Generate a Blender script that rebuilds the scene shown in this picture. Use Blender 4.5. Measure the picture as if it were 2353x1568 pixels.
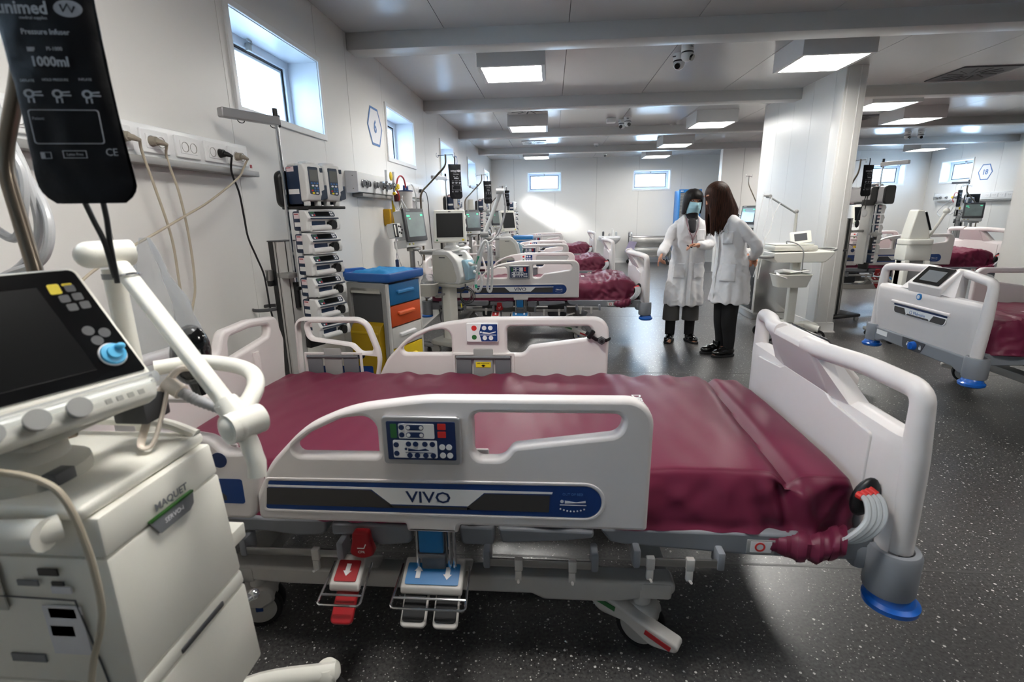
import bpy, bmesh, math, random
from mathutils import Matrix, Vector, Euler
random.seed(7)
scene = bpy.context.scene
for _o in list(bpy.data.objects):
    bpy.data.objects.remove(_o)
COL = scene.collection
PI = math.pi

# ------------------------------------------------------------------ camera
cam_data = bpy.data.cameras.new('camera')
cam_data.sensor_width = 36.0
cam_data.sensor_fit = 'HORIZONTAL'
cam_data.lens = 1155.49 * 36.0 / 2353.0
cam_data.clip_start = 0.02
cam_data.clip_end = 200
cam_data.dof.use_dof = True
cam_data.dof.focus_distance = 3.0
cam_data.dof.aperture_fstop = 4.0
cam = bpy.data.objects.new('camera', cam_data)
COL.objects.link(cam)
_p, _y, _r = 0.248954, -0.0799419, -0.0165643
_fw = Vector((math.sin(_y)*math.cos(_p), math.cos(_y)*math.cos(_p), -math.sin(_p)))
_ri = Vector((math.cos(_y), -math.sin(_y), 0))
_up = _ri.cross(_fw)
_r2 = _ri*math.cos(_r) + _up*math.sin(_r)
_u2 = -_ri*math.sin(_r) + _up*math.cos(_r)
cam.matrix_world = Matrix(((_r2.x, _u2.x, -_fw.x, 0.0), (_r2.y, _u2.y, -_fw.y, 0.0),
                           (_r2.z, _u2.z, -_fw.z, 1.4), (0, 0, 0, 1)))
scene.camera = cam

# ------------------------------------------------------------------ view, sky, sun
vs = scene.view_settings
vs.view_transform = 'Standard'
vs.look = 'None'
vs.exposure = EXPOSURE = 2.22
vs.gamma = 1.0
vs.use_curve_mapping = False
SKY = 7.0
SUNS = 9.0
PANEL = 9.0
world = bpy.data.worlds.new('sky')
scene.world = world
world.use_nodes = True
_bg = world.node_tree.nodes['Background']
_bg.inputs[0].default_value = (0.52, 0.76, 1.0, 1)
_bg.inputs[1].default_value = SKY
sun_data = bpy.data.lights.new('sun', 'SUN')
sun_data.energy = SUNS
sun_data.angle = math.radians(15.0)
sun_data.color = (1.0, 0.95, 0.88)
sun = bpy.data.objects.new('sun', sun_data)
COL.objects.link(sun)
sun.rotation_euler = Vector((1.6, 1.0, -0.78)).to_track_quat('-Z', 'Y').to_euler()
sun.location = (-12, -3, 9)

# ------------------------------------------------------------------ materials
def lin(c):
    return tuple((v/255/12.92 if v/255 <= 0.04045 else ((v/255+0.055)/1.055)**2.4) for v in c)

MATS = {}
def mat(name, rgb, rough=0.5, metal=0.0, spec=0.5, var=0.04, scale=30.0, bump=0.0, bscale=200.0,
        coat=0.0, sheen=0.0, emit=0.0, trans=0.0, alpha=1.0, sss=0.0):
    if name in MATS:
        return MATS[name]
    m = bpy.data.materials.new(name)
    m.use_nodes = True
    nt = m.node_tree
    bs = nt.nodes['Principled BSDF']
    c = lin(rgb)
    tc = nt.nodes.new('ShaderNodeTexCoord')
    nz = nt.nodes.new('ShaderNodeTexNoise')
    nz.inputs['Scale'].default_value = scale
    nz.inputs['Detail'].default_value = 3
    nt.links.new(tc.outputs['Object'], nz.inputs['Vector'])
    mx = nt.nodes.new('ShaderNodeMix')
    mx.data_type = 'RGBA'
    mx.inputs[6].default_value = tuple(v*(1-var) for v in c) + (1,)
    mx.inputs[7].default_value = tuple(min(1, v*(1+var)) for v in c) + (1,)
    nt.links.new(nz.outputs['Fac'], mx.inputs[0])
    nt.links.new(mx.outputs[2], bs.inputs['Base Color'])
    bs.inputs['Roughness'].default_value = rough
    bs.inputs['Metallic'].default_value = metal
    bs.inputs['Specular IOR Level'].default_value = spec
    bs.inputs['Coat Weight'].default_value = coat
    bs.inputs['Sheen Weight'].default_value = sheen
    bs.inputs['Transmission Weight'].default_value = trans
    bs.inputs['Alpha'].default_value = alpha
    if sss:
        bs.inputs['Subsurface Weight'].default_value = sss
        bs.inputs['Subsurface Radius'].default_value = (0.01, 0.004, 0.002)
    if emit:
        nt.links.new(mx.outputs[2], bs.inputs['Emission Color'])
        bs.inputs['Emission Strength'].default_value = emit
    if bump:
        n2 = nt.nodes.new('ShaderNodeTexNoise')
        n2.inputs['Scale'].default_value = bscale
        n2.inputs['Detail'].default_value = 2
        nt.links.new(tc.outputs['Object'], n2.inputs['Vector'])
        bp = nt.nodes.new('ShaderNodeBump')
        bp.inputs['Strength'].default_value = bump
        bp.inputs['Distance'].default_value = 0.01
        nt.links.new(n2.outputs['Fac'], bp.inputs['Height'])
        nt.links.new(bp.outputs['Normal'], bs.inputs['Normal'])
    MATS[name] = m
    return m

def clear_mat(name, rgb, mixfac=0.25, rough=0.05):
    """thin clear film or glass: see-through with a glossy coat"""
    if name in MATS:
        return MATS[name]
    m = bpy.data.materials.new(name)
    m.use_nodes = True
    nt = m.node_tree
    for n in list(nt.nodes):
        nt.nodes.remove(n)
    out = nt.nodes.new('ShaderNodeOutputMaterial')
    tr = nt.nodes.new('ShaderNodeBsdfTransparent')
    c = lin(rgb)
    tr.inputs[0].default_value = c + (1,)
    gl = nt.nodes.new('ShaderNodeBsdfPrincipled')
    gl.inputs['Base Color'].default_value = c + (1,)
    gl.inputs['Roughness'].default_value = rough
    lw = nt.nodes.new('ShaderNodeLayerWeight')
    lw.inputs[0].default_value = 0.3
    mp = nt.nodes.new('ShaderNodeMath')
    mp.operation = 'MULTIPLY_ADD'
    mp.inputs[1].default_value = 0.6
    mp.inputs[2].default_value = mixfac
    mp.use_clamp = True
    nt.links.new(lw.outputs['Fresnel'], mp.inputs[0])
    ms = nt.nodes.new('ShaderNodeMixShader')
    nt.links.new(mp.outputs[0], ms.inputs[0])
    nt.links.new(tr.outputs[0], ms.inputs[1])
    nt.links.new(gl.outputs[0], ms.inputs[2])
    nt.links.new(ms.outputs[0], out.inputs[0])
    MATS[name] = m
    return m

M_WALL = mat('wall panel white', (226, 224, 220), 0.38, var=0.015, scale=3)
M_CEIL = mat('ceiling panel white', (190, 189, 187), 0.22, var=0.01, scale=2)
M_BEAM = mat('beam cover white', (188, 186, 182), 0.35, var=0.01, scale=2)
M_GAP = mat('panel joint grey', (120, 118, 115), 0.8)
M_TRIM = mat('window trim white', (232, 233, 233), 0.35, var=0.01)
M_FRAME = mat('window frame white', (214, 219, 226), 0.3, var=0.01)
M_GASKET = mat('black gasket', (18, 20, 24), 0.5)
M_GLASS = clear_mat('window glass', (250, 252, 255), 0.02, 0.02)
M_LAMP = mat('lamp diffuser', (255, 252, 246), 0.5, var=0.0, emit=PANEL)
M_HOUS = mat('lamp housing white', (205, 203, 201), 0.4, var=0.01)
M_BED = mat('bed plastic white', (224, 218, 216), 0.36, var=0.015, bump=0.03, bscale=600)
M_BEDG = mat('bed plastic grey', (134, 137, 143), 0.42, var=0.03)
M_STEELP = mat('painted steel grey', (104, 106, 110), 0.4, var=0.03)
M_FRAMEW = mat('bed chassis white', (196, 192, 187), 0.4, var=0.02)
M_CHROME = mat('chrome', (215, 216, 218), 0.12, 1.0, var=0.01)
M_ALU = mat('brushed aluminium', (172, 171, 168), 0.34, 1.0, var=0.05)
M_ALUD = mat('dark aluminium', (104, 102, 99), 0.38, 0.9, var=0.05)
M_BRONZE = mat('dull steel tube', (120, 110, 98), 0.3, 1.0, var=0.04)
M_BLACK = mat('black plastic', (20, 21, 23), 0.4)
M_BLACKG = mat('black glossy', (9, 10, 12), 0.12, coat=0.4)
M_RUBBER = mat('rubber dark', (30, 30, 32), 0.7)
M_WHEEL = mat('wheel light grey', (176, 173, 168), 0.5)
M_BLUE = mat('bed blue', (20, 58, 122), 0.38)
M_BLUED = mat('bed navy', (19, 42, 88), 0.4)
M_BLUEB = mat('bumper blue', (18, 96, 190), 0.3, coat=0.3)
M_STICKB = mat('pedal sticker blue', (28, 116, 178), 0.4)
M_RED = mat('handle red', (165, 26, 34), 0.4)
M_DKGREY = mat('strip dark grey', (62, 60, 60), 0.5)
M_SILVER = mat('silver plastic', (180, 180, 182), 0.3, 0.6)
M_WHITE = mat('print white', (238, 238, 238), 0.5, var=0.0)
M_PRINTG = mat('print grey', (120, 122, 126), 0.5)
M_GREEN = mat('key green', (44, 110, 58), 0.5)
M_REDP = mat('print red', (214, 48, 44), 0.5)
M_YEL = mat('sticker yellow', (240, 216, 40), 0.5)
M_HEX = mat('sign blue', (64, 110, 170), 0.5)
M_HEXL = mat('sign film', (226, 226, 230), 0.5)
M_SKIN = mat('skin', (205, 150, 122), 0.5, var=0.06, scale=60, sss=0.15)
M_CREAM = mat('ventilator cream', (238, 236, 226), 0.36, var=0.015)
M_CREAMD = mat('ventilator cream grey', (192, 190, 181), 0.42, var=0.02)
M_GREYP = mat('grey plastic', (150, 150, 148), 0.45)
M_GREYD = mat('dark grey plastic', (78, 79, 82), 0.45)
M_STEEL = mat('stainless steel', (190, 190, 188), 0.25, 1.0, var=0.06, scale=8)
M_NAVY = mat('pump navy', (28, 46, 74), 0.38)
M_PUMPW = mat('pump white', (222, 222, 220), 0.36, var=0.01)
M_SCREEN = mat('dark screen', (12, 13, 15), 0.3, spec=0.15)
M_CABLE = mat('beige cable', (182, 172, 152), 0.5)
M_PAPER = mat('paper', (236, 235, 232), 0.7)
M_CARTB = mat('cart blue', (34, 96, 172), 0.4)
M_CARTL = mat('drawer blue', (26, 112, 170), 0.42)
M_CARTO = mat('drawer orange', (214, 84, 34), 0.42)
M_CARTY = mat('drawer yellow', (226, 194, 20), 0.42)
M_CARTW = mat('cart white', (216, 214, 210), 0.4)
M_PADB = mat('blue paper drape', (40, 148, 214), 0.7, bump=0.2, bscale=40)
M_AQUA = mat('clear aqua', (150, 190, 208), 0.15, alpha=0.75)
M_TUBE = mat('clear tubing', (222, 226, 228), 0.25, alpha=0.72)
M_GREENC = mat('tube green', (60, 190, 150), 0.4)
M_FILM = clear_mat('plastic film', (244, 246, 248), 0.10, 0.12)
M_HOSEG = mat('grey hose', (168, 168, 170), 0.5)

def maroon():
    m = mat('maroon cover', (110, 38, 63), 0.42, var=0.05, scale=6, spec=0.3, bump=0.06, bscale=700)
    return m
M_MAR = maroon()

# ------------------------------------------------------------------ mesh helpers
def link(name, data, material=None, parent=None, loc=None, rot=None):
    o = bpy.data.objects.new(name, data)
    COL.objects.link(o)
    if material is not None and data is not None:
        data.materials.clear()
        data.materials.append(material)
    if parent is not None:
        o.parent = parent
    if loc is not None:
        o.location = loc
    if rot is not None:
        o.rotation_euler = rot
    return o

def tag(o, label, cat, group=None):
    o['label'] = label
    o['category'] = cat
    if group:
        o['group'] = group
    return o

def thing(name, label, cat, loc=(0, 0, 0), rz=0.0, group=None):
    o = link(name, None, None, None, loc, (0, 0, rz))
    o.empty_display_size = 0.05
    return tag(o, label, cat, group)

def copy_tree(o, parent=None):
    c = o.copy()
    COL.objects.link(c)
    if parent is not None:
        c.parent = parent
    for ch in list(o.children):
        copy_tree(ch, c)
    return c

def rp(pts, n=6):
    """polygon with rounded corners: (x, y, r)"""
    out = []
    k = len(pts)
    for i in range(k):
        p = Vector(pts[i][:2]); r = pts[i][2] if len(pts[i]) > 2 else 0
        a = Vector(pts[i-1][:2]); b = Vector(pts[(i+1) % k][:2])
        if r <= 0:
            out.append((p.x, p.y)); continue
        u = (a-p); v = (b-p); lu, lv = u.length, v.length
        u /= lu; v /= lv
        ang = math.acos(max(-1, min(1, u.dot(v))))
        d = min(r/math.tan(ang/2), lu*0.49, lv*0.49)
        rr = d*math.tan(ang/2)
        c = p + (u+v).normalized()*(rr/math.sin(ang/2))
        s = p+u*d-c; e = p+v*d-c
        a0 = math.atan2(s.y, s.x); a1 = math.atan2(e.y, e.x)
        da = (a1-a0+PI) % (2*PI)-PI
        for j in range(n+1):
            t = a0+da*j/n
            out.append((c.x+rr*math.cos(t), c.y+rr*math.sin(t)))
    return out

def rrect(x0, y0, x1, y1, r, n=5):
    return rp([(x0, y0, r), (x1, y0, r), (x1, y1, r), (x0, y1, r)], n)

def ell(cx, cy, rx, ry=None, n=24):
    ry = rx if ry is None else ry
    return [(cx+rx*math.cos(2*PI*i/n), cy+ry*math.sin(2*PI*i/n)) for i in range(n)]

def spline(pts, n=8, closed=False):
    """Catmull-Rom through the points"""
    P = [Vector(p) for p in pts]
    k = len(P); out = []
    rng = range(k) if closed else range(k-1)
    for i in rng:
        p0 = P[(i-1) % k] if closed or i > 0 else P[0]*2-P[1]
        p1 = P[i]; p2 = P[(i+1) % k]
        p3 = P[(i+2) % k] if closed or i+2 < k else P[-1]*2-P[-2]
        for j in range(n):
            t = j/n
            out.append(0.5*((2*p1)+(p2-p0)*t+(2*p0-5*p1+4*p2-p3)*t*t+(3*p1-p0-3*p2+p3)*t**3))
    if not closed:
        out.append(P[-1])
    return out

def fillet(pts, r, n=5):
    """3D polyline with rounded corners"""
    P = [Vector(p) for p in pts]; out = [P[0]]
    for i in range(1, len(P)-1):
        u = (P[i-1]-P[i]); v = (P[i+1]-P[i])
        d = min(r, u.length*0.49, v.length*0.49)
        a = P[i]+u.normalized()*d; b = P[i]+v.normalized()*d
        for j in range(n+1):
            t = j/n
            out.append(a*(1-t)**2+P[i]*2*t*(1-t)+b*t*t)
    out.append(P[-1])
    return out

def curve_mesh(splines, depth, bevel=0.0, res=2):
    cu = bpy.data.curves.new('c', 'CURVE')
    cu.dimensions = '2D'
    cu.fill_mode = 'BOTH'
    for o in splines:
        s = cu.splines.new('POLY')
        s.points.add(len(o)-1)
        for p, q in zip(s.points, o):
            p.co = (q[0], q[1], 0, 1)
        s.use_cyclic_u = True
    bevel = min(bevel, depth/2*0.999)
    cu.extrude = max(depth/2-bevel, 0)
    cu.bevel_depth = bevel
    cu.bevel_resolution = res
    cu.offset = -bevel
    ob = bpy.data.objects.new('c', cu)
    me = bpy.data.meshes.new_from_object(ob)
    bpy.data.objects.remove(ob)
    bpy.data.curves.remove(cu)
    return me

class B:
    """collects shapes into one mesh"""
    def __init__(s, M=None):
        s.bm = bmesh.new(); s.M = M or Matrix.Identity(4)
    def _add(s, bm2, M=None):
        me = bpy.data.meshes.new('t')
        bm2.to_mesh(me); bm2.free()
        me.transform(s.M @ M if M is not None else s.M)
        s.bm.from_mesh(me)
        bpy.data.meshes.remove(me)
        return s
    def mesh(s, me, M=None):
        me.transform(s.M @ M if M is not None else s.M)
        s.bm.from_mesh(me)
        bpy.data.meshes.remove(me)
        return s
    def box(s, c, d, bev=0.0, seg=2, rot=None):
        bm = bmesh.new()
        bmesh.ops.create_cube(bm, size=1)
        for v in bm.verts:
            v.co = Vector((v.co.x*d[0], v.co.y*d[1], v.co.z*d[2]))
        if bev:
            bmesh.ops.bevel(bm, geom=bm.edges[:], offset=min(bev, min(d)*0.49), segments=seg, affect='EDGES', profile=0.5)
        M = Matrix.Translation(c)
        if rot is not None:
            M = M @ (rot if isinstance(rot, Matrix) else Euler(rot).to_matrix().to_4x4())
        return s._add(bm, M)
    def b2(s, a, b, bev=0.0, seg=2):
        return s.box([(a[i]+b[i])/2 for i in range(3)], [abs(b[i]-a[i]) for i in range(3)], bev, seg)
    def cyl(s, p0, p1, r, r1=None, n=16):
        p0 = Vector(p0); p1 = Vector(p1); r1 = r if r1 is None else r1
        d = p1-p0
        bm = bmesh.new()
        bmesh.ops.create_cone(bm, cap_ends=True, segments=n, radius1=r, radius2=r1, depth=d.length)
        return s._add(bm, Matrix.Translation((p0+p1)/2) @ d.to_track_quat('Z', 'Y').to_matrix().to_4x4())
    def sph(s, c, r, n=14, rot=None):
        r = (r, r, r) if isinstance(r, (int, float)) else r
        bm = bmesh.new()
        bmesh.ops.create_uvsphere(bm, u_segments=n, v_segments=max(6, n*2//3), radius=1)
        M = Matrix.Translation(c)
        if rot is not None:
            M = M @ Euler(rot).to_matrix().to_4x4()
        return s._add(bm, M @ Matrix.Diagonal((r[0], r[1], r[2], 1)))
    def tube(s, pts, r, n=10, closed=False, flat=None):
        P = [Vector(p) for p in pts]; k = len(P)
        R = r if isinstance(r, (list, tuple)) else [r]*k
        bm = bmesh.new(); rings = []
        t = (P[1]-P[0]).normalized()
        up = Vector((0, 0, 1)) if abs(t.z) < 0.9 else Vector((1, 0, 0))
        u = (up-t*up.dot(t)).normalized()
        for i in range(k):
            if closed:
                tn = (P[(i+1) % k]-P[i-1])
            elif i == 0:
                tn = P[1]-P[0]
            elif i == k-1:
                tn = P[-1]-P[-2]
            else:
                tn = (P[i+1]-P[i]).normalized()+(P[i]-P[i-1]).normalized()
            if tn.length < 1e-9:
                tn = t
            tn = tn.normalized()
            u = (u-tn*u.dot(tn))
            u = u.normalized() if u.length > 1e-6 else tn.orthogonal().normalized()
            w = tn.cross(u)
            rx = R[i]; ry = R[i]*(flat if flat else 1)
            rings.append([bm.verts.new(P[i]+u*(rx*math.cos(2*PI*j/n))+w*(ry*math.sin(2*PI*j/n))) for j in range(n)])
            t = tn
        for i in range(k if closed else k-1):
            a, b = rings[i], rings[(i+1) % k]
            for j in range(n):
                bm.faces.new((a[j], a[(j+1) % n], b[(j+1) % n], b[j]))
        if not closed:
            bm.faces.new(rings[0][::-1]); bm.faces.new(rings[-1])
        bmesh.ops.recalc_face_normals(bm, faces=bm.faces[:])
        return s._add(bm)
    def lathe(s, prof, c=(0, 0, 0), axis=(0, 0, 1), n=24):
        bm = bmesh.new(); rings = []
        for r, z in prof:
            rings.append([bm.verts.new((r*math.cos(2*PI*j/n), r*math.sin(2*PI*j/n), z)) for j in range(n)] if r > 1e-6 else [bm.verts.new((0, 0, z))])
        for a, b in zip(rings, rings[1:]):
            for j in range(n):
                q = [a[j % len(a)], a[(j+1) % len(a)], b[(j+1) % len(b)], b[j % len(b)]]
                q2 = []
                for v in q:
                    if v not in q2:
                        q2.append(v)
                if len(q2) > 2:
                    bm.faces.new(q2)
        bmesh.ops.recalc_face_normals(bm, faces=bm.faces[:])
        return s._add(bm, Matrix.Translation(c) @ Vector(axis).to_track_quat('Z', 'Y').to_matrix().to_4x4())
    def shape(s, splines, depth, bev=0.0, M=None, res=2):
        return s.mesh(curve_mesh(splines, depth, bev, res), M)
    def grid(s, f, nu, nv, cu=False, cv=False):
        bm = bmesh.new()
        V = [[bm.verts.new(f(i/(nu if cu else nu-1), j/(nv if cv else nv-1))) for j in range(nv)] for i in range(nu)]
        for i in range(nu if cu else nu-1):
            for j in range(nv if cv else nv-1):
                bm.faces.new((V[i][j], V[(i+1) % nu][j], V[(i+1) % nu][(j+1) % nv], V[i][(j+1) % nv]))
        bmesh.ops.recalc_face_normals(bm, faces=bm.faces[:])
        return s._add(bm)
    def done(s, name, material, parent=None, smooth=35, loc=None, rot=None):
        me = bpy.data.meshes.new(name)
        s.bm.to_mesh(me); s.bm.free()
        if smooth:
            me.shade_smooth()
            me.set_sharp_from_angle(angle=math.radians(smooth))
        return link(name, me, material, parent, loc, rot)

def frame(o, x, y):
    """matrix whose local XY plane is spanned by x and y at o"""
    x = Vector(x).normalized(); y = Vector(y)
    z = x.cross(y).normalized(); y = z.cross(x)
    return Matrix(((x.x, y.x, z.x, o[0]), (x.y, y.y, z.y, o[1]), (x.z, y.z, z.z, o[2]), (0, 0, 0, 1)))

def text(s, size, material, parent, M, name='lettering', align='CENTER', depth=0.0012, bold=0.0, sx=1.0):
    cu = bpy.data.curves.new('t', 'FONT')
    cu.body = s; cu.size = size; cu.align_x = align; cu.align_y = 'CENTER'
    cu.extrude = depth/2; cu.offset = bold; cu.resolution_u = 2
    ob = bpy.data.objects.new('t', cu)
    me = bpy.data.meshes.new_from_object(ob)
    bpy.data.objects.remove(ob); bpy.data.curves.remove(cu)
    me.transform(M @ Matrix.Diagonal((sx, 1, 1, 1)))
    me.name = name
    return link(name, me, material, parent)

def structure(o):
    o['kind'] = 'structure'
    return o
# ================================================================== the room
XL, XR, YB, YF, ZC = -1.654, 9.75, -3.24, 14.5, 2.8224
ZB = 2.696                     # underside of the beams
MOD = 2.53
def mY(k):
    return 1.82+MOD*k

# floor -------------------------------------------------------------
def floor_mat():
    m = bpy.data.materials.new('speckled vinyl')
    m.use_nodes = True
    nt = m.node_tree
    bs = nt.nodes['Principled BSDF']
    tc = nt.nodes.new('ShaderNodeTexCoord')
    nz = nt.nodes.new('ShaderNodeTexNoise'); nz.inputs['Scale'].default_value = 90; nz.inputs['Detail'].default_value = 6
    nt.links.new(tc.outputs['Object'], nz.inputs['Vector'])
    rampb = nt.nodes.new('ShaderNodeValToRGB')
    rampb.color_ramp.elements[0].color = lin((52, 51, 51))+(1,); rampb.color_ramp.elements[0].position = 0.3
    rampb.color_ramp.elements[1].color = lin((98, 96, 95))+(1,); rampb.color_ramp.elements[1].position = 0.75
    nt.links.new(nz.outputs['Fac'], rampb.inputs[0])
    prev = rampb.outputs[0]
    for sc, th, col in ((55, 0.17, (232, 230, 226)), (120, 0.20, (196, 192, 188)), (150, 0.18, (26, 26, 27))):
        vo = nt.nodes.new('ShaderNodeTexVoronoi'); vo.inputs['Scale'].default_value = sc
        vo.inputs['Randomness'].default_value = 1.0
        nt.links.new(tc.outputs['Object'], vo.inputs['Vector'])
        # a cell shows its fleck only when its random colour is high
        sep = nt.nodes.new('ShaderNodeSeparateColor')
        nt.links.new(vo.outputs['Color'], sep.inputs[0])
        gt = nt.nodes.new('ShaderNodeMath'); gt.operation = 'GREATER_THAN'; gt.inputs[1].default_value = 0.55
        nt.links.new(sep.outputs[0], gt.inputs[0])
        sz = nt.nodes.new('ShaderNodeMath'); sz.operation = 'MULTIPLY'; sz.inputs[1].default_value = th*1.6
        nt.links.new(sep.outputs[1], sz.inputs[0])
        lt = nt.nodes.new('ShaderNodeMath'); lt.operation = 'LESS_THAN'
        nt.links.new(vo.outputs['Distance'], lt.inputs[0]); nt.links.new(sz.outputs[0], lt.inputs[1])
        mu = nt.nodes.new('ShaderNodeMath'); mu.operation = 'MULTIPLY'
        nt.links.new(lt.outputs[0], mu.inputs[0]); nt.links.new(gt.outputs[0], mu.inputs[1])
        mx = nt.nodes.new('ShaderNodeMix'); mx.data_type = 'RGBA'
        mx.inputs[7].default_value = lin(col)+(1,)
        nt.links.new(mu.outputs[0], mx.inputs[0]); nt.links.new(prev, mx.inputs[6])
        prev = mx.outputs[2]
    nt.links.new(prev, bs.inputs['Base Color'])
    bs.inputs['Roughness'].default_value = 0.32
    bs.inputs['Specular IOR Level'].default_value = 0.6
    bs.inputs['Coat Weight'].default_value = 0.2
    bs.inputs['Coat Roughness'].default_value = 0.3
    bp = nt.nodes.new('ShaderNodeBump'); bp.inputs['Strength'].default_value = 0.12; bp.inputs['Distance'].default_value = 0.004
    n2 = nt.nodes.new('ShaderNodeTexNoise'); n2.inputs['Scale'].default_value = 60
    nt.links.new(tc.outputs['Object'], n2.inputs['Vector'])
    nt.links.new(n2.outputs['Fac'], bp.inputs['Height']); nt.links.new(bp.outputs['Normal'], bs.inputs['Normal'])
    return m
floor = structure(B().b2((XL-0.3, YB-0.3, -0.1), (XR+0.3, YF+0.3, 0.0)).done('floor', floor_mat(), smooth=0))
# welded seams of the vinyl, a little lighter
M_SEAM = mat('vinyl weld', (96, 95, 94), 0.4)
for k in range(-1, 6):
    B().b2((XL, mY(k)+0.0, 0.0), (XR, mY(k)+0.012, 0.0006)).done('seam', M_SEAM, floor, smooth=0)

# ceiling: a backing slab and panels with open joints, bay by bay -----
ceil = structure(B().b2((XL-0.3, YB-0.3, ZC+0.012), (XR+0.3, YF+0.3, ZC+0.12)).done('ceiling', M_GAP, smooth=0))
cxs = [XL] + [-0.85+0.98*i for i in range(12)] + [XR]
_pan = {}
for k in range(-2, 6):
    ya = max(mY(k)+0.05, YB); yb = min(mY(k+1)+0.05, YF)
    if k == 5:
        continue
    if k == 4:
        yb = YF
    for a, b in zip(cxs, cxs[1:]):
        B().b2((a+0.0025, ya, ZC), (b-0.0025, yb, ZC+0.012)).done('panel', M_CEIL, ceil, smooth=0)

# beams between the modules ------------------------------------------
for n, yb in enumerate([mY(k)+0.05 for k in range(-1, 5)]):
    t = structure(B().b2((XL, yb, ZB), (XR, yb+0.215, ZC+0.005), 0.006).done('trim_%d' % (n+1), M_BEAM))

# walls ---------------------------------------------------------------
WIN_Z = (1.975, 2.455)
def wall(name, origin, ux, length, nrm, joints, wins, thick=0.28, z1=ZC+0.05):
    """slab with window openings plus proud panels; s runs along ux, panels face nrm"""
    o = Vector(origin); u = Vector(ux); n = Vector(nrm)
    def bx(b, s0, s1, za, zb, d0, d1):
        a = o+u*s0+n*d0; c = o+u*s1+n*d1
        b.b2((a.x, a.y, za), (c.x, c.y, zb))
    cuts = sorted(wins)
    b = B(); s = 0.0
    for w0, w1 in cuts:
        bx(b, s, w0, 0, z1, -thick, -0.008)
        bx(b, w0, w1, 0, WIN_Z[0], -thick, -0.008)
        bx(b, w0, w1, WIN_Z[1], z1, -thick, -0.008)
        s = w1
    bx(b, s, length, 0, z1, -thick, -0.008)
    w = structure(b.done(name, M_GAP, smooth=0))
    for s0, s1 in zip(joints, joints[1:]):
        b = B()
        ww = [q for q in cuts if q[0] < s1 and q[1] > s0]
        e = 0.0022
        p = s0+e
        for w0, w1 in ww:
            if w0 > p:
                bx(b, p, w0, 0, z1, -0.008, 0)
            bx(b, max(p, w0), min(w1, s1-e), 0, WIN_Z[0], -0.008, 0)
            bx(b, max(p, w0), min(w1, s1-e), WIN_Z[1], z1, -0.008, 0)
            p = min(w1, s1-e)
        if p < s1-e:
            bx(b, p, s1-e, 0, z1, -0.008, 0)
        b.done('panel', M_WALL, w, smooth=0)
    return w

_win = [0]
def window(origin, ux, nrm, w0, w1, sash=True):
    """lined reveal, trim, sash, gasket, pane, latch"""
    _win[0] += 1
    o = Vector(origin); u = Vector(ux); n = Vector(nrm)
    z0, z1 = WIN_Z
    W = w1-w0; H = z1-z0
    # local frame: x along the wall, y up, z out of the wall into the room
    M = frame((o+u*w0)+Vector((0, 0, z0)), u, (0, 0, 1))
    sgn = 1 if M.to_3x3().col[2].dot(n) > 0 else -1
    def Z(d):
        return d*sgn
    b = B(M)
    b.shape([rrect(-0.035, -0.04, W+0.035, H+0.035, 0.004), rrect(0.0, 0.0, W, H, 0.004)], 0.016, 0.003, Matrix.Translation((0, 0, Z(0.006))))
    t = structure(b.done('window_%d' % _win[0], M_TRIM))
    d = 0.21
    b = B(M)
    b.b2((-0.01, -0.01, Z(-0.28)), (0.004, H+0.01, Z(0)))
    b.b2((W-0.004, -0.01, Z(-0.28)), (W+0.01, H+0.01, Z(0)))
    b.b2((0, -0.01, Z(-0.28)), (W, 0.004, Z(0)))
    b.b2((0, H-0.004, Z(-0.28)), (W, H+0.01, Z(0)))
    b.done('reveal', M_FRAME, t, smooth=0)
    B(M).shape([rrect(0, 0, W, H, 0.003), rrect(0.055, 0.055, W-0.055, H-0.055, 0.003)], 0.05, 0.004, Matrix.Translation((0, 0, Z(-d-0.025)))).done('window_frame', M_FRAME, t)
    B(M).shape([rrect(0.055, 0.055, W-0.055, H-0.055, 0.003), rrect(0.068, 0.068, W-0.068, H-0.068, 0.003)], 0.03, 0, Matrix.Translation((0, 0, Z(-d-0.03)))).done('gasket', M_GASKET, t, smooth=0)
    B(M).shape([rrect(0.068, 0.068, W-0.068, H-0.068, 0.003), rrect(0.085, 0.085, W-0.085, H-0.085, 0.003)], 0.03, 0.003, Matrix.Translation((0, 0, Z(-d-0.035)))).done('sash', M_FRAME, t)
    B(M).b2((0.08, 0.08, Z(-d-0.034)), (W-0.08, H-0.08, Z(-d-0.040))).done('pane', M_GLASS, t, smooth=0)
    b = B(M)
    b.box((W*0.5, H-0.045, Z(-d+0.015)), (0.03, 0.045, 0.03), 0.006)
    b.tube([(W*0.5-0.035, H-0.012, Z(-d+0.03)), (W*0.5, H-0.015, Z(-d+0.035)), (W*0.5+0.01, H-0.03, Z(-d+0.03))], 0.006, 8)
    b.done('latch', M_GREYP, t)
    # daylight guide for the renderer: a portal that gives no light of its own
    ld = bpy.data.lights.new('window_portal', 'AREA')
    ld.shape = 'RECTANGLE'; ld.size = W; ld.size_y = H
    ld.cycles.is_portal = True
    lo = bpy.data.objects.new('window_portal', ld); COL.objects.link(lo)
    c = M @ Vector((W/2, H/2, Z(-0.29)))
    lo.location = c
    lo.rotation_euler = n.to_track_quat('-Z', 'Y').to_euler() if False else (-n).to_track_quat('Z', 'Y').to_euler()
    return t

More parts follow.
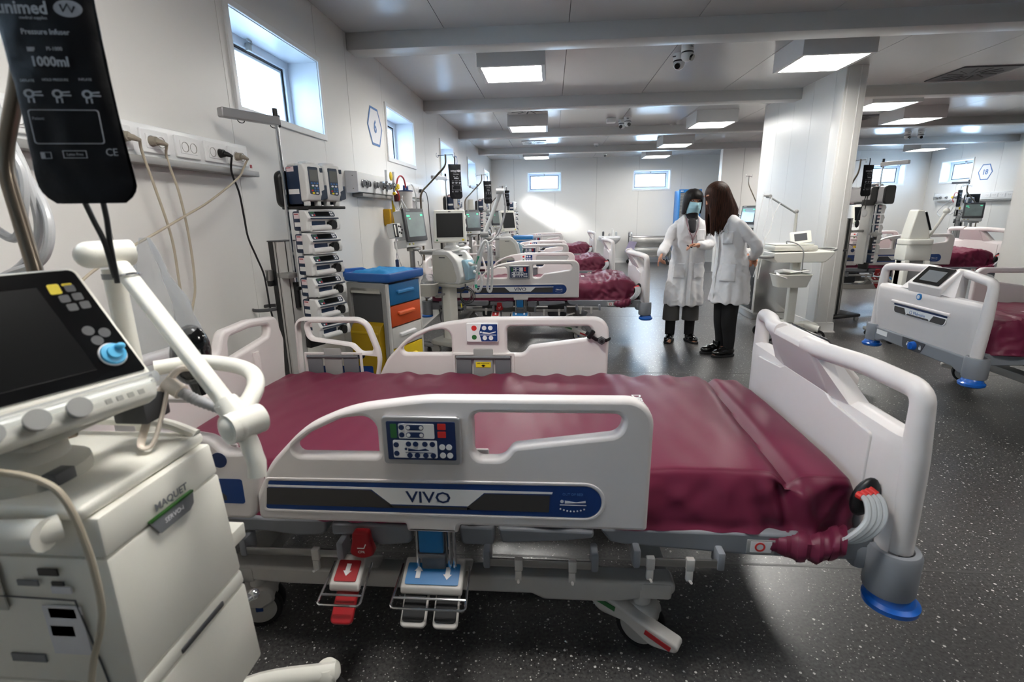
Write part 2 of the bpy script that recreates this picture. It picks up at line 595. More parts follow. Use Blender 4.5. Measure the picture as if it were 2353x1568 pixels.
js = []
wl = []
for k in range(-2, 5):
    m0 = mY(k)-YB
    js += [m0, m0+0.87, m0+1.99]
    wl.append((m0+0.96, m0+1.98))
js.append(YF-YB)
wall('wall_left', (XL, YB, 0), (0, 1, 0), YF-YB, (1, 0, 0), js, wl)
for w0, w1 in wl[1:]:
    window((XL, YB, 0), (0, 1, 0), (1, 0, 0), w0, w1)
# far wall
fj = [0] + [0.62+1.13*i for i in range(9)] + [XR-XL]
fw = [(-0.65-XL, 0.25-XL), (2.22-XL, 3.18-XL), (8.30-XL, 9.15-XL)]
wall('wall_far', (XL, YF, 0), (1, 0, 0), XR-XL, (0, -1, 0), fj, fw)
for w0, w1 in fw:
    window((XL, YF, 0), (1, 0, 0), (0, -1, 0), w0, w1)
# right wall
rw = [(13.10-YB, 14.05-YB), (10.6-YB, 11.6-YB)]
wall('wall_right', (XR, YB, 0), (0, 1, 0), YF-YB, (-1, 0, 0), [0]+[0.9+1.13*i for i in range(15)]+[YF-YB], rw)
for w0, w1 in rw:
    window((XR, YB, 0), (0, 1, 0), (-1, 0, 0), w0, w1)
# wall behind the camera
wall('wall_back', (XL, YB, 0), (1, 0, 0), XR-XL, (0, 1, 0), fj, [])

def stub(name, x0, x1, y0, y1):
    """free-standing wall end between the modules: core, side panels, end post with ribs"""
    w = structure(B().b2((x0+0.008, y0+0.01, 0), (x1-0.008, y1-0.008, ZC+0.01)).done(name, M_GAP, smooth=0))
    n = max(1, round((y1-y0-0.22)/0.46)); st = (y1-y0-0.2)/n
    for i in range(n):
        ya = y0+0.2+st*i; yb = ya+st
        for xa, xb in ((x0, x0+0.008), (x1-0.008, x1)):
            B().b2((xa, ya+0.0018, 0), (xb, yb-0.0018, ZC+0.01)).done('panel', M_WALL, w, smooth=0)
    B().b2((x0, y0+0.02, 0), (x0+0.01, y0+0.2, ZC+0.01), 0.003).done('panel', M_WALL, w)
    B().b2((x1-0.01, y0+0.02, 0), (x1, y0+0.2, ZC+0.01), 0.003).done('panel', M_WALL, w)
    b = B()
    b.b2((x0+0.02, y0, 0), (x1-0.02, y0+0.02, ZC+0.01), 0.004)
    b.b2((x0-0.003, y0+0.006, 0), (x0+0.035, y0+0.03, ZC+0.01), 0.006)
    b.b2((x1-0.035, y0+0.006, 0), (x1+0.003, y0+0.03, ZC+0.01), 0.006)
    b.b2((x1-0.075, y0-0.006, 0), (x1-0.06, y0+0.01, ZC+0.01), 0.004)
    b.done('end_post', M_WALL, w)
    B().b2((x0, y1-0.01, 0), (x1, y1, ZC+0.01)).done('panel', M_WALL, w, smooth=0)
    # coved skirting
    b = B()
    pr = [(0, 0), (0.028, 0), (0.022, 0.004), (0.012, 0.02), (0.008, 0.11), (0, 0.115)]
    for (a, c, nn) in (((x0, y0), (x1, y0), (0, -1)), ((x0, y1), (x0, y0), (-1, 0)), ((x1, y0), (x1, y1), (1, 0))):
        def f(s, t, a=a, c=c, nn=nn):
            q = pr[min(int(round(t*(len(pr)-1))), len(pr)-1)]
            e = -0.03 if s < 0.5 else 0.03
            L = math.hypot(c[0]-a[0], c[1]-a[1]); dx, dy = (c[0]-a[0])/L, (c[1]-a[1])/L
            sx = a[0]+(c[0]-a[0])*s+dx*e*(q[0]/0.028); sy = a[1]+(c[1]-a[1])*s+dy*e*(q[0]/0.028)
            return (sx+nn[0]*q[0], sy+nn[1]*q[0], q[1])
        b.grid(f, 2, len(pr))
    b.done('skirting', M_WALL, w)
    return w
stub('wall_partition', 3.044, 3.256, 5.968, 8.04)
stub('wall_pier', 5.17, 5.40, 4.45, 6.3)
# cross wall far back right
w = structure(B().b2((3.75, 12.03, 0), (5.6, 12.2, ZC)).done('wall_cross', M_WALL, smooth=0))
for i in range(1, 4):
    B().b2((3.75+0.46*i, 12.027, 0), (3.755+0.46*i, 12.03, ZC)).done('joint', M_GAP, w, smooth=0)
# skirtings along the outer walls
def skirting(name, a, c, nn):
    pr = [(0, 0), (0.03, 0), (0.024, 0.004), (0.013, 0.02), (0.008, 0.11), (0, 0.115)]
    def f(s, t):
        q = pr[min(int(round(t*(len(pr)-1))), len(pr)-1)]
        return (a[0]+(c[0]-a[0])*s+nn[0]*q[0], a[1]+(c[1]-a[1])*s+nn[1]*q[0], q[1])
    structure(B().grid(f, 2, len(pr)).done(name, M_WALL))
skirting('baseboard_left', (XL, YB), (XL, YF), (1, 0))
skirting('baseboard_far', (XL, YF), (XR, YF), (0, -1))
skirting('baseboard_right', (XR, YF), (XR, YB), (-1, 0))

# building added outside the left windows to shade all but the last -----------------------
nb = thing('sun_block_building', 'white flat-roofed building added outside the side windows to block the sun', 'building', (-7.0, 0, -0.6))
M_EXT = mat('exterior cladding', (236, 236, 234), 0.6)
B().b2((-3.0, -12, 0), (0, 8.2, 6.2), 0.02).done('block', M_EXT, nb)
B().b2((-3.1, -12.1, 6.2), (0.1, 8.3, 6.32), 0.02).done('roof', M_GREYP, nb)
B().b2((-60, -60, -0.75), (XL-0.35, 60, -0.62)).done('wall_ground', mat('outside gravel', (150, 148, 142), 0.9), smooth=0)['kind'] = 'structure'

# ceiling lights -------------------------------------------------------
def light(x, y, where, w=0.6):
    t = thing('ceiling_light', 'square white box ceiling light '+where, 'ceiling light', (x, y, ZC), 0, 'square ceiling lights')
    b = B()
    b.shape([rrect(-w/2, -w/2, w/2, w/2, 0.004), rrect(-w/2+0.035, -w/2+0.035, w/2-0.035, w/2-0.035, 0.004)], 0.172, 0.002, Matrix.Translation((0, 0, -0.086)))
    b.done('housing', M_HOUS, t)
    b = B()
    b.b2((-w/2+0.034, -w/2+0.034, -0.168), (w/2-0.034, w/2-0.034, -0.155))
    b.done('diffuser', M_LAMP, t, smooth=0)
    return t
for x, y, where in [(-0.36, 5.14, 'over the bed beside sign 6'), (2.4, 5.16, 'next to the two dome cameras by the partition'),
             (-0.36, 8.33, 'in front of a swirl vent'), (2.42, 8.45, 'beyond the partition wall end'),
             (2.45, 10.9, 'near the grey cross wall'), (-0.36, 12.55, 'over the far end beds'), (2.5, 13.0, 'in front of the far wall'),
             (4.25, 7.37, 'tight behind a beam between partition and pier'), (5.42, 8.63, 'over the raised bed'), (8.55, 12.95, 'near the corner by sign 18'),
             (5.42, 11.4, 'over the beds across the aisle'),
             (-0.36, 1.15, 'over the cream ventilator side of the first bed'), (2.4, 1.15, 'over the aisle at the entrance end')]:
    light(x, y, where)

# swirl air diffusers ---------------------------------------------------
def diffuser(x, y, w, where, dark=False):
    t = thing('air_diffuser', 'square ceiling air diffuser with swirl slots '+where, 'air vent', (x, y, ZC), 0, 'ceiling air diffusers')
    B().shape([rrect(-w/2, -w/2, w/2, w/2, 0.004)], 0.012, 0.003, Matrix.Translation((0, 0, -0.006))).done('plate', M_GREYD if dark else M_BEAM, t)
    for i in range(12):
        a = 2*PI*i/12
        r0, r1 = w*0.13, w*0.44
        B().box(((r0+r1)/2*math.cos(a), (r0+r1)/2*math.sin(a), -0.013), (r1-r0, 0.016, 0.004), 0, rot=(0, 0, a+0.18)).done('slot', M_BLACK, t, smooth=0)
    return t
diffuser(4.64, 6.5, 0.6, 'beside the pier', True)
diffuser(-0.35, 7.72, 0.58, 'behind a ceiling light')
diffuser(-0.36, 11.15, 0.5, 'over the far beds')
diffuser(4.9, 9.3, 0.6, 'behind the partition', True)

# dome cameras ----------------------------------------------------------
def dome(x, y, rz, where, s=1.0):
    t = thing('security_camera', 'small white turret camera on the ceiling '+where, 'camera', (x, y, ZC), rz, 'ceiling turret cameras')
    B().lathe([(0.0, 0), (0.055*s, 0), (0.055*s, -0.055*s), (0.05*s, -0.06*s), (0.0, -0.06*s)]).done('base', M_PUMPW, t)
    B().lathe([(0.051*s, -0.06*s), (0.051*s, -0.072*s)]).done('ring', M_BLACK, t)
    B().sph((0, 0.004, -0.088*s), 0.052*s, 18).done('ball', M_PUMPW, t)
    B().cyl((0, -0.02*s, -0.1*s), (0, -0.052*s, -0.118*s), 0.026*s, 0.026*s, 18).done('lens', M_BLACKG, t)
    B().box((-0.03*s, -0.05, -0.03*s), (0.03*s, 0.012, 0.008), 0).done('badge', M_GREYD, t)
for x, y, rz, wh in [(1.2, 5.06, 0.9, 'near the square light, right of the pair'), (1.19, 5.33, -0.5, 'near the square light, set back in the pair'),
                 (1.18, 8.55, 0.4, 'beside the white detector box'), (1.12, 8.75, -0.6, 'half hidden behind another camera'),
                 (6.95, 11.1, 0.3, 'in the right hall, nearer the partition'), (7.2, 11.1, -0.3, 'in the right hall, nearer the right wall')]:
    dome(x, y, rz, wh)
t = tag(B().box((0.93, 8.61, ZC-0.035), (0.14, 0.14, 0.07), 0.012).done('detector_box', M_PUMPW), 'white square detector box on the ceiling', 'detector')
t = thing('smoke_detector', 'small round white smoke detector on the ceiling', 'detector', (0.95, 11.6, ZC))
B().lathe([(0, 0), (0.05, 0), (0.05, -0.03), (0.035, -0.045), (0, -0.045)]).done('base', M_PUMPW, t)
B().lathe([(0.036, -0.045), (0.03, -0.065), (0, -0.07)]).done('sensor_cap', M_GREYP, t)
t = thing('motion_sensor', 'round motion sensor with dark lens by the far wall', 'detector', (1.36, 13.75, ZC))
B().lathe([(0, 0), (0.045, 0), (0.045, -0.025), (0, -0.025)]).done('base', M_PUMPW, t)
B().sph((0, 0, -0.028), 0.034, 14).done('lens', M_BLACKG, t)

# hexagonal bed signs ----------------------------------------------------
def hexsign(num, origin, ux, w, h, label):
    t = thing('bed_number_sign', label, 'sign', origin)
    M = frame((0, 0, 0), ux, (0, 0, 1))
    P = [(0, h/2), (w/2, h*0.25), (w/2, -h*0.25), (0, -h/2), (-w/2, -h*0.25), (-w/2, h*0.25)]
    P = [(-w*0.25, h/2), (w*0.25, h/2), (w/2, 0), (w*0.25, -h/2), (-w*0.25, -h/2), (-w/2, 0)]
    Q = [(x*0.88, y*0.88) for x, y in P]
    B(M).shape([P, Q], 0.002).done('border', M_HEX, t, smooth=0)
    B(M).shape([Q], 0.0015).done('film', M_HEXL, t, smooth=0)
    text(num, h*0.46, M_HEX, t, M @ Matrix.Translation((0, -0.005, 0.0015)), 'number', bold=0.004)
hexsign('6', (XL+0.003, 4.95, 2.205), (0, -1, 0) if False else (0, 1, 0), 0.41, 0.335, 'blue hexagon sign with number 6 on white wall')
hexsign('18', (XR-0.003, 12.70, 2.13), (0, -1, 0), 0.40, 0.34, 'blue hexagon sign with number 18 on right wall')
hexsign('7', (XL+0.003, 9.1, 2.205), (0, 1, 0), 0.41, 0.335, 'blue hexagon sign beside the third side window')
# ================================================================== hospital beds
from mathutils import noise as mnoise
def fr(s, yo, z=0.0):
    """frame on the side of the bed: x along the bed, y up, z outwards (s=-1 near, s=+1 far)"""
    return frame((0, s*yo, z), (-s, 0, 0), (0, 0, 1))
def mx(pts, s):
    return [(-s*p[0],)+tuple(p[1:]) for p in pts]

R_OUT = rp([(-0.872, 0.520, 0.02), (-0.868, 0.600, 0.05), (-0.815, 0.705, 0.2), (-0.700, 0.822, 0.3), (-0.560, 0.884, 0.5), (-0.340, 0.915, 0.6),
            (0.276, 0.917, 0.075), (0.272, 0.520, 0.012), (-0.262, 0.520, 0.006), (-0.270, 0.494, 0.008), (-0.420, 0.494, 0.008), (-0.424, 0.520, 0.006)], 8)
R_LH = rp([(-0.770, 0.735, 0.02), (-0.486, 0.737, 0.012), (-0.485, 0.862, 0.05), (-0.585, 0.850, 0.1), (-0.680, 0.805, 0.1)], 6)
R_RH = rp([(-0.213, 0.872, 0.02), (-0.214, 0.735, 0.025), (-0.132, 0.735, 0.04), (-0.104, 0.775, 0.03), (0.185, 0.815, 0.035), (0.200, 0.874, 0.03)], 6)
S_OUT = rp([(-1.288, 0.520, 0.03), (-1.272, 0.915, 0.05), (-0.905, 0.915, 0.09), (-0.842, 0.720, 0.2), (-0.885, 0.520, 0.03)], 8)
S_H = rp([(-1.212, 0.888, 0.02), (-0.922, 0.888, 0.05), (-0.875, 0.742, 0.02), (-0.945, 0.738, 0.03), (-0.985, 0.782, 0.05), (-1.2, 0.812, 0.03)], 6)

def keypad(parent, s):
    """outer control panel of the long rail"""
    M = fr(s, 0.5632)
    def T(z):
        return M @ Matrix.Translation((0, 0, z))
    b = B(T(0.006)).shape([mx(rrect(-0.466, 0.722, -0.246, 0.866, 0.012), s)], 0.014, 0.004)
    cp = b.done('control_panel', M_SILVER, parent)
    B(T(0.0135)).shape([mx(rrect(-0.452, 0.738, -0.260, 0.852, 0.004), s)], 0.002).done('keypad', M_BLUED, cp, smooth=0)
    for r in ((-0.418, 0.802, -0.318, 0.846), (-0.436, 0.744, -0.312, 0.797)):
        B(T(0.0148)).shape([mx(rrect(*r, 0.004), s)], 0.0012).done('key_field', M_WHITE, cp, smooth=0)
    B(T(0.0148)).shape([mx(rrect(-0.441, 0.803, -0.423, 0.845, 0.003), s)], 0.0012).done('power_key', M_GREEN, cp, smooth=0)
    for z in (0.829, 0.806):
        B(T(0.0148)).shape([mx(rrect(-0.309, z, -0.286, z+0.018, 0.002), s)], 0.0012).done('red_key', M_REDP, cp, smooth=0)
    keys = [(-0.409, 0.835), (-0.409, 0.813), (-0.427, 0.783), (-0.427, 0.757), (-0.392, 0.786), (-0.372, 0.786), (-0.346, 0.786), (-0.325, 0.786),
            (-0.390, 0.752), (-0.369, 0.752), (-0.345, 0.752), (-0.324, 0.752)]
    for x, z in keys:
        B(T(0.0158)).shape([mx(ell(x, z, 0.0078, n=14), s)], 0.0014).done('key', M_BLUED, cp, smooth=0)
    for z in (0.835, 0.813):
        B(T(0.0158)).shape([mx(rrect(-0.397, z-0.008, -0.347, z+0.008, 0.0075), s)], 0.0014).done('key', M_BLUED, cp, smooth=0)
        for x in (-0.390, -0.354):
            B(T(0.0168)).shape([mx(ell(x, z, 0.0055, n=12), s)], 0.001).done('key', M_WHITE, cp, smooth=0)
    for x, z in ((-0.298, 0.778), (-0.279, 0.778), (-0.297, 0.753), (-0.277, 0.753)):
        B(T(0.0152)).shape([mx(ell(x, z, 0.0085, n=14), s)], 0.0014).done('key', M_WHITE, cp, smooth=0)
    # reclining figure
    b = B(T(0.0158))
    b.shape([mx(ell(-0.400, 0.771, 0.004, n=10), s)], 0.001)
    b.shape([mx([(-0.394, 0.773), (-0.365, 0.768), (-0.345, 0.773), (-0.335, 0.767), (-0.345, 0.766), (-0.394, 0.764)], s)], 0.001)
    b.shape([mx([(-0.402, 0.7615), (-0.325, 0.7605), (-0.325, 0.7592), (-0.402, 0.760)], s)], 0.001)
    b.done('figure_print', M_BLUED, cp, smooth=0)
    return cp

def band(parent, s):
    """printed band along the long rail"""
    M = fr(s, 0.5632)
    def T(z):
        return M @ Matrix.Translation((0, 0, z))
    base = rp([(-0.842, 0.562, 0.006), (0.142, 0.562, 0.05), (0.142, 0.660, 0.05), (-0.822, 0.653, 0.006)], 8)
    bd = B(T(0.0008)).shape([mx(base, s)], 0.0016).done('rail_band', M_BLUE, parent, smooth=0)
    wh = [(-0.826, 0.641), (-0.826, 0.634), (-0.515, 0.634), (-0.462, 0.588), (-0.236, 0.588), (-0.188, 0.632), (0.004, 0.634), (0.006, 0.640)]
    B(T(0.0019)).shape([mx(wh, s)], 0.0008).done('band_white', M_WHITE, bd, smooth=0)
    for g in ([(-0.830, 0.631), (-0.838, 0.576), (-0.455, 0.576), (-0.459, 0.585), (-0.518, 0.631)], [(-0.239, 0.585), (-0.239, 0.577), (-0.004, 0.576), (-0.002, 0.629), (-0.186, 0.629)]):
        B(T(0.0019)).shape([mx(g, s)], 0.0008).done('band_grey', M_DKGREY, bd, smooth=0)
    B(T(0.0019)).shape([mx([(-0.47, 0.584), (-0.458, 0.576), (-0.236, 0.576), (-0.226, 0.584)], s)], 0.0008).done('band_grey', M_DKGREY, bd, smooth=0)
    text('VIVO', 0.050, M_BLUED, bd, T(0.0026) @ Matrix.Translation((-s*-0.349, 0.612, 0)), bold=0.0006, depth=0.0008, sx=1.15)
    b = B(T(0.0019))
    b.shape([mx(ell(0.032, 0.612, 0.005, n=10), s)], 0.001)
    b.shape([mx([(0.040, 0.615), (0.072, 0.610), (0.098, 0.615), (0.098, 0.609), (0.040, 0.606)], s)], 0.001)
    b.shape([mx([(0.026, 0.602), (0.100, 0.602), (0.100, 0.600), (0.026, 0.600)], s)], 0.001)
    for i in range(8):
        b.shape([mx(ell(0.028+0.0095*i, 0.581+0.0006*(i-3.5)**2, 0.0025, n=6), s)], 0.001)
    b.done('angle_print', M_HEXL, bd, smooth=0)
    text('OUT OF BED', 0.010, M_HEX, bd, T(0.0021) @ Matrix.Translation((-s*0.062, 0.634, 0)), depth=0.0006)

def inner_panel(parent, s):
    """small nurse panel on the inside of the long rail"""
    M = frame((0, s*0.515, 0), (s, 0, 0), (0, 0, 1))
    def mm(p):
        return [(s*q[0],)+tuple(q[1:]) for q in p]
    def T(z):
        return M @ Matrix.Translation((0, 0, z))
    cp = B(T(0.005)).shape([mm(rrect(-0.408, 0.798, -0.252, 0.892, 0.008))], 0.012, 0.003).done('handset_panel', M_WHITE, parent)
    B(T(0.0115)).shape([mm(rp([(-0.334, 0.803, 0.0), (-0.257, 0.803, 0.003), (-0.257, 0.887, 0.003), (-0.334, 0.887, 0.0), (-0.345, 0.845, 0.03)], 6))], 0.0015).done('key_field', M_BLUE, cp, smooth=0)
    B(T(0.0115)).shape([mm(ell(-0.369, 0.868, 0.013, n=16))], 0.0015).done('red_key', M_REDP, cp, smooth=0)
    B(T(0.0115)).shape([mm(ell(-0.369, 0.823, 0.012, n=16))], 0.0015).done('power_key', M_GREEN, cp, smooth=0)
    for x, z in ((-0.320, 0.869), (-0.290, 0.869), (-0.318, 0.820), (-0.288, 0.820)):
        B(T(0.0125)).shape([mm(ell(x, z, 0.011, n=16))], 0.0015).done('key', M_WHITE, cp, smooth=0)
    b = B(T(0.0125))
    b.shape([mm(ell(-0.336, 0.848, 0.005, n=10))], 0.001)
    b.shape([mm([(-0.329, 0.850), (-0.295, 0.845), (-0.265, 0.852), (-0.264, 0.848), (-0.295, 0.839), (-0.329, 0.842)])], 0.001)
    b.shape([mm([(-0.34, 0.836), (-0.262, 0.836), (-0.262, 0.833), (-0.34, 0.833)])], 0.001)
    b.done('figure_print', M_WHITE, cp, smooth=0)

def hinge(parent, s, x0, x1, sticker):
    yi = s*0.512
    sg = -s
    b = B()
    for xa, xb in ((x0, x0+0.075), (x1-0.075, x1)):
        b.b2((xa, yi, 0.56), (xb, yi+sg*0.012, 0.722), 0.003)
    b.cyl((x0, yi+sg*0.010, 0.722), (x1, yi+sg*0.010, 0.722), 0.008)
    b.done('hinge', M_STEELP, parent)
    B().b2((x0+0.085, yi+sg*-0.002, 0.56), (x1-0.085, yi+sg*0.010, 0.765), 0.006).done('hinge_cover', M_GREYP, parent)
    b = B()
    b.shape([rrect(x0-0.018, 0.55, x1+0.018, 0.742, 0.004), rrect(x0-0.006, 0.55, x1+0.006, 0.730, 0.003)], 0.01, 0.002, frame((0, yi, 0), (1, 0, 0), (0, 0, 1)))
    b.done('hinge_surround', M_BED, parent)
    if sticker:
        M = frame((0, yi+sg*0.0115, 0), (s, 0, 0), (0, 0, 1))
        xm = (x0+x1)/2
        st = B(M).shape([[(s*p[0], p[1]) for p in rrect(xm-0.037, 0.672, xm+0.037, 0.699, 0.002)]], 0.001).done('sticker', M_YEL, parent, smooth=0)
        text('HIP POSITION', 0.0095, M_BLACK, st, M @ Matrix.Translation((s*xm, 0.692, 0.001)), depth=0.0006)
        B(M @ Matrix.Translation((s*xm, 0, 0.001))).shape([[(-0.006, 0.686), (0.006, 0.686), (0.006, 0.682), (0.012, 0.682), (0, 0.674), (-0.012, 0.682), (-0.006, 0.682)]], 0.0008).done('arrow', M_BLACK, st, smooth=0)

def caster(parent, x, y, ang, pedal):
    M = Matrix.Translation((x, y, 0)) @ Matrix.Rotation(ang, 4, 'Z')
    c = B(M)
    # two wheel discs with tyres
    for d in (-0.022, 0.022):
        c.cyl((0, d-0.010, 0.075), (0, d+0.010, 0.075), 0.058, n=28)
    w = c.done('caster', M_WHEEL, parent)
    t = B(M)
    for d in (-0.022, 0.022):
        t.lathe([(0.058, -0.012), (0.072, -0.012), (0.075, -0.006), (0.075, 0.006), (0.072, 0.012), (0.058, 0.012)], (0, d, 0.075), (0, 1, 0), 28)
    t.done('tyre', M_RUBBER, w)
    b = B(M)
    b.shape([rp([(-0.085, 0.10, 0.03), (-0.05, 0.155, 0.04), (0.05, 0.165, 0.04), (0.06, 0.10, 0.03), (0.01, 0.075, 0.03)], 6)], 0.08, 0.01, frame((0, 0, 0), (1, 0, 0), (0, 0, 1)))
    b.cyl((0, 0, 0.14), (0, 0, 0.22), 0.028)
    b.done('caster_hood', M_FRAMEW, w)
    B(M).shape([rrect(-0.012, 0.063, 0.012, 0.087, 0.002)], 0.001, 0, frame((0, -0.0335, 0), (1, 0, 0), (0, 0, 1))).done('logo', M_BLUE, w, smooth=0)
    if pedal:
        b = B(M)
        b.shape([rp([(-0.17, 0.175, 0.02), (-0.12, 0.115, 0.05), (-0.03, 0.12, 0.04), (0.06, 0.075, 0.05), (0.145, 0.09, 0.03), (0.15, 0.12, 0.02), (0.0, 0.155, 0.05), (-0.10, 0.185, 0.02)], 6)], 0.05, 0.008, frame((0, -0.055, 0), (1, 0, 0), (0, 0, 1)))
        b.done('brake_pedal', M_FRAMEW, w)
        B(M).box((-0.10, -0.082, 0.160), (0.085, 0.003, 0.016), rot=(0, 0.15, 0)).done('brake_mark', M_GREEN, w, smooth=0)
        B(M).box((0.085, -0.082, 0.112), (0.085, 0.003, 0.016), rot=(0, 0.25, 0)).done('brake_mark', M_RED, w, smooth=0)

def mattress_mesh(seed, crumple):
    x0, x1 = -1.335, 0.905
    yc = 0.02
    def prof(t):
        """closed section: (y, z, side weight)"""
        pts = [(-0.44, 0.468), (-0.480, 0.50), (-0.478, 0.57), (-0.468, 0.625), (-0.454, 0.645), (-0.42, 0.651), (-0.2, 0.656), (0.0, 0.657), (0.2, 0.656), (0.42, 0.651), (0.454, 0.643), (0.468, 0.62), (0.47, 0.56), (0.465, 0.50), (0.43, 0.468), (0.0, 0.462)]
        k = len(pts); f = t*k; i = int(f) % k; u = f-int(f)
        P = [pts[(i+j-1) % k] for j in range(4)]
        r = []
        for c in (0, 1):
            p0, p1, p2, p3 = [p[c] for p in P]
            r.append(0.5*(2*p1+(p2-p0)*u+(2*p0-5*p1+4*p2-p3)*u*u+(3*p1-p0-3*p2+p3)*u**3))
        return r
    def f(s, t):
        x = x0+(x1-x0)*s
        y, z = prof(t)
        e = min(s, 1-s)*(x1-x0)
        k = min(1.0, e/0.05)
        sh = 1-0.10*(1-k)**2
        zz = 0.46+(z-0.46)*(1-0.25*(1-k)**2)
        top = max(0.0, min(1.0, (z-0.60)/0.04))
        side = 1-top
        n1 = mnoise.noise(Vector((x*5+seed, y*3, z*4)))
        n2 = mnoise.noise(Vector((x*17+seed, y*8, z*6+3)))
        out = 1 if y > 0 else -1
        # soft hanging folds of the sides
        yy = y*sh
        if z > 0.47 and side > 0.2:
            yy += out*side*(0.016*n1+0.010*n2)
            yy += out*side*0.02*max(0.0, (0.60-z)/0.14)
            yy += out*side*0.026*(0.25-abs(mnoise.noise(Vector((x*5+z*4+seed, z*5, out*3)))))
            yy += out*side*0.014*(0.25-abs(mnoise.noise(Vector((x*11-z*9+seed, z*8, out*7)))))
        zz += top*(0.006*n1+0.003*n2)
        # crease in front of the foot part
        cx = 0.69+0.04*(y+0.45)
        g = math.exp(-((x-cx)/0.028)**2)*(0.0 if crumple else 1.0)
        zz -= top*0.030*g
        if x > cx:
            zz -= top*0.016
            yy += out*side*0.012*math.sin((x-cx)*30)
        yy -= out*side*0.02*g
        gw = math.exp(-((x-cx)/0.09)**2)*(0.0 if crumple else 1.0)
        yy += out*side*0.016*gw*math.sin((x-cx)*70+z*30)
        # scalloped far edge
        if y > 0.36 and z > 0.6:
            zz += 0.006*math.sin(x*26+seed)+0.004*math.sin(x*61)
        if crumple:
            w = max(0.0, min(1.0, (x-0.05)/0.5))
            zz += w*top*(0.012*mnoise.noise(Vector((x*7+seed*3, y*6, 1)))+0.040*(0.35-abs(mnoise.noise(Vector((x*9+y*4, y*7+seed, 4)))))+0.018*(0.35-abs(mnoise.noise(Vector((x*20, y*17+seed, 2))))))
            h = math.exp(-((x-0.72)/0.13)**2)
            zz += h*0.05*top
            yy += out*side*w*0.03*(0.3-abs(mnoise.noise(Vector((x*12+z*8+seed, z*14, out)))))
        return (x, yy+yc, zz)
    b = B()
    b.grid(f, 220, 70, cv=True)
    # end caps
    bm = b.bm
    bm.edges.ensure_lookup_table()
    be = [e for e in bm.edges if e.is_boundary]
    bmesh.ops.holes_fill(bm, edges=be, sides=0)
    bmesh.ops.triangulate(bm, faces=[fc for fc in bm.faces if len(fc.verts) > 4])
    return b

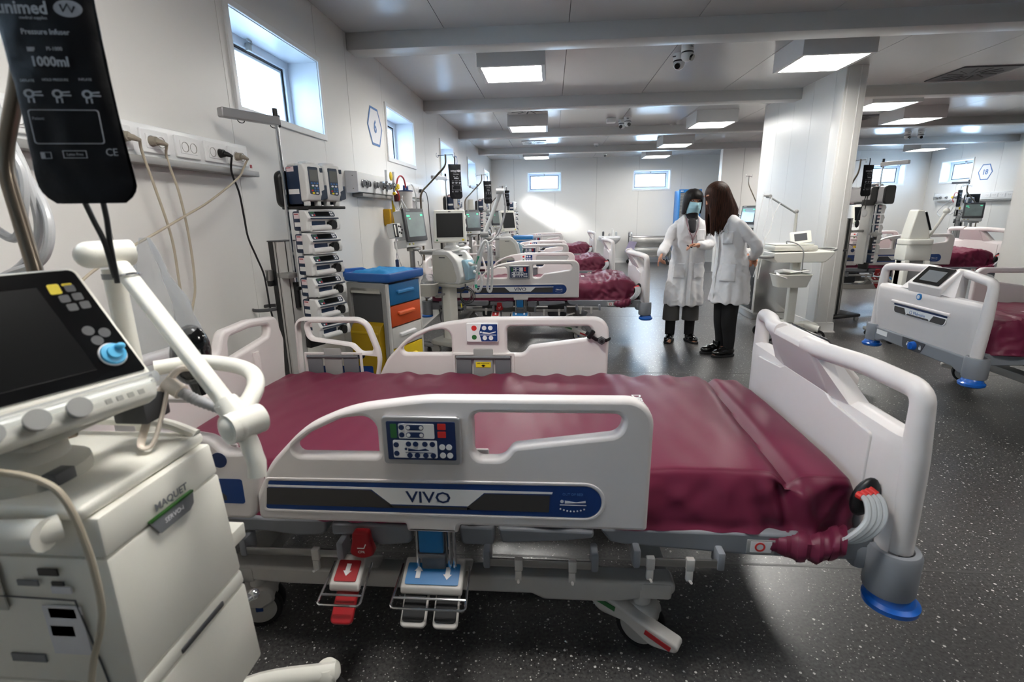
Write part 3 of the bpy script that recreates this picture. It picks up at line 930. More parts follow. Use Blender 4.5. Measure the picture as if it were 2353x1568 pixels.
def make_bed(name, label, seed=1.0, crumple=False, first=False):
    t = thing(name, label, 'hospital bed', group='maroon mattress hospital beds')
    # ---------------- chassis
    b = B()
    for s in (-1, 1):
        b.shape([rp([(-1.12, 0.20, 0.03), (-1.12, 0.25, 0.02), (0.40, 0.25, 0.02), (0.40, 0.20, 0.03), (0.20, 0.165, 0.03), (-0.02, 0.165, 0.03), (-0.06, 0.185, 0.02), (-0.9, 0.185, 0.03)], 5)], 0.07, 0.01, frame((0, s*0.40, 0), (1, 0, 0), (0, 0, 1)))
    for x in (-1.06, 0.34):
        b.b2((x-0.05, -0.44, 0.185), (x+0.05, 0.44, 0.245), 0.012)
    b.done('chassis', M_FRAMEW, t)
    b = B()
    for x in (-0.72, 0.05):
        b.b2((x-0.11, -0.12, 0.22), (x+0.11, 0.12, 0.42), 0.03)
    b.b2((-1.2, -0.38, 0.40), (0.72, 0.38, 0.445), 0.01)
    b.done('lift_column', M_STEELP, t)
    for x, y, a, p in ((-1.02, -0.40, 0.25, False), (0.30, -0.41, -0.55, True), (-1.02, 0.40, 0.1, False), (0.30, 0.41, 3.3, True)):
        caster(t, x, y, a, p)
    # ---------------- deck edge
    for s in (-1, 1):
        F = frame((0, s*0.47, 0), (1, 0, 0), (0, 0, 1))
        for poly in ([(-1.25, 0.480, 0.01), (-0.70, 0.480, 0.01), (-0.70, 0.425, 0.03), (-0.8, 0.42, 0.02), (-0.9, 0.432, 0.02), (-1.25, 0.425, 0.01)],
                     [(-0.685, 0.470, 0.01), (-0.43, 0.470, 0.01), (-0.43, 0.405, 0.02), (-0.53, 0.395, 0.02), (-0.60, 0.43, 0.02), (-0.685, 0.425, 0.01)],
                     [(-0.280, 0.472, 0.01), (-0.172, 0.472, 0.01), (-0.172, 0.408, 0.015), (-0.275, 0.408, 0.015)],
                     [(-0.16, 0.470, 0.006), (0.13, 0.468, 0.006), (0.13, 0.445, 0.01), (0.02, 0.43, 0.01), (-0.15, 0.418, 0.01)],
                     [(0.145, 0.480, 0.006), (0.93, 0.480, 0.006), (0.93, 0.400, 0.01), (0.60, 0.405, 0.02), (0.22, 0.428, 0.03), (0.18, 0.435, 0.02)]):
            B().shape([rp(poly, 4)], 0.05, 0.008, F).done('deck_edge', M_BEDG, t)
        ends = [(-0.962, -0.648), (-0.192, 0.132), (0.254, 0.496)]
        hooks = [[-0.726], [-0.095, 0.066], [0.294, 0.408]]
        for (xa, xb), hk, zc in zip(ends, hooks, (0.385, 0.375, 0.396)):
            ra = B().b2((xa, s*0.525-0.004, zc-0.013), (xb, s*0.525+0.004, zc+0.013), 0.002).done('accessory_rail', M_ALU, t)
            for x in (xa, xb):
                B().b2((x-0.011, s*0.47, zc-0.02), (x+0.011, s*0.533, zc+0.040), 0.006).done('rail_bracket', M_BEDG, ra)
            for x in hk:
                b = B()
                b.b2((x-0.012, s*0.519, zc-0.02), (x+0.012, s*0.538, zc+0.018), 0.003)
                b.b2((x-0.011, s*0.524, zc-0.055), (x+0.009, s*0.538, zc-0.02), 0.003)
                b.cyl((x, s*0.538, zc-0.052), (x, s*0.556, zc-0.044), 0.004, n=8)
                b.done('hook', M_FRAMEW, ra)
        # emergency backrest release
        M = fr(s, 0.515)
        cpr = B(M).shape([mx(rp([(-0.605, 0.462, 0.01), (-0.555, 0.462, 0.01), (-0.552, 0.43, 0.03), (-0.538, 0.385, 0.015), (-0.58, 0.368, 0.05), (-0.62, 0.385, 0.015), (-0.608, 0.43, 0.03)], 5), s)], 0.03, 0.006).done('release_handle', M_RED, t)
        text('CPR', 0.012, M_WHITE, cpr, M @ Matrix.Translation((-s*-0.58, 0.396, 0.0155)), depth=0.0008)
        B(M).shape([mx([(-0.592, 0.411), (-0.572, 0.411), (-0.566, 0.424), (-0.563, 0.423), (-0.570, 0.408), (-0.592, 0.408)], s)], 0.001, 0, Matrix.Translation((0, 0, 0.0155))).done('recline_print', M_WHITE, cpr, smooth=0)
        # rail drop bracket below the long rail
        b = B()
        b.b2((-0.392, s*0.505, 0.32), (-0.318, s*0.535, 0.50), 0.006)
        b.b2((-0.398, s*0.53, 0.395), (-0.314, s*0.552, 0.412), 0.006)
        dr = b.done('rail_bracket', M_STEELP, t)
        b = B()
        for x in (-0.403, -0.305, -0.29):
            b.cyl((x, s*0.53, 0.33), (x, s*0.53, 0.51), 0.006, n=10)
        b.done('guide_rod', M_CHROME, dr)
        B().b2((-0.393, s*0.536, 0.415), (-0.319, s*0.549, 0.50), 0.004).done('rail_release', M_STICKB, dr)
        # foot pedals: a single red one and a pair
        for x0, x1, pads, stick in ((-0.668, -0.575, [(-0.648, -0.582)], M_RED), (-0.448, -0.262, [(-0.438, -0.362), (-0.342, -0.268)], M_STICKB)):
            ysg = s
            b = B()
            F = frame((0, 0, 0), (0, 1, 0), (0, 0, 1))
            b.shape([rp([(ysg*0.36, 0.255, 0.01), (ysg*0.50, 0.362, 0.01), (ysg*0.585, 0.322, 0.008), (ysg*0.59, 0.294, 0.008), (ysg*0.50, 0.317, 0.01), (ysg*0.36, 0.205, 0.01)], 4)], x1-x0, 0.006, frame(((x0+x1)/2, 0, 0), (0, 1, 0), (0, 0, 1)))
            pu = b.done('pedal_unit', M_FRAMEW, t)
            Fs = frame(((x0+x1)/2, ysg*0.545, 0.3425), (-ysg, 0, 0), (0, -ysg*0.085, 0.04))
            hw = (x1-x0)/2-0.012
            sk = B(Fs).shape([rrect(-hw, -0.036, hw, 0.030, 0.005)], 0.002, 0, Matrix.Translation((0, 0, 0.001))).done('pedal_sticker', stick, pu, smooth=0)
            arrows = [(0, -1)] if len(pads) == 1 else [(-0.045, 1), (0.045, -1)]
            for ax, d in arrows:
                B(Fs @ Matrix.Translation((ax, 0, 0.0025))).shape([[(-0.007, -0.018*d), (0.007, -0.018*d), (0.007, 0.004*d), (0.013, 0.004*d), (0, 0.020*d), (-0.013, 0.004*d), (-0.007, 0.004*d)]], 0.001).done('arrow', M_WHITE, pu, smooth=0)
            for pa, pb in pads:
                F2 = frame(((pa+pb)/2, ysg*0.595, 0.272), (-ysg, 0, 0), (0, -ysg*0.085, 0.07))
                h = (pb-pa)/2
                B(F2).shape([rrect(-h, -0.062, h, 0.045, 0.014)], 0.018, 0.005).done('pedal', M_RED if len(pads) == 1 else M_FRAMEW, pu)
                if len(pads) == 2:
                    B(F2).shape([rrect(-h+0.005, -0.048, h-0.005, 0.042, 0.010)], 0.006, 0.002, Matrix.Translation((0, 0, 0.010))).done('pedal_pad', M_RUBBER, pu)
            wy = ysg*0.635
            pts = [(x1+0.012, ysg*0.50, 0.335), (x1+0.018, wy, 0.292), (x0-0.018, wy, 0.292), (x0-0.012, ysg*0.50, 0.335)]
            b = B().tube(fillet(pts, 0.012, 3), 0.004, 8)
            b.tube([(x0-0.015, wy-ysg*0.03, 0.302), (x1+0.015, wy-ysg*0.03, 0.302)], 0.0035, 8)
            b.done('pedal_guard', M_CHROME, pu)
    # ---------------- side rails
    for s in (-1, 1):
        M = fr(s, 0.54)
        B(M).shape([mx(R_OUT, s), mx(R_LH, s), mx(R_RH, s)], 0.046, 0.013, res=3).done('side_rail', M_BED, t)
        b = B(fr(s, 0.5625))
        lip = rp([(-0.850, 0.545, 0.02), (0.165, 0.545, 0.07), (0.215, 0.80, 0.02), (0.19, 0.795, 0.01), (0.150, 0.672, 0.06), (-0.836, 0.668, 0.01)], 6)
        b.shape([mx(rp([(-0.852, 0.551, 0.012), (0.153, 0.551, 0.06), (0.153, 0.671, 0.06), (-0.830, 0.664, 0.012)], 7), s),
                 mx(rp([(-0.842, 0.560, 0.008), (0.143, 0.560, 0.052), (0.143, 0.662, 0.052), (-0.822, 0.655, 0.008)], 7), s)], 0.006, 0.0025)
        b.done('band_surround', M_BED, t)
        band(t, s)
        keypad(t, s)
        inner_panel(t, s)
        hinge(t, s, -0.462, -0.196, True)
        B(M).shape([mx(S_OUT, s), mx(S_H, s)], 0.046, 0.013, res=3).done('head_rail', M_BED, t)
        M2 = fr(s, 0.5638)
        hb = B(M2).shape([mx(rrect(-1.24, 0.575, -0.905, 0.655, 0.008), s)], 0.0016).done('head_rail_band', M_BLUE, t, smooth=0)
        B(M2 @ Matrix.Translation((0, 0, 0.001))).shape([mx([(-1.235, 0.625), (-0.99, 0.625), (-0.96, 0.60), (-0.96, 0.585), (-1.235, 0.585)], s)], 0.0008).done('band_grey', M_DKGREY, hb, smooth=0)
        B(M2).shape([mx(ell(-0.965, 0.715, 0.024, n=20), s)], 0.0016).done('round_badge', M_BLUED, t, smooth=0)
        hinge(t, s, -1.215, -0.955, False)
    # ---------------- headboard
    M = frame((-1.38, 0, 0), (0, 1, 0), (0, 0, 1))
    def lobe(k):
        o = [(k*0.06, 0.865, 0.03), (k*0.10, 0.945, 0.05), (k*0.30, 0.952, 0.2), (k*0.52, 0.925, 0.05), (k*0.565, 0.80, 0.05), (k*0.52, 0.50, 0.05)]
        return o
    L = lobe(1); Rr = lobe(-1)
    out = rp(L+[(q[0], q[1], q[2]) for q in reversed(Rr)], 6)
    holes = []
    for k in (1, -1):
        h = [(k*0.12, 0.815, 0.02), (k*0.135, 0.91, 0.03), (k*0.30, 0.915, 0.1), (k*0.455, 0.895, 0.03), (k*0.43, 0.845, 0.02)]
        holes.append(rp(h if k == 1 else h[::-1], 5))
    B(M).shape([out]+holes, 0.045, 0.014, res=3).done('headboard', M_BED, t)
    for y in (-0.3, 0.3):
        B().tube([(-1.356, y, 0.52), (-1.356, y, 0.76), (-1.362, y, 0.80)], 0.022, 10).done('headboard_rib', M_BED, t)
    b = B()
    b.b2((-1.40, -0.50, 0.38), (-1.24, 0.50, 0.46), 0.015)
    for y in (-0.50, 0.50):
        b.cyl((-1.38, y, 0.33), (-1.38, y, 0.48), 0.055, n=24)
    b.done('head_crossbar', M_BEDG, t)
    for y in (-0.50, 0.50):
        B().lathe([(0, -0.02), (0.06, -0.02), (0.068, -0.012), (0.068, -0.004), (0.055, 0.006), (0.04, 0.012), (0, 0.012)], (-1.39, y, 0.325)).done('head_bumper', M_BLUEB, t)
    # ---------------- footboard
    M = frame((0, 0, 0), (0, 1, 0), (0, 0, 1))
    def fbody(u, v):
        # u around the closed section (thickness), v across the bed
        y = -0.525+1.05*v
        e = min(v, 1-v)*1.05
        k = 1-max(0.0, 1-e/0.05)**2*0.55
        sec = [(0.928, 0.43), (0.928, 0.60), (0.930, 0.765), (0.938, 0.798), (0.965, 0.808), (1.002, 0.802), (1.020, 0.780), (1.024, 0.70), (1.010, 0.55), (0.992, 0.43), (0.96, 0.425)]
        i = u*len(sec); j = int(i) % len(sec); a = sec[j]; c = sec[(j+1) % len(sec)]; w = i-int(i)
        x = a[0]+(c[0]-a[0])*w; z = a[1]+(c[1]-a[1])*w
        xm = 0.968
        return (xm+(x-xm)*k, y, z)
    b = B().grid(fbody, 44, 34, cu=True)
    be = [e for e in b.bm.edges if e.is_boundary]
    bmesh.ops.holes_fill(b.bm, edges=be, sides=0)
    b.done('footboard', M_BED, t, smooth=50)
    # inner panel with groove
    b = B(frame((0.929, 0, 0), (0, -1, 0), (0, 0, 1)))
    b.shape([rp([(-0.41, 0.50, 0.01), (-0.41, 0.765, 0.012), (-0.19, 0.780, 0.01), (-0.15, 0.800, 0.03), (0.15, 0.800, 0.03), (0.19, 0.780, 0.01), (0.41, 0.765, 0.012), (0.41, 0.50, 0.01)], 5)], 0.012, 0.004)
    b.done('inner_panel', M_BED, t)
    b = B()
    for s in (-1, 1):
        pts = fillet([(0.985, s*0.515, 0.46), (0.978, s*0.520, 0.70), (0.972, s*0.515, 0.932), (0.930, s*0.33, 0.948), (0.872, s*0.17, 0.952), (0.872, s*0.10, 0.952)], 0.042, 6)
        b.tube(pts, [0.034]*8+[0.029]*(len(pts)-8), 14)
    b.done('push_handle', M_BED, t)
    b = B(frame((0, 0, 0), (1, 0, 0), (0, 0, 1)))
    b.shape([rp([(0.850, 0.958, 0.008), (0.846, 0.940, 0.006), (0.928, 0.790, 0.008), (1.012, 0.790, 0.01), (1.024, 0.850, 0.015), (0.905, 0.978, 0.015)], 4)], 0.33, 0.01)
    cons = b.done('console', M_BED, t)
    for s in (-1, 1):
        # sloping cheeks beside the console
        P = [(0.90, s*0.165, 0.968), (0.855, s*0.165, 0.945), (0.93, s*0.165, 0.79), (1.015, s*0.165, 0.81), (0.935, s*0.27, 0.80), (1.0, s*0.27, 0.80)]
        bm = bmesh.new(); V = [bm.verts.new(p) for p in P]
        for fcs in ((0, 1, 2, 3), (0, 3, 5), (1, 4, 2), (0, 5, 4, 1), (2, 4, 5, 3)):
            bm.faces.new([V[i] for i in fcs])
        bmesh.ops.recalc_face_normals(bm, faces=bm.faces[:])
        B()._add(bm).done('console_cheek', M_BED, cons, smooth=0)
    Ms = frame((0.9655, 0, 0.9185), (0, 1, 0), (-0.119, 0, 0.135))
    sc = B(Ms).shape([rrect(-0.13, -0.075, 0.13, 0.075, 0.006)], 0.006, 0.002, Matrix.Translation((0, 0, 0.001))).done('touch_screen', M_BLACKG, cons)
    B(Ms).shape([rrect(-0.085, -0.05, 0.09, 0.042, 0.003)], 0.001, 0, Matrix.Translation((0, 0, 0.0045))).done('display', mat('display grey', (120, 124, 128), 0.1, coat=0.5), cons, smooth=0)
    # outer face: badge, grip with emblem band, lower beam with lock knob
    Mo = frame((1.022, 0, 0), (0, 1, 0), (0, 0, 1))
    bd = B(frame((1.0225, 0, 0), (0, 1, 0), (0, 0, 1))).shape([ell(-0.02, 0.765, 0.024, n=24)], 0.012, 0.003).done('badge', M_STICKB, t)
    B(frame((1.029, 0, 0), (0, 1, 0), (0, 0, 1))).shape([ell(-0.02, 0.765, 0.014, n=18)], 0.003).done('badge_centre', M_HEXL, bd, smooth=0)
    Me = frame((1.021, 0, 0.655), (0, 1, 0), (-0.06, 0, 1))
    em = B(Me).shape([rp([(-0.27, 0.025, 0.004), (-0.265, -0.045, 0.03), (0.265, -0.045, 0.03), (0.27, 0.025, 0.004)], 6)], 0.004).done('emblem_band', M_WHITE, t, smooth=0)
    B(Me).shape([rrect(-0.27, 0.010, 0.27, 0.026, 0.004)], 0.008, 0.002).done('band_blue', M_BLUED, em)
    for k in (-1, 1):
        q = [(k*0.262, 0.002, 0.004), (k*0.255, -0.043, 0.025), (k*0.12, -0.043, 0.004), (k*0.15, 0.002, 0.004)]
        B(Me).shape([rp(q if k == 1 else q[::-1], 5)], 0.006).done('band_grey', M_DKGREY, em, smooth=0)
    b = B(Me).shape([rp([(-0.12, -0.043, 0), (0.12, -0.043, 0), (0.105, -0.03, 0), (-0.105, -0.03, 0)], 1)], 0.006)
    b.done('band_grey', M_DKGREY, em, smooth=0)
    B(Me).tube([(-0.295, 0.036, 0.004), (0.295, 0.036, 0.004)], 0.012, 10).done('grip_lip', M_BED, em)
    text('Malvestio', 0.032, M_HEX, em, Me @ Matrix.Translation((0.012, -0.016, 0.0025)), depth=0.001)
    B(Me).shape([ell(-0.075, -0.016, 0.013, n=16), ell(-0.075, -0.016, 0.010, n=16)], 0.006).done('emblem', M_HEX, em, smooth=0)
    # lower grey beam with corner cups
    b = B()
    b.shape([rp([(-0.50, 0.45, 0.01), (0.50, 0.45, 0.01), (0.50, 0.335, 0.02), (0.42, 0.335, 0.02), (0.36, 0.36, 0.03), (-0.36, 0.36, 0.03), (-0.42, 0.335, 0.02), (-0.50, 0.335, 0.02)], 5)], 0.05, 0.01, frame((0.985, 0, 0), (0, 1, 0), (0, 0, 1)))
    b.b2((0.80, -0.40, 0.40), (0.97, 0.40, 0.45), 0.01)
    for s in (-1, 1):
        b.lathe([(0.0, 0.0), (0.062, 0.0), (0.066, 0.01), (0.066, 0.125), (0.060, 0.137), (0.046, 0.137), (0.042, 0.128), (0.040, 0.05), (0.0, 0.05)], (0.975, s*0.515, 0.328), (0, 0, 1), 28)
        b.b2((0.88, s*0.46-0.04, 0.37), (0.98, s*0.46+0.04, 0.455), 0.02)
    b.done('foot_beam', M_BEDG, t)
    for s in (-1, 1):
        b = B().lathe([(0, -0.055), (0.055, -0.055), (0.07, -0.045), (0.072, -0.03), (0.06, -0.022), (0.056, -0.008), (0.05, 0.0), (0, 0.0)], (0.985, s*0.52, 0.328), (0, 0, 1), 28)
        b.done('bumper', M_BLUEB, t)
    Mk = frame((1.011, 0, 0.405), (0, 1, 0), (0, 0, 1))
    kp = B(Mk).shape([rp([(-0.13, 0.04, 0.005), (-0.12, -0.04, 0.03), (0.07, -0.04, 0.03), (0.11, 0.04, 0.005)], 5)], 0.006).done('lock_plate', M_GREYD, t)
    b = B(Mk); b.cyl((0, 0, 0), (0, 0, 0.03), 0.033, 0.028, 20); b.box((0, 0, 0.034), (0.018, 0.05, 0.012), 0.004)
    b.done('lock_knob', M_BLUEB, kp)
    for x in (-0.065, 0.065):
        b = B(Mk @ Matrix.Translation((x, 0, 0.004)))
        b.shape([rrect(-0.011, -0.014, 0.011, 0.004, 0.002)], 0.001)
        b.shape([ell(0.004 if x < 0 else 0, 0.008, 0.009, n=14), ell(0.004 if x < 0 else 0, 0.008, 0.006, n=14)], 0.001)
        b.done('lock_print', M_WHITE, kp, smooth=0)
    b = B(frame((1.0115, 0, 0.405), (0, 1, 0), (0, 0, 1)))
    b.shape([rrect(-0.44, -0.01, -0.31, 0.028, 0.002)], 0.001)
    b.done('rating_label', M_WHITE, t, smooth=0)
    # warning label on the side of the deck
    lb = B().b2((0.575, -0.5, 0.415), (0.655, -0.4965, 0.462), 0.003).done('label_plate', M_GREYP, t)
    lp = B(frame((0.615, -0.501, 0.44), (1, 0, 0), (0, 0, 1)))
    lp.shape([rrect(-0.03, -0.018, 0.03, 0.018, 0.002)], 0.001)
    lp.done('label_film', M_WHITE, lb, smooth=0)
    B(frame((0.612, -0.502, 0.44), (1, 0, 0), (0, 0, 1))).shape([ell(0, 0, 0.015, n=18), ell(0, 0, 0.010, n=18)], 0.001).done('label_ring', M_REDP, lb, smooth=0)
    # ---------------- mattress
    mt = mattress_mesh(seed, crumple).done('mattress', M_MAR, t, smooth=60)
    Mt = frame((0.345, 0.09, 0.669), (0, -1, 0), (1, 0, 0))
    text('DISSE', 0.05, M_WHITE, mt, Mt, 'cover_print', depth=0.001, bold=0.001)
    text('SYSTEM', 0.018, M_WHITE, mt, Mt @ Matrix.Translation((0.03, -0.04, 0)), 'cover_print', depth=0.001)
    # air hoses of the mattress at the foot corner
    b = B().sph((0.893, -0.478, 0.60), (0.034, 0.022, 0.062), 16, (0, 0.3, 0))
    hs = b.done('hose_socket', M_BLACK, t)
    for k in range(4):
        o = k*0.014
        pts = spline([(0.893-o*0.8, -0.490-o*0.2, 0.632-o*0.3), (0.912-o, -0.525, 0.612), (0.905-o, -0.548, 0.565), (0.865-o, -0.548, 0.512), (0.80, -0.515, 0.475)], 6)
        B().tube(pts, 0.0085, 8).done('air_hose', M_TUBE, hs)
        B().cyl(pts[0], pts[3], 0.0105, n=10).done('hose_collar', M_REDP, hs)
    def sleeve(u, v):
        c = spline([(0.60, -0.46, 0.462), (0.66, -0.475, 0.448), (0.72, -0.49, 0.445), (0.78, -0.505, 0.455), (0.83, -0.52, 0.49)], 6)
        p = c[min(int(u*(len(c)-1)+0.5), len(c)-1)]
        r = 0.018+0.027*math.sin(min(1, u*1.3)*PI/2)
        a = v*2*PI
        r *= 1+0.22*mnoise.noise(Vector((u*9+seed, math.cos(a)*2, math.sin(a)*2)))+0.08*math.sin(u*38)
        return (p.x+0.3*r*math.cos(a), p.y+0.9*r*math.cos(a), p.z+r*math.sin(a)-0.004)
    B().grid(sleeve, 40, 18, cv=True).done('hose_sleeve', M_MAR, t, smooth=60)
    return t

bed1 = make_bed('hospital_bed', 'white hospital bed with smooth maroon mattress and black strap clip, beside the cream ventilator', 1.0, False)
bed1.location = (0, 1.83, 0)
# buckle strap on the far rail of the first bed
b = B()
b.tube([(0.165, 0.512, 0.845), (0.185, 0.505, 0.832), (0.215, 0.506, 0.812), (0.262, 0.507, 0.808), (0.28, 0.53, 0.81)], 0.010, 8, flat=0.45)
b.box((0.188, 0.507, 0.838), (0.022, 0.02, 0.045), 0.004, rot=(0, 0.6, 0))
sb = b.done('strap', M_BLACK, bed1)
b = B().cyl((0.238, 0.512, 0.808), (0.238, 0.488, 0.808), 0.020, 0.017, 6)
b.done('strap_knob', M_GREYD, sb)
B().cyl((0.238, 0.488, 0.808), (0.238, 0.485, 0.808), 0.008, n=12).done('strap_knob_centre', M_BLACK, sb)

bed2 = make_bed('hospital_bed', 'white hospital bed with rumpled maroon mattress beside the women, paper on its foot handle', 5.0, True)
bed2.location = (0.02, 5.88, 0)
BEDS = []
for loc, rz, lab in [((0.0, 8.72, 0), 0, 'white hospital bed with rumpled mattress between the paper-topped bed and the sunlit bed'),
                     ((0.0, 12.2, 0), 0, 'white hospital bed with sunlit mattress nearest the wash basin'),
                     ((3.68, 3.80, 0), PI, 'white hospital bed seen from its footboard with emblem band and lock knob'),
                     ((4.90, 7.56, 0.14), 0, 'raised white hospital bed standing between the partition and the pier')]:
    c = copy_tree(bed2)
    c.location = loc; c.rotation_euler = (0, 0, rz); c['label'] = lab
    BEDS.append(c)
t = tag(B(Matrix.Translation((0.935, 6.20, 0.925)) @ Euler((0.5, 0.15, 0.3)).to_matrix().to_4x4()).box((0, 0.02, 0.06), (0.10, 0.004, 0.15), 0).done('folded_paper', mat('lilac paper', (196, 190, 222), 0.7)),
        'folded lilac paper tucked on the bed foot handle', 'paper')
# ================================================================== ventilator beside the first bed
M_NEARW = M_CREAM
def near_ventilator():
    t = thing('ventilator', 'cream intensive care ventilator on a cart, black tilted screen with blue knob', 'ventilator', (-0.87, 0.75, 0))
    o = Vector((0.87, -0.75, 0))
    T = Matrix.Translation(o)
    xf, xb, ya, yb = -0.683, -1.06, 0.62, 0.88
    # body tapers outwards a little towards the floor
    def bodyf(z0, z1, g0, g1):
        bm = bmesh.new(); V = []
        for z, g in ((z0, g0), (z1, g1)):
            V.append([bm.verts.new(p) for p in ((xf+g, ya-g, z), (xf+g, yb+g, z), (xb, yb+g, z), (xb, ya-g, z))])
        for i in range(4):
            bm.faces.new((V[0][i], V[0][(i+1) % 4], V[1][(i+1) % 4], V[1][i]))
        bm.faces.new(V[0][::-1]); bm.faces.new(V[1])
        bmesh.ops.recalc_face_normals(bm, faces=bm.faces[:])
        bmesh.ops.bevel(bm, geom=bm.edges[:], offset=0.006, segments=2, affect='EDGES', profile=0.5)
        return bm
    body = B(T)._add(bodyf(0.895, 0.962, 0.004, 0.0)).done('upper_panel', M_CREAM, t)
    B(T)._add(bodyf(0.66, 0.893, 0.012, 0.004)).done('front_panel', M_CREAM, t)
    B(T)._add(bodyf(0.625, 0.658, 0.014, 0.012)).done('drawer', M_CREAM, t)
    B(T)._add(bodyf(0.42, 0.622, 0.02, 0.014)).done('lower_panel', M_CREAM, t)
    B(T)._add(bodyf(0.425, 0.955, 0.0, -0.004)).done('seam_core', M_GREYD, t)
    b = B(T).b2((xb-0.01, ya-0.012, 0.962), (xf-0.012, yb+0.004, 0.985), 0.009, 3)
    b.done('top_plate', M_CREAM, t)
    # drawer pull
    B(T).b2((xf+0.008, 0.70, 0.628), (xf+0.016, 0.82, 0.640), 0.003).done('drawer_pull', M_GREYD, t)
    # lettering on the front
    Mf = T @ frame((xf+0.0065, 0.75, 0.905), (0, 1, 0), (-0.03, 0, 1))
    text('MAQUET', 0.019, M_PRINTG, t, Mf @ Matrix.Translation((0.005, 0.012, 0.0002)), depth=0.0008, bold=0.0003)
    pl = B(Mf).shape([rp([(-0.052, -0.004, 0), (0.052, -0.004, 0), (0.048, -0.026, 0.004), (0.036, -0.034, 0.004), (-0.036, -0.034, 0.004)], 3)], 0.004, 0.0, Matrix.Translation((0, 0, 0.001))).done('name_plate', M_PRINTG, t, smooth=0)
    B(Mf).shape([[(-0.052, -0.001), (0.052, -0.001), (0.052, -0.005), (-0.052, -0.005)]], 0.006, 0.0, Matrix.Translation((0, 0, 0.001))).done('green_line', mat('green line', (40, 90, 30), 0.5), pl, smooth=0)
    text('SERVO-i', 0.013, M_HEXL, pl, Mf @ Matrix.Translation((0, -0.019, 0.0032)), depth=0.0006)
    # side towards the room entrance: labels and panel lines
    def lab(x0, z0, x1, z1, m, nm='side_label'):
        B(T).b2((x0, ya-0.0135, z0), (x1, ya-0.0110, z1)).done(nm, m, t, smooth=0)
    lab(-0.79, 0.868, -0.757, 0.880, M_BLACK); lab(-0.772, 0.850, -0.752, 0.857, M_BLACK); lab(-0.83, 0.848, -0.795, 0.858, M_PRINTG)
    lab(-0.775, 0.836, -0.742, 0.848, M_HEXL)
    lab(-0.80, 0.72, -0.735, 0.812, M_HEXL); lab(-0.795, 0.755, -0.755, 0.775, M_PRINTG, 'side_print'); lab(-0.79, 0.79, -0.745, 0.808, M_PRINTG, 'side_print')
    lab(-0.88, 0.70, -0.82, 0.715, M_PRINTG)
    lab(-1.02, 0.80, -0.86, 0.88, M_CREAMD, 'side_hatch')
    b = B(T)
    b.tube([(-1.05, ya-0.013, 0.832), (-0.74, ya-0.013, 0.824), (-0.722, ya-0.0135, 0.70), (-0.70, ya-0.018, 0.55)], 0.0016, 6)
    b.done('side_groove', M_GREYD, t)
    # handle bar around the side
    b = B(T).tube(fillet([(-1.06, 0.60, 0.958), (-1.06, 0.565, 0.958), (-0.742, 0.570, 0.962), (-0.722, 0.60, 0.962)], 0.03, 5), 0.019, 14)
    b.tube([(-0.80, 0.571, 0.961), (-0.722, 0.577, 0.963)], 0.0235, 14)
    b.done('side_handle', M_CREAM, t)
    # cart: column, base and casters
    b = B(T).b2((-0.98, 0.68, 0.14), (-0.80, 0.82, 0.43), 0.02)
    b.done('cart_column', M_CREAMD, t)
    b = B(T)
    for y in (0.46, 1.135):
        b.tube(spline([(-1.02, 0.75+(y-0.75)*0.25, 0.14), (-0.85, 0.75+(y-0.75)*0.8, 0.125), (-0.62, y, 0.115)], 6), 0.032, 12, flat=0.8)
    b.tube([(-1.05, 0.42, 0.13), (-1.05, 1.05, 0.13)], 0.03, 12)
    b.done('cart_base', M_CREAM, t)
    for x, y in ((-0.63, 0.46), (-0.645, 1.135), (-1.05, 0.44), (-1.05, 1.03)):
        w = B(T).cyl((x, y-0.012, 0.05), (x, y+0.012, 0.05), 0.05, n=20).done('caster', M_RUBBER, t)
        B(T).lathe([(0, 0.0), (0.036, 0), (0.036, 0.02), (0.026, 0.035), (0, 0.038)], (x, y, 0.105)).done('caster_cap', M_CREAM, w)
    # side shelf and clamp on the far side
    B(T).b2((-0.82, 0.90, 0.662), (-0.725, 1.0, 0.70), 0.004).done('side_shelf', M_CREAM, t)
    b = B(T).cyl((-0.72, 0.90, 0.535), (-0.70, 0.955, 0.535), 0.008, n=12); b.sph((-0.70, 0.957, 0.535), 0.013, 12)
    b.done('clamp_knob', M_CHROME, t)
    # ---- user interface
    A = (-0.687, 0.762, 1.153)
    Mu = T @ frame(A, (0.335, 0.942, 0), (-0.4831, 0.1718, 0.8586))
    hous = B(Mu).shape([rp([(-0.37, -0.012, 0.012), (0.012, -0.012, 0.010), (-0.014, 0.202, 0.014), (-0.35, 0.202, 0.014)], 5)], 0.045, 0.006, Matrix.Translation((0, 0, -0.024))).done('interface_housing', M_CREAM, t)
    B(Mu).shape([rp([(-0.362, 0.002, 0.004), (0.004, 0.0, 0.004), (-0.021, 0.196, 0.010), (-0.343, 0.196, 0.010)], 4)], 0.003, 0.0008, Matrix.Translation((0, 0, -0.0005))).done('screen_glass', M_BLACKG, hous)
    B(Mu).shape([[(-0.335, 0.020), (-0.061, 0.020), (-0.079, 0.170), (-0.32, 0.170)]], 0.001, 0, Matrix.Translation((0, 0, 0.0012))).done('screen', M_SCREEN, hous, smooth=0)
    def key(x, y, w, h, m):
        B(Mu).shape([rrect(x-w/2, y-h/2, x+w/2, y+h/2, 0.003)], 0.001, 0, Matrix.Translation((0, 0, 0.0014))).done('key', m, hous, smooth=0)
    key(-0.0585, 0.164, 0.016, 0.018, M_YEL); key(-0.040, 0.170, 0.014, 0.004, M_YEL)
    for x, y in ((-0.038, 0.163), (-0.052, 0.146), (-0.034, 0.147), (-0.048, 0.130), (-0.030, 0.131)):
        key(x, y, 0.014, 0.013, M_GREYD)
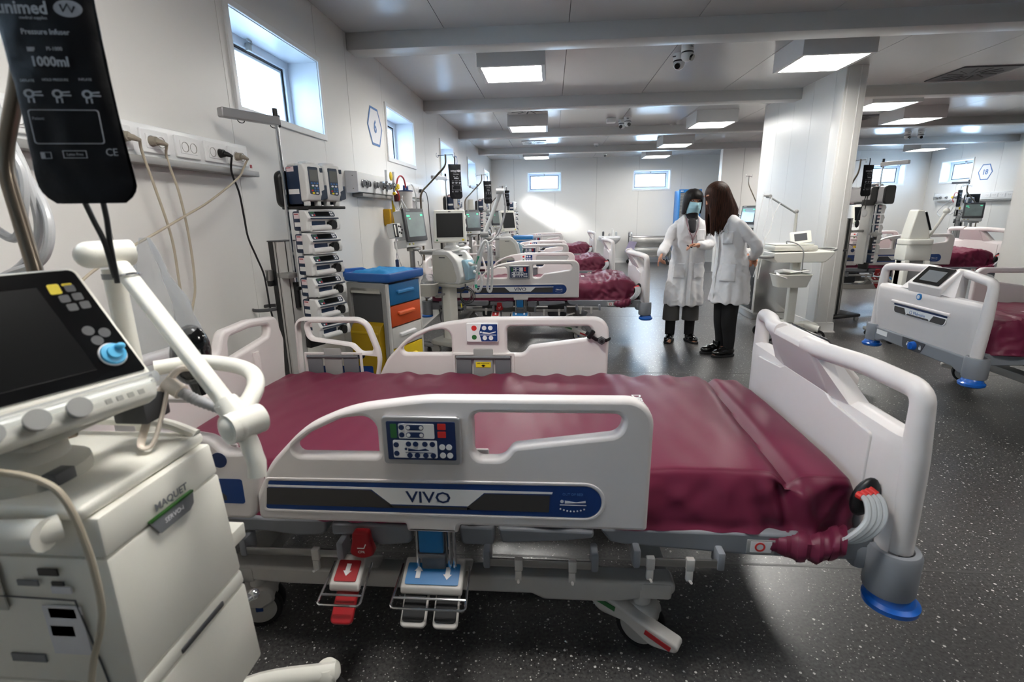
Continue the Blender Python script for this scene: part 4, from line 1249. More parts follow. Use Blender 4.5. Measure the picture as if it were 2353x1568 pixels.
    for x, y in ((-0.045, 0.086), (-0.025, 0.078), (-0.040, 0.067)):
        B(Mu).shape([ell(x, y, 0.0085, n=18)], 0.001, 0, Matrix.Translation((0, 0, 0.0014))).done('key', M_GREYD, hous, smooth=0)
    M_KNOB = mat('knob light blue', (88, 186, 232), 0.4)
    B(Mu).lathe([(0, 0.001), (0.0195, 0.001), (0.0205, 0.003), (0.0195, 0.005), (0, 0.005)], (-0.031, 0.038, 0)).done('dial_ring', M_HEXL, hous)
    b = B(Mu).lathe([(0, 0.004), (0.0185, 0.004), (0.0175, 0.009), (0.011, 0.010), (0.010, 0.014), (0, 0.014)], (-0.031, 0.038, 0))
    b.sph((-0.022, 0.045, 0.016), (0.008, 0.006, 0.006), 12)
    b.done('dial', M_KNOB, hous)
    # lower lip with clear guard and four direct knobs
    lip = B(Mu).shape([rp([(-0.375, -0.060, 0.015), (0.0, -0.052, 0.012), (0.016, -0.012, 0.010), (-0.37, -0.012, 0.01)], 5)], 0.04, 0.012, Matrix.Translation((0, 0, -0.014))).done('control_lip', M_CREAM, t)
    B(Mu).tube([(-0.37, -0.026, 0.010), (0.008, -0.018, 0.010)], 0.010, 12).done('clear_guard', M_FILM, lip)
    for x in (-0.115, -0.165, -0.215, -0.265):
        b = B(Mu).lathe([(0, 0), (0.011, 0), (0.0155, 0.014), (0.0155, 0.02), (0, 0.02)], (x, -0.036, 0.006))
        b.done('knob', M_GREYP, lip)
    for i in range(4):
        B(Mu).shape([rrect(-0.075+0.016*i, -0.040, -0.066+0.016*i, -0.032, 0.001)], 0.001, 0, Matrix.Translation((0, 0, 0.0065))).done('lip_print', M_CREAMD, lip, smooth=0)
    # interface mount
    b = B(T).lathe([(0, 0), (0.075, 0), (0.075, 0.02), (0.05, 0.035), (0.045, 0.12), (0, 0.12)], (-0.86, 0.70, 0.985))
    b.b2((-0.98, 0.62, 1.06), (-0.76, 0.80, 1.13), 0.02)
    b.done('interface_mount', M_CREAMD, t)
    B(T).b2((-0.80, 0.655, 0.992), (-0.775, 0.69, 1.012), 0.002).done('latch', M_GREYD, t)
    B(T).b2((-0.80, 0.80, 1.035), (-0.735, 0.86, 1.085), 0.004).done('module_slot', M_GREYD, t)
    # low rim rail at the back edge of the top
    b = B(T).tube(fillet([(-1.02, 0.865, 0.985), (-1.02, 0.87, 1.015), (-0.76, 0.87, 1.010), (-0.70, 0.87, 0.985)], 0.03, 4), 0.010, 10)
    b.done('top_rail', M_CREAM, t)
    return t
near_ventilator()

# support arm ------------------------------------------------------------
t = thing('support_arm', 'cream jointed hose support arm leaning over the ventilator top', 'arm', (-0.877, 0.949, 0.86))
T = Matrix.Translation((0.877, -0.949, -0.86))
B(T).tube([(-0.877, 0.949, 0.862), (-0.877, 0.949, 1.305)], 0.019, 14).done('post', M_CREAM, t)
B(T).tube([(-0.877, 0.949, 1.285), (-0.877, 0.949, 1.296)], 0.0205, 14).done('post_ring', M_GREYP, t)
d1 = Vector((-0.60, -0.80, 0)).normalized()
ja = Vector((-0.870, 0.945, 1.335)); je = Vector((-0.552, 0.800, 1.040))
side = (je-ja).cross(Vector((0, 0, 1))).normalized()
b = B(T).cyl(ja-side*0.035, ja+side*0.035, 0.026, n=24); b.sph(ja+side*0.035, (0.026, 0.026, 0.026), 16)
b.done('upper_joint', M_CREAM, t)
ax = (je-ja).normalized()
upv = side.cross(ax)
Mb = frame(ja+ax*0.03, ax, upv)
L = (je-ja).length-0.07
b = B(T @ Mb).box((L/2, 0, 0), (L, 0.026, 0.030), 0.009, 3)
b.done('boom', M_CREAM, t)
for q in (0.035, L-0.01):
    p = ja+ax*(q+0.03)
    b = B(T).tube([p+upv*(0.018*math.cos(a))+side*(0.020*math.sin(a))+ax*0.012*math.cos(a) for a in [2*PI*i/16 for i in range(16)]], 0.0022, 6, closed=True)
    b.done('wire_clip', M_CHROME, t)
b = B(T).cyl(je-side*0.035, je+side*0.03, 0.027, n=24); b.sph(je+side*0.012, 0.028, 16); b.tube([je-ax*0.055, je], 0.022, 12)
b.done('elbow', M_CREAM, t)
lw = je+Vector((0.0, -0.004, 0))
b = B(T).box((je+Vector((-0.035, 0.045, 0.006))), (0.075, 0.030, 0.034), 0.008, rot=(0, 0.05, -1.0))
b.tube(spline([(-0.575, 0.835, 1.045), (-0.60, 0.93, 1.07), (-0.68, 1.02, 1.075), (-0.80, 1.05, 1.08), (-0.875, 1.0, 1.08)], 6), 0.017, 12)
b.tube([(-0.552, 0.800, 1.03), (-0.53, 0.79, 0.97), (-0.53, 0.785, 0.945)], 0.016, 12)
b.done('lower_boom', M_CREAM, t)
b = B(T)
pts = spline([(-0.595, 0.835, 1.05), (-0.63, 0.855, 1.047), (-0.68, 0.86, 1.062), (-0.715, 0.86, 1.083)], 12)
b.tube(pts, [0.0095+0.0014*(i % 2) for i in range(len(pts))], 10)
b.done('corrugated_hose', M_HOSEG, t)
M_CLIP = mat('clip ivory', (226, 214, 200), 0.5)
b = B(T)
b.cyl((-0.705, 0.858, 1.078), (-0.735, 0.862, 1.095), 0.015, n=14)
b.tube(spline([(-0.735, 0.86, 1.095), (-0.745, 0.83, 1.06), (-0.748, 0.80, 1.015), (-0.742, 0.785, 0.998), (-0.728, 0.795, 1.0), (-0.728, 0.83, 1.045), (-0.73, 0.855, 1.085)], 6), 0.008, 8, flat=0.5)
b.tube(spline([(-0.735, 0.862, 1.095), (-0.715, 0.875, 1.118), (-0.69, 0.885, 1.117), (-0.675, 0.888, 1.105)], 6), 0.007, 8)
b.done('hose_clip', M_CLIP, t)

# cable hanging over the ventilator side ------------------------------------
pts = spline([(-0.86, 0.56, 1.066), (-0.74, 0.55, 1.078), (-0.675, 0.55, 1.067), (-0.645, 0.55, 1.039), (-0.631, 0.55, 0.966), (-0.631, 0.55, 0.881), (-0.644, 0.55, 0.828), (-0.68, 0.55, 0.734), (-0.72, 0.50, 0.45), (-0.74, 0.36, 0.04), (-0.80, 0.25, 0.006)], 8)
tag(B().tube(pts, 0.0045, 8).done('power_cable', M_CABLE), 'beige cable looping down the ventilator side to the floor', 'cable')

# pressure infuser bag --------------------------------------------------------
M_BAG = mat('infuser nylon', (8, 9, 14), 0.6, spec=0.25, var=0.08, scale=20, bump=0.15, bscale=60)
def infuser(root_loc, rz, label, near=False):
    """black pressure bag hanging from its strap; local x across the bag, -y towards the viewer; origin at the hook"""
    t = thing('pressure_infuser', label, 'infuser bag', root_loc, rz, 'black pressure infuser bags')
    H, W = 0.345, 0.118
    z0 = -0.075
    def f(u, v):
        s = -0.5+u; z = z0-H*v
        w = W*(1-0.10*math.sin(v*PI)*0.6+0.04*v)
        if v > 0.9:
            w *= math.sqrt(max(0.02, 1-((v-0.9)/0.1)**2*0.55))
        dep = 0.016*math.sqrt(max(0, 1-(2*s)**2))*(0.4+0.6*math.sin(min(1, v*1.15)*PI)) + 0.003
        wr = 0.003*mnoise.noise(Vector((u*5, v*9, 2)))
        sag = 0.012*math.sin(v*PI)
        return s*w+0.008*v, -dep-wr+sag*0.2, z
    b = B()
    b.grid(lambda u, v: f(u, v), 24, 40)
    b.grid(lambda u, v: (f(u, v)[0], 0.006-0.4*f(u, v)[1], f(u, v)[2]), 24, 40)
    bmesh.ops.remove_doubles(b.bm, verts=b.bm.verts[:], dist=0.0022)
    bg = b.done('bag', M_BAG, t, smooth=70)
    b = B().tube(spline([(0.0, 0, 0.0), (0.004, 0, -0.03), (0.002, 0.0, -0.08)], 5), 0.006, 8, flat=0.35)
    b.done('strap', M_BLACK, t)
    def P(x, v, dz=0.0):
        q = f(x/W+0.5, v)
        return Matrix.Translation((x+0.008*v, q[1]-0.0022, z0-H*v)) @ frame((0, 0, 0), (1, 0, 0), (0, 0, 1))
    M_INK = mat('bag print', (176, 178, 184), 0.6)
    def tx(s, x, v, sz, bold=0.0):
        text(s, sz, M_INK, bg, P(x, v), 'print', depth=0.0004, bold=bold, sx=0.80)
    tx('unimed', -0.017, 0.192, 0.024, 0.0006); tx('medical supplies', -0.006, 0.230, 0.006)
    b = B(P(0.034, 0.188)); b.shape([ell(0, 0, 0.0165, 0.0115, n=24)], 0.0006); b.done('print', M_INK, bg, smooth=0)
    b = B(P(0.034, 0.188) @ Matrix.Translation((0, 0, 0.0006))); b.tube([(-0.008, 0.005, 0), (-0.006, -0.004, 0), (0.0, 0.006, 0), (0.004, -0.005, 0), (0.008, 0.003, 0)], 0.0012, 6); b.done('print', M_BAG, bg, smooth=0)
    tx('Pressure Infuser', 0.004, 0.285, 0.0105, 0.0002)
    tx('REF', -0.017, 0.354, 0.0065, 0.0008); tx('PI-1000', 0.010, 0.351, 0.0075)
    tx('1000ml', 0.002, 0.404, 0.0185, 0.0006)
    tx('DEFLATE', -0.031, 0.478, 0.0052); tx('HOLD PRESSURE', 0.002, 0.474, 0.0052); tx('INFLATE', 0.036, 0.470, 0.0052)
    for x in (-0.030, 0.003, 0.037):
        b = B(P(x, 0.530))
        b.shape([ell(-0.003, 0, 0.0065, n=10), ell(-0.003, 0, 0.0035, n=10)], 0.0005)
        b.shape([[(0.002, 0.003), (0.012, 0.004), (0.012, 0.0015), (0.002, 0.001)]], 0.0005)
        b.shape([[(0.002, -0.001), (0.013, -0.001), (0.013, -0.0035), (0.002, -0.003)]], 0.0005)
        b.shape([[(-0.006, -0.006), (-0.004, -0.006), (-0.004, -0.013), (-0.006, -0.013)]], 0.0005)
        b.shape([[(0.0, -0.006), (0.002, -0.006), (0.002, -0.013), (0.0, -0.013)]], 0.0005)
        b.done('pictogram', M_INK, bg, smooth=0)
    b = B(P(0.002, 0.668)); b.shape([rrect(-0.042, -0.025, 0.042, 0.025, 0.004), rrect(-0.0408, -0.0238, 0.0408, 0.0238, 0.0035)], 0.0005); b.done('print', M_INK, bg, smooth=0)
    tx('Patient:', -0.031, 0.631, 0.006)
    b = B(P(0.002, 0.784)); b.shape([rrect(-0.0145, -0.0058, 0.0145, 0.0058, 0.0003), rrect(-0.0135, -0.0048, 0.0135, 0.0048, 0.0003)], 0.0005); b.done('print', M_INK, bg, smooth=0)
    tx('Latex Free', 0.002, 0.784, 0.0058); tx('CE', 0.045, 0.775, 0.016)
    b = B(P(-0.034, 0.787)); b.shape([rrect(-0.007, -0.005, 0.006, 0.005, 0.0005), rrect(-0.002, -0.004, 0.005, 0.004, 0.0005)], 0.0005); b.done('pictogram', M_INK, bg, smooth=0)
    return t
ib = infuser((-0.766, 0.803, 1.573+0.274), 0.20, 'black pressure infuser bag with white print hanging beside the tilted ventilator screen')
ib.scale = (1.20, 1, 1)
# its inflation tubes
tb = thing('inflation_tube', 'pair of black tubes hanging below the pressure infuser bag', 'tube', (-0.775, 0.83, 1.425))
T = Matrix.Translation((0.775, -0.83, -1.425))
B(T).tube(spline([(-0.783, 0.822, 1.428), (-0.781, 0.828, 1.40), (-0.776, 0.835, 1.36), (-0.776, 0.84, 1.30)], 6), 0.0042, 8).done('tube', M_BLACK, tb)
B(T).tube(spline([(-0.770, 0.842, 1.428), (-0.771, 0.843, 1.40), (-0.773, 0.842, 1.36), (-0.775, 0.842, 1.29)], 6), 0.0042, 8).done('tube', M_BLACK, tb)
# bent drip pole carrying the bag
pp = thing('drip_pole', 'bent dull steel drip pole behind the pressure infuser bag', 'pole', (-0.99, 0.80, 0))
T = Matrix.Translation((0.99, -0.80, 0))
pts = fillet([(-0.955, 0.845, 0.16), (-0.948, 0.85, 1.05), (-0.94, 0.855, 1.29), (-0.995, 0.893, 1.505), (-0.93, 0.905, 1.66), (-0.81, 0.845, 1.875)], 0.05, 6)
B(T).tube(pts, 0.0125, 12).done('tube', M_BRONZE, pp)
B(T).tube([(-0.81, 0.845, 1.875), (-0.79, 0.825, 1.872), (-0.775, 0.815, 1.855), (-0.78, 0.82, 1.845)], 0.003, 8).done('hook', M_CHROME, pp)
# grey hoses hanging on the pole at the left edge
hz = thing('breathing_hose', 'pale grey tubes hanging against the wall by the drip pole', 'hose', (-1.40, 1.30, 1.0))
T = Matrix.Translation((1.40, -1.30, -1.0))
for k, P in enumerate([[(-1.35, 1.22, 1.72), (-1.31, 1.20, 1.62), (-1.25, 1.17, 1.50), (-1.24, 1.16, 1.38), (-1.29, 1.15, 1.30), (-1.40, 1.14, 1.24)],
                       [(-1.36, 1.20, 1.60), (-1.27, 1.19, 1.50), (-1.20, 1.15, 1.40), (-1.22, 1.13, 1.31), (-1.32, 1.12, 1.27), (-1.42, 1.12, 1.20)],
                       [(-1.38, 1.16, 1.40), (-1.30, 1.15, 1.36), (-1.25, 1.14, 1.42), (-1.24, 1.15, 1.52), (-1.31, 1.16, 1.62)]]):
    pts = spline(P, 20)
    B(T).tube(pts, 0.0105, 10).done('hose', mat('clear grey tubing', (196, 198, 200), 0.3, alpha=0.85), hz)
# clear bag with a black rubber part behind the post
pb = thing('plastic_bag', 'clear plastic bag with a black breathing bag inside, behind the arm post', 'bag', (-0.92, 1.08, 1.0))
T = Matrix.Translation((0.92, -1.08, -1.0))
def fbag(u, v):
    a = 2*PI*u; z = 1.36-0.34*v
    r = 0.012+0.085*min(1, v*1.5)*(1-0.25*max(0, v-0.7))
    r *= 1+0.18*mnoise.noise(Vector((math.cos(a)*2, math.sin(a)*2, v*6)))
    return (-0.915+r*math.cos(a), 1.09+0.5*r*math.sin(a), z)
B(T).grid(fbag, 30, 24, cu=True).done('film', M_FILM, pb, smooth=80)
b = B(T).sph((-0.855, 1.09, 1.085), (0.045, 0.04, 0.075), 18, (0, 0.2, 0)); b.cyl((-0.85, 1.09, 1.02), (-0.845, 1.09, 0.985), 0.02, 0.014)
b.done('rubber_bulb', M_BLACKG, pb)

# ================================================================== socket trunking on the near wall
def socket_rail():
    t = thing('socket_trunking', 'white wall trunking with six double sockets and a grey ledge under the first window', 'socket rail', (XL, 2.1, 1.69))
    T = Matrix.Translation((-XL, -2.1, -1.69))
    ya, yb = 0.2, 2.70
    B(T).b2((XL, ya, 1.64), (XL+0.055, yb, 1.765), 0.006).done('trunking', M_TRIM, t)
    b = B(T).b2((XL, ya, 1.612), (XL+0.075, yb+0.055, 1.640), 0.004)
    b.done('ledge', M_GREYP, t)
    B(T).b2((XL+0.056, 2.705, 1.655), (XL+0.058, 2.722, 1.672)).done('red_label', M_RED, t, smooth=0)
    M_SOCK = mat('socket recess', (168, 166, 162), 0.45)
    ys = [2.60, 2.42, 2.235, 2.045, 1.855, 1.665, 1.475]
    for y in ys:
        F = T @ frame((XL+0.055, y, 1.70), (0, 1, 0), (0, 0, 1))
        p = B(F).shape([rrect(-0.075, -0.044, 0.075, 0.046, 0.006)], 0.012, 0.004, Matrix.Translation((0, 0, 0.004))).done('socket_plate', M_TRIM, t)
        B(F).shape([rrect(-0.052, -0.026, 0.052, 0.028, 0.003)], 0.004, 0.001, Matrix.Translation((0, 0, 0.011))).done('socket_insert', M_WHITE, p)
        for k in (-0.026, 0.026):
            B(F).lathe([(0.0, -0.012), (0.018, -0.012), (0.0185, 0.0), (0.021, 0.0), (0.021, 0.002)], (k, 0.001, 0.0135)).done('socket', M_SOCK, p)
            for q in (-0.009, 0.009):
                B(F).cyl((k+q, 0.001, 0.0), (k+q, 0.001, 0.0025), 0.0028, n=8).done('pin_hole', M_BLACK, p)
    return t
socket_rail()
def plug(y, k, m, cablem, pts, label, rad=0.005, white=None):
    t = thing('power_cable', label, 'cord', (XL+0.07, y+k, 1.70))
    T = Matrix.Translation((-XL-0.07, -(y+k), -1.70))
    p0 = Vector((XL+0.068, y+k, 1.70))
    b = B(T).cyl(p0, p0+Vector((0.022, 0, 0)), 0.0195, 0.017, 18)
    b.tube([p0+Vector((0.018, 0, 0)), p0+Vector((0.032, 0.012, -0.004)), p0+Vector((0.036, 0.035, -0.010))], [0.013, 0.011, 0.007], 10)
    b.done('plug', m, t)
    B(T).tube(spline([p0+Vector((0.036, 0.033, -0.010))]+[Vector(q) for q in pts], 8), rad, 8).done('cord', cablem, t)
M_PLUGG = mat('plug grey beige', (150, 142, 128), 0.5)
plug(2.42, 0.026, M_BLACK, M_BLACK, [(-1.575, 2.50, 1.62), (-1.57, 2.53, 1.52), (-1.575, 2.55, 1.40), (-1.575, 2.56, 1.30), (-1.57, 2.60, 1.20), (-1.565, 2.64, 1.10), (-1.57, 2.66, 1.00), (-1.56, 2.655, 0.88), (-1.54, 2.70, 0.60), (-1.50, 2.75, 0.1)], 'black cord hanging from the wall socket near the window')
plug(2.045, -0.026, M_PLUGG, M_CABLE, [(-1.58, 2.08, 1.64), (-1.575, 2.11, 1.50), (-1.58, 2.13, 1.30), (-1.585, 2.12, 1.10), (-1.59, 2.07, 0.95), (-1.60, 2.06, 0.6), (-1.6, 2.05, 0.1)], 'beige cord dropping straight down from the third socket')
plug(1.855, 0.026, M_PLUGG, M_CABLE, [(-1.57, 1.94, 1.65), (-1.57, 1.97, 1.53), (-1.575, 2.02, 1.32), (-1.585, 2.03, 1.10), (-1.59, 2.05, 0.93), (-1.595, 2.07, 0.6), (-1.6, 2.08, 0.1)], 'beige cord hanging from the fourth socket in a slight curve')
plug(2.60, -0.02, M_PLUGG, M_CABLE, [(-1.572, 2.60, 1.645), (-1.565, 2.55, 1.605), (-1.56, 2.44, 1.55), (-1.55, 2.25, 1.47), (-1.54, 2.10, 1.42), (-1.52, 1.85, 1.34), (-1.50, 1.65, 1.28), (-1.46, 1.45, 1.21), (-1.42, 1.30, 1.10), (-1.40, 1.2, 0.6), (-1.38, 1.1, 0.05)], 'beige cord running slantwise across the wall from the last socket')
# ================================================================== infusion pump tower
M_SLATE = mat('key slate', (60, 72, 88), 0.4)
M_LCD = mat('lcd grey', (112, 114, 112), 0.2, coat=0.3)
M_KEYB = mat('key blue', (60, 110, 170), 0.5)
M_LABELP = mat('label pink white', (232, 214, 216), 0.5)
def syringe_pump(label, group=None):
    t = thing('syringe_pump', label, 'syringe pump', group=group)
    t.scale = (1, 1, 1.17)
    # front is +x, left (seen from the front) is -y
    b = B().b2((-0.06, -0.092, -0.045), (0.002, 0.095, 0.043), 0.008)
    b.b2((-0.068, -0.07, 0.0), (-0.058, 0.07, 0.02), 0.003)
    b.done('rear_housing', M_NAVY, t)
    b = B(frame((0, 0, 0), (1, 0, 0), (0, 0, 1)))
    b.shape([rp([(0.0, -0.048, 0.006), (0.052, -0.046, 0.01), (0.058, -0.004, 0.008), (0.075, 0.012, 0.006), (0.048, 0.046, 0.01), (0.0, 0.048, 0.006)], 4)], 0.196, 0.006)
    b.done('front_housing', M_PUMPW, t)
    Mf = frame((0.0612, 0, 0.029), (0, 1, 0), (-0.027, 0, 0.034))
    kp = B(Mf).shape([rp([(-0.082, -0.016, 0.006), (0.088, -0.016, 0.012), (0.088, 0.014, 0.012), (-0.082, 0.014, 0.006)], 4)], 0.003, 0.0008, Matrix.Translation((0, 0, 0.001))).done('keypad', M_SLATE, t)
    B(Mf).shape([rrect(-0.044, -0.013, 0.050, 0.012, 0.001)], 0.001, 0, Matrix.Translation((0, 0, 0.003))).done('display', M_SCREEN, kp, smooth=0)
    for x, y, m in ((-0.068, 0.005, M_GREEN), (-0.055, 0.006, M_GREEN), (-0.067, -0.008, M_HEXL), (-0.054, -0.008, M_REDP), (0.060, 0.005, M_HEXL), (0.072, 0.005, M_HEXL), (0.060, -0.007, M_HEXL), (0.072, -0.007, M_HEXL)):
        B(Mf).shape([ell(x, y, 0.0048, n=10)], 0.0012, 0, Matrix.Translation((0, 0, 0.003))).done('key', m, kp, smooth=0)
    b = B().tube([(0.073, -0.085, 0.010), (0.082, 0.0, 0.009), (0.080, 0.098, 0.009)], 0.0035, 8)
    b.done('lip', M_SLATE, t)
    B().b2((0.0565, -0.068, -0.022), (0.0605, 0.022, 0.0), 0.002).done('status_window', M_NAVY, t)
    b = B().tube([(0.062, -0.08, -0.034), (0.070, 0.045, -0.032)], [0.013, 0.014], 12)
    b.done('syringe_cradle', M_PUMPW, t)
    b = B().cyl((0.045, 0.062, -0.020), (0.085, 0.062, -0.020), 0.021, n=18); b.cyl((0.066, 0.035, -0.020), (0.066, 0.09, -0.020), 0.014, n=12)
    b.done('plunger_drive', M_BLACK, t)
    b = B(frame((0.068, 0.092, -0.018), (1, 0, 0), (0, 0, 1))).shape([rp([(-0.02, -0.028, 0.01), (0.018, -0.024, 0.01), (0.024, 0.0, 0.012), (0.015, 0.026, 0.012), (-0.02, 0.024, 0.01)], 4)], 0.022, 0.006)
    b.done('plunger_clamp', M_PUMPW, t)
    for z0, z1, x0, m in ((0.010, 0.036, -0.046, M_LABELP), (-0.026, -0.006, -0.046, M_PAPER)):
        B().b2((x0, -0.0935, z0), (x0+0.046, -0.0915, z1)).done('label', m, t, smooth=0)
    B().b2((-0.042, -0.0940, 0.028), (-0.012, -0.0932, 0.032)).done('label_print', M_RED, t, smooth=0)
    return t

def infusion_pump(label, group=None):
    t = thing('infusion_pump', label, 'infusion pump', group=group)
    B().b2((-0.10, -0.058, 0.0), (0.005, 0.055, 0.20), 0.012).done('rear_housing', M_NAVY, t)
    b = B(frame((0, 0, 0), (1, 0, 0), (0, 0, 1))).shape([rp([(0.0, 0.012, 0.01), (0.05, 0.018, 0.02), (0.062, 0.05, 0.02), (0.060, 0.17, 0.03), (0.040, 0.208, 0.02), (0.0, 0.214, 0.01)], 5)], 0.118, 0.010)
    b.done('front_housing', M_PUMPW, t)
    Mf = frame((0.0615, -0.012, 0.112), (0, 1, 0), (-0.01, 0, 1))
    kp = B(Mf).shape([rp([(-0.032, -0.058, 0.004), (0.030, -0.066, 0.012), (0.030, 0.078, 0.008), (-0.032, 0.078, 0.004)], 4)], 0.006, 0.001).done('keypad', M_SLATE, t)
    B(Mf).shape([rrect(-0.027, 0.006, 0.026, 0.064, 0.001)], 0.001, 0, Matrix.Translation((0, 0, 0.0035))).done('display', M_LCD, kp, smooth=0)
    for i, row in enumerate([(M_KEYB, M_KEYB, M_KEYB), (M_HEXL, M_HEXL), (M_GREEN, M_KEYB, M_KEYB), (M_REDP, M_KEYB, M_KEYB), (M_YEL, M_HEXL)]):
        for j, m in enumerate(row):
            x = (j-(len(row)-1)/2)*(0.018 if len(row) == 3 else 0.024)
            B(Mf).shape([ell(x, -0.004-0.0125*i, 0.0062 if len(row) == 3 else 0.0085, 0.0048, n=10)], 0.0012, 0, Matrix.Translation((0, 0, 0.0035))).done('key', m, kp, smooth=0)
    B(frame((0.052, 0.060, 0.0), (0, 1, 0), (0, 0, 1))).shape([rp([(-0.03, 0.02, 0.004), (0.012, 0.03, 0.008), (0.012, 0.115, 0.004), (0.002, 0.082, 0.004), (-0.03, 0.07, 0.004)], 4)], 0.02, 0.003).done('door_wing', M_SLATE, t)
    B().b2((0.057, 0.035, 0.165), (0.0625, 0.052, 0.188), 0.001).done('badge', M_SLATE, t)
    b = B().b2((-0.03, -0.03, 0.205), (0.035, 0.03, 0.222), 0.006); b.b2((-0.09, -0.05, 0.198), (-0.03, 0.03, 0.212), 0.005)
    b.done('handle', M_PUMPW, t)
    for y in (-0.04, 0.03):
        B().b2((0.01, y-0.012, -0.008), (0.04, y+0.012, 0.02), 0.004).done('foot', M_PUMPW, t)
    B().b2((-0.085, -0.0595, 0.17), (-0.03, -0.0575, 0.195)).done('label', M_LABELP, t, smooth=0)
    B().b2((-0.085, -0.0600, 0.187), (-0.05, -0.0592, 0.191)).done('label_print', M_RED, t, smooth=0)
    B().b2((-0.085, -0.0595, 0.055), (-0.005, -0.0575, 0.08)).done('label', M_PAPER, t, smooth=0)
    return t

def pump_stand(label):
    t = thing('pump_stand', label, 'pump stand', group='infusion pump stands')
    # column
    b = B(frame((-0.15, -0.10, 0), (0, 1, 0), (1, 0, 0)))
    b.shape([rrect(-0.058, -0.040, 0.058, 0.040, 0.004)], 1.18, 0.002, Matrix.Translation((0, 0, -0.68)))
    col = b.done('column', mat('column grey', (186, 184, 180), 0.4, 0.1), t)
    B().b2((-0.181, -0.161, 0.10), (-0.146, -0.1575, 1.27)).done('column_strip', M_BLACK, col, smooth=0)
    B().b2((-0.1115, -0.112, 0.10), (-0.1090, -0.106, 1.27)).done('column_groove', M_ALUD, col, smooth=0)
    B().b2((-0.128, -0.1605, 0.10), (-0.124, -0.1575, 1.27)).done('column_groove', M_ALUD, col, smooth=0)
    B().b2((-0.192, -0.16, 1.27), (-0.108, -0.04, 1.276)).done('column_cap', M_GREYD, col, smooth=0)
    b = B().b2((-0.30, -0.24, 0.055), (0.16, 0.24, 0.10), 0.02)
    base = b.done('base', M_BLACK, t)
    for x, y in ((-0.27, -0.2), (-0.27, 0.2), (0.13, -0.2), (0.13, 0.2)):
        B().cyl((x, y-0.012, 0.032), (x, y+0.012, 0.032), 0.032, n=16).done('caster', M_GREYP, base)
    # docking spine
    B().b2((-0.09, -0.028, 0.72), (-0.069, 0.04, 1.45), 0.006).done('docking_spine', M_PUMPW, t)
    B().b2((-0.10, -0.06, 0.66), (-0.062, 0.05, 0.74), 0.004).done('power_box', M_BLACK, t)
    # pole with clamp and lamp bar
    B().cyl((-0.105, -0.075, 1.02), (-0.105, -0.075, 1.915), 0.0105, n=14).done('pole', M_CHROME, t)
    b = B().b2((-0.20, -0.16, 1.075), (-0.05, -0.10, 1.105), 0.006); b.b2((-0.20, -0.19, 1.06), (-0.165, -0.16, 1.12), 0.004)
    cl = b.done('clamp', M_ALU, t)
    B().b2((-0.195, -0.19, 1.03), (-0.17, -0.165, 1.062), 0.004).done('clamp_screw', M_BLACK, cl)
    b = B().cyl((-0.105, -0.075, 0.90), (-0.105, -0.075, 1.045), 0.016, n=14); b.b2((-0.12, -0.087, 1.00), (-0.075, -0.063, 1.02), 0.004)
    b.done('pole_grip', M_BLACK, t)
    b = B(frame((-0.11, -0.215, 1.885), (0, 1, 0), (0, 0, 1))).shape([rp([(-0.16, -0.022, 0.008), (0.155, -0.020, 0.004), (0.155, 0.022, 0.004), (-0.16, 0.022, 0.008)], 4)], 0.04, 0.004)
    bar = b.done('lamp_bar', M_SILVER, t)
    b = B().cyl((-0.105, -0.075, 1.90), (-0.105, -0.075, 1.945), 0.013, n=12); b.b2((-0.115, -0.072, 1.855), (-0.093, -0.055, 1.915), 0.004)
    b.done('bar_knob', M_BLACK, bar)
    b = B()
    for y in (-0.30, -0.12):
        b = B().tube([(-0.11, y+0.018*math.cos(a)+0.03, 1.862-0.012*math.sin(a)) for a in [PI*i/8 for i in range(9)]], 0.0022, 6)
        b.done('hanging_loop', M_BLACK, bar)
    # end cap and horizontal support of the upper pumps
    b = B(frame((-0.135, -0.055, 1.545), (0, 1, 0), (0, 0, 1))).shape([rp([(-0.045, -0.098, 0.04), (0.045, -0.098, 0.04), (0.045, 0.098, 0.04), (-0.045, 0.098, 0.04)], 6)], 0.045, 0.016)
    b.done('end_cap', M_BLACK, t)
    b = B().b2((-0.15, -0.07, 1.439), (0.06, 0.19, 1.454), 0.004)
    b.done('upper_dock', M_BLACK, t)
    B().b2((-0.115, -0.04, 1.454), (-0.108, 0.17, 1.645), 0.002).done('dock_back', M_BLACK, t)
    # cord ring at the back
    b = B().tube([(-0.255+0.07*math.cos(a), 0.085*math.sin(a)-0.16, 0.90) for a in [2*PI*i/24 for i in range(24)]], 0.010, 8, closed=True, flat=0.5)
    b.b2((-0.20, -0.15, 0.893), (-0.18, -0.08, 0.907), 0.004)
    b.done('cord_holder', M_GREYD, t)
    return t

ORD = ['topmost', 'second from top', 'third from top', 'fourth from top', 'fifth from top', 'lowest']
def place(o, base, rz, l):
    R = Matrix.Rotation(rz, 3, 'Z')
    o.location = Vector(base)+R @ Vector(l)
    o.rotation_euler = (0, 0, rz)
    return o
TB, TRZ = (-1.305, 2.745, 0), -0.42
ps0 = place(pump_stand('aluminium pump stand with black base and lamp bar pole, behind the first bed'), TB, TRZ, (0, 0, 0))
ip0 = place(infusion_pump('white infusion pump with navy side facing the bed, on the tower by the window'), TB, TRZ, (0.0, -0.005, 1.463))
ip1 = copy_tree(ip0); ip1['label'] = 'white infusion pump docked behind its twin on the tower by the window'
place(ip1, TB, TRZ, (0.0, 0.128, 1.463))
sp0 = None; SPS = []
for i in range(6):
    lab = 'white syringe pump, %s of the stack behind the first bed' % ORD[i]
    if sp0 is None:
        sp0 = syringe_pump(lab, 'syringe pumps stacked on the tower'); o = sp0
    else:
        o = copy_tree(sp0); o['label'] = lab
    place(o, TB, TRZ, (0.0, 0.01, 1.378-0.119*i)); SPS.append(o)

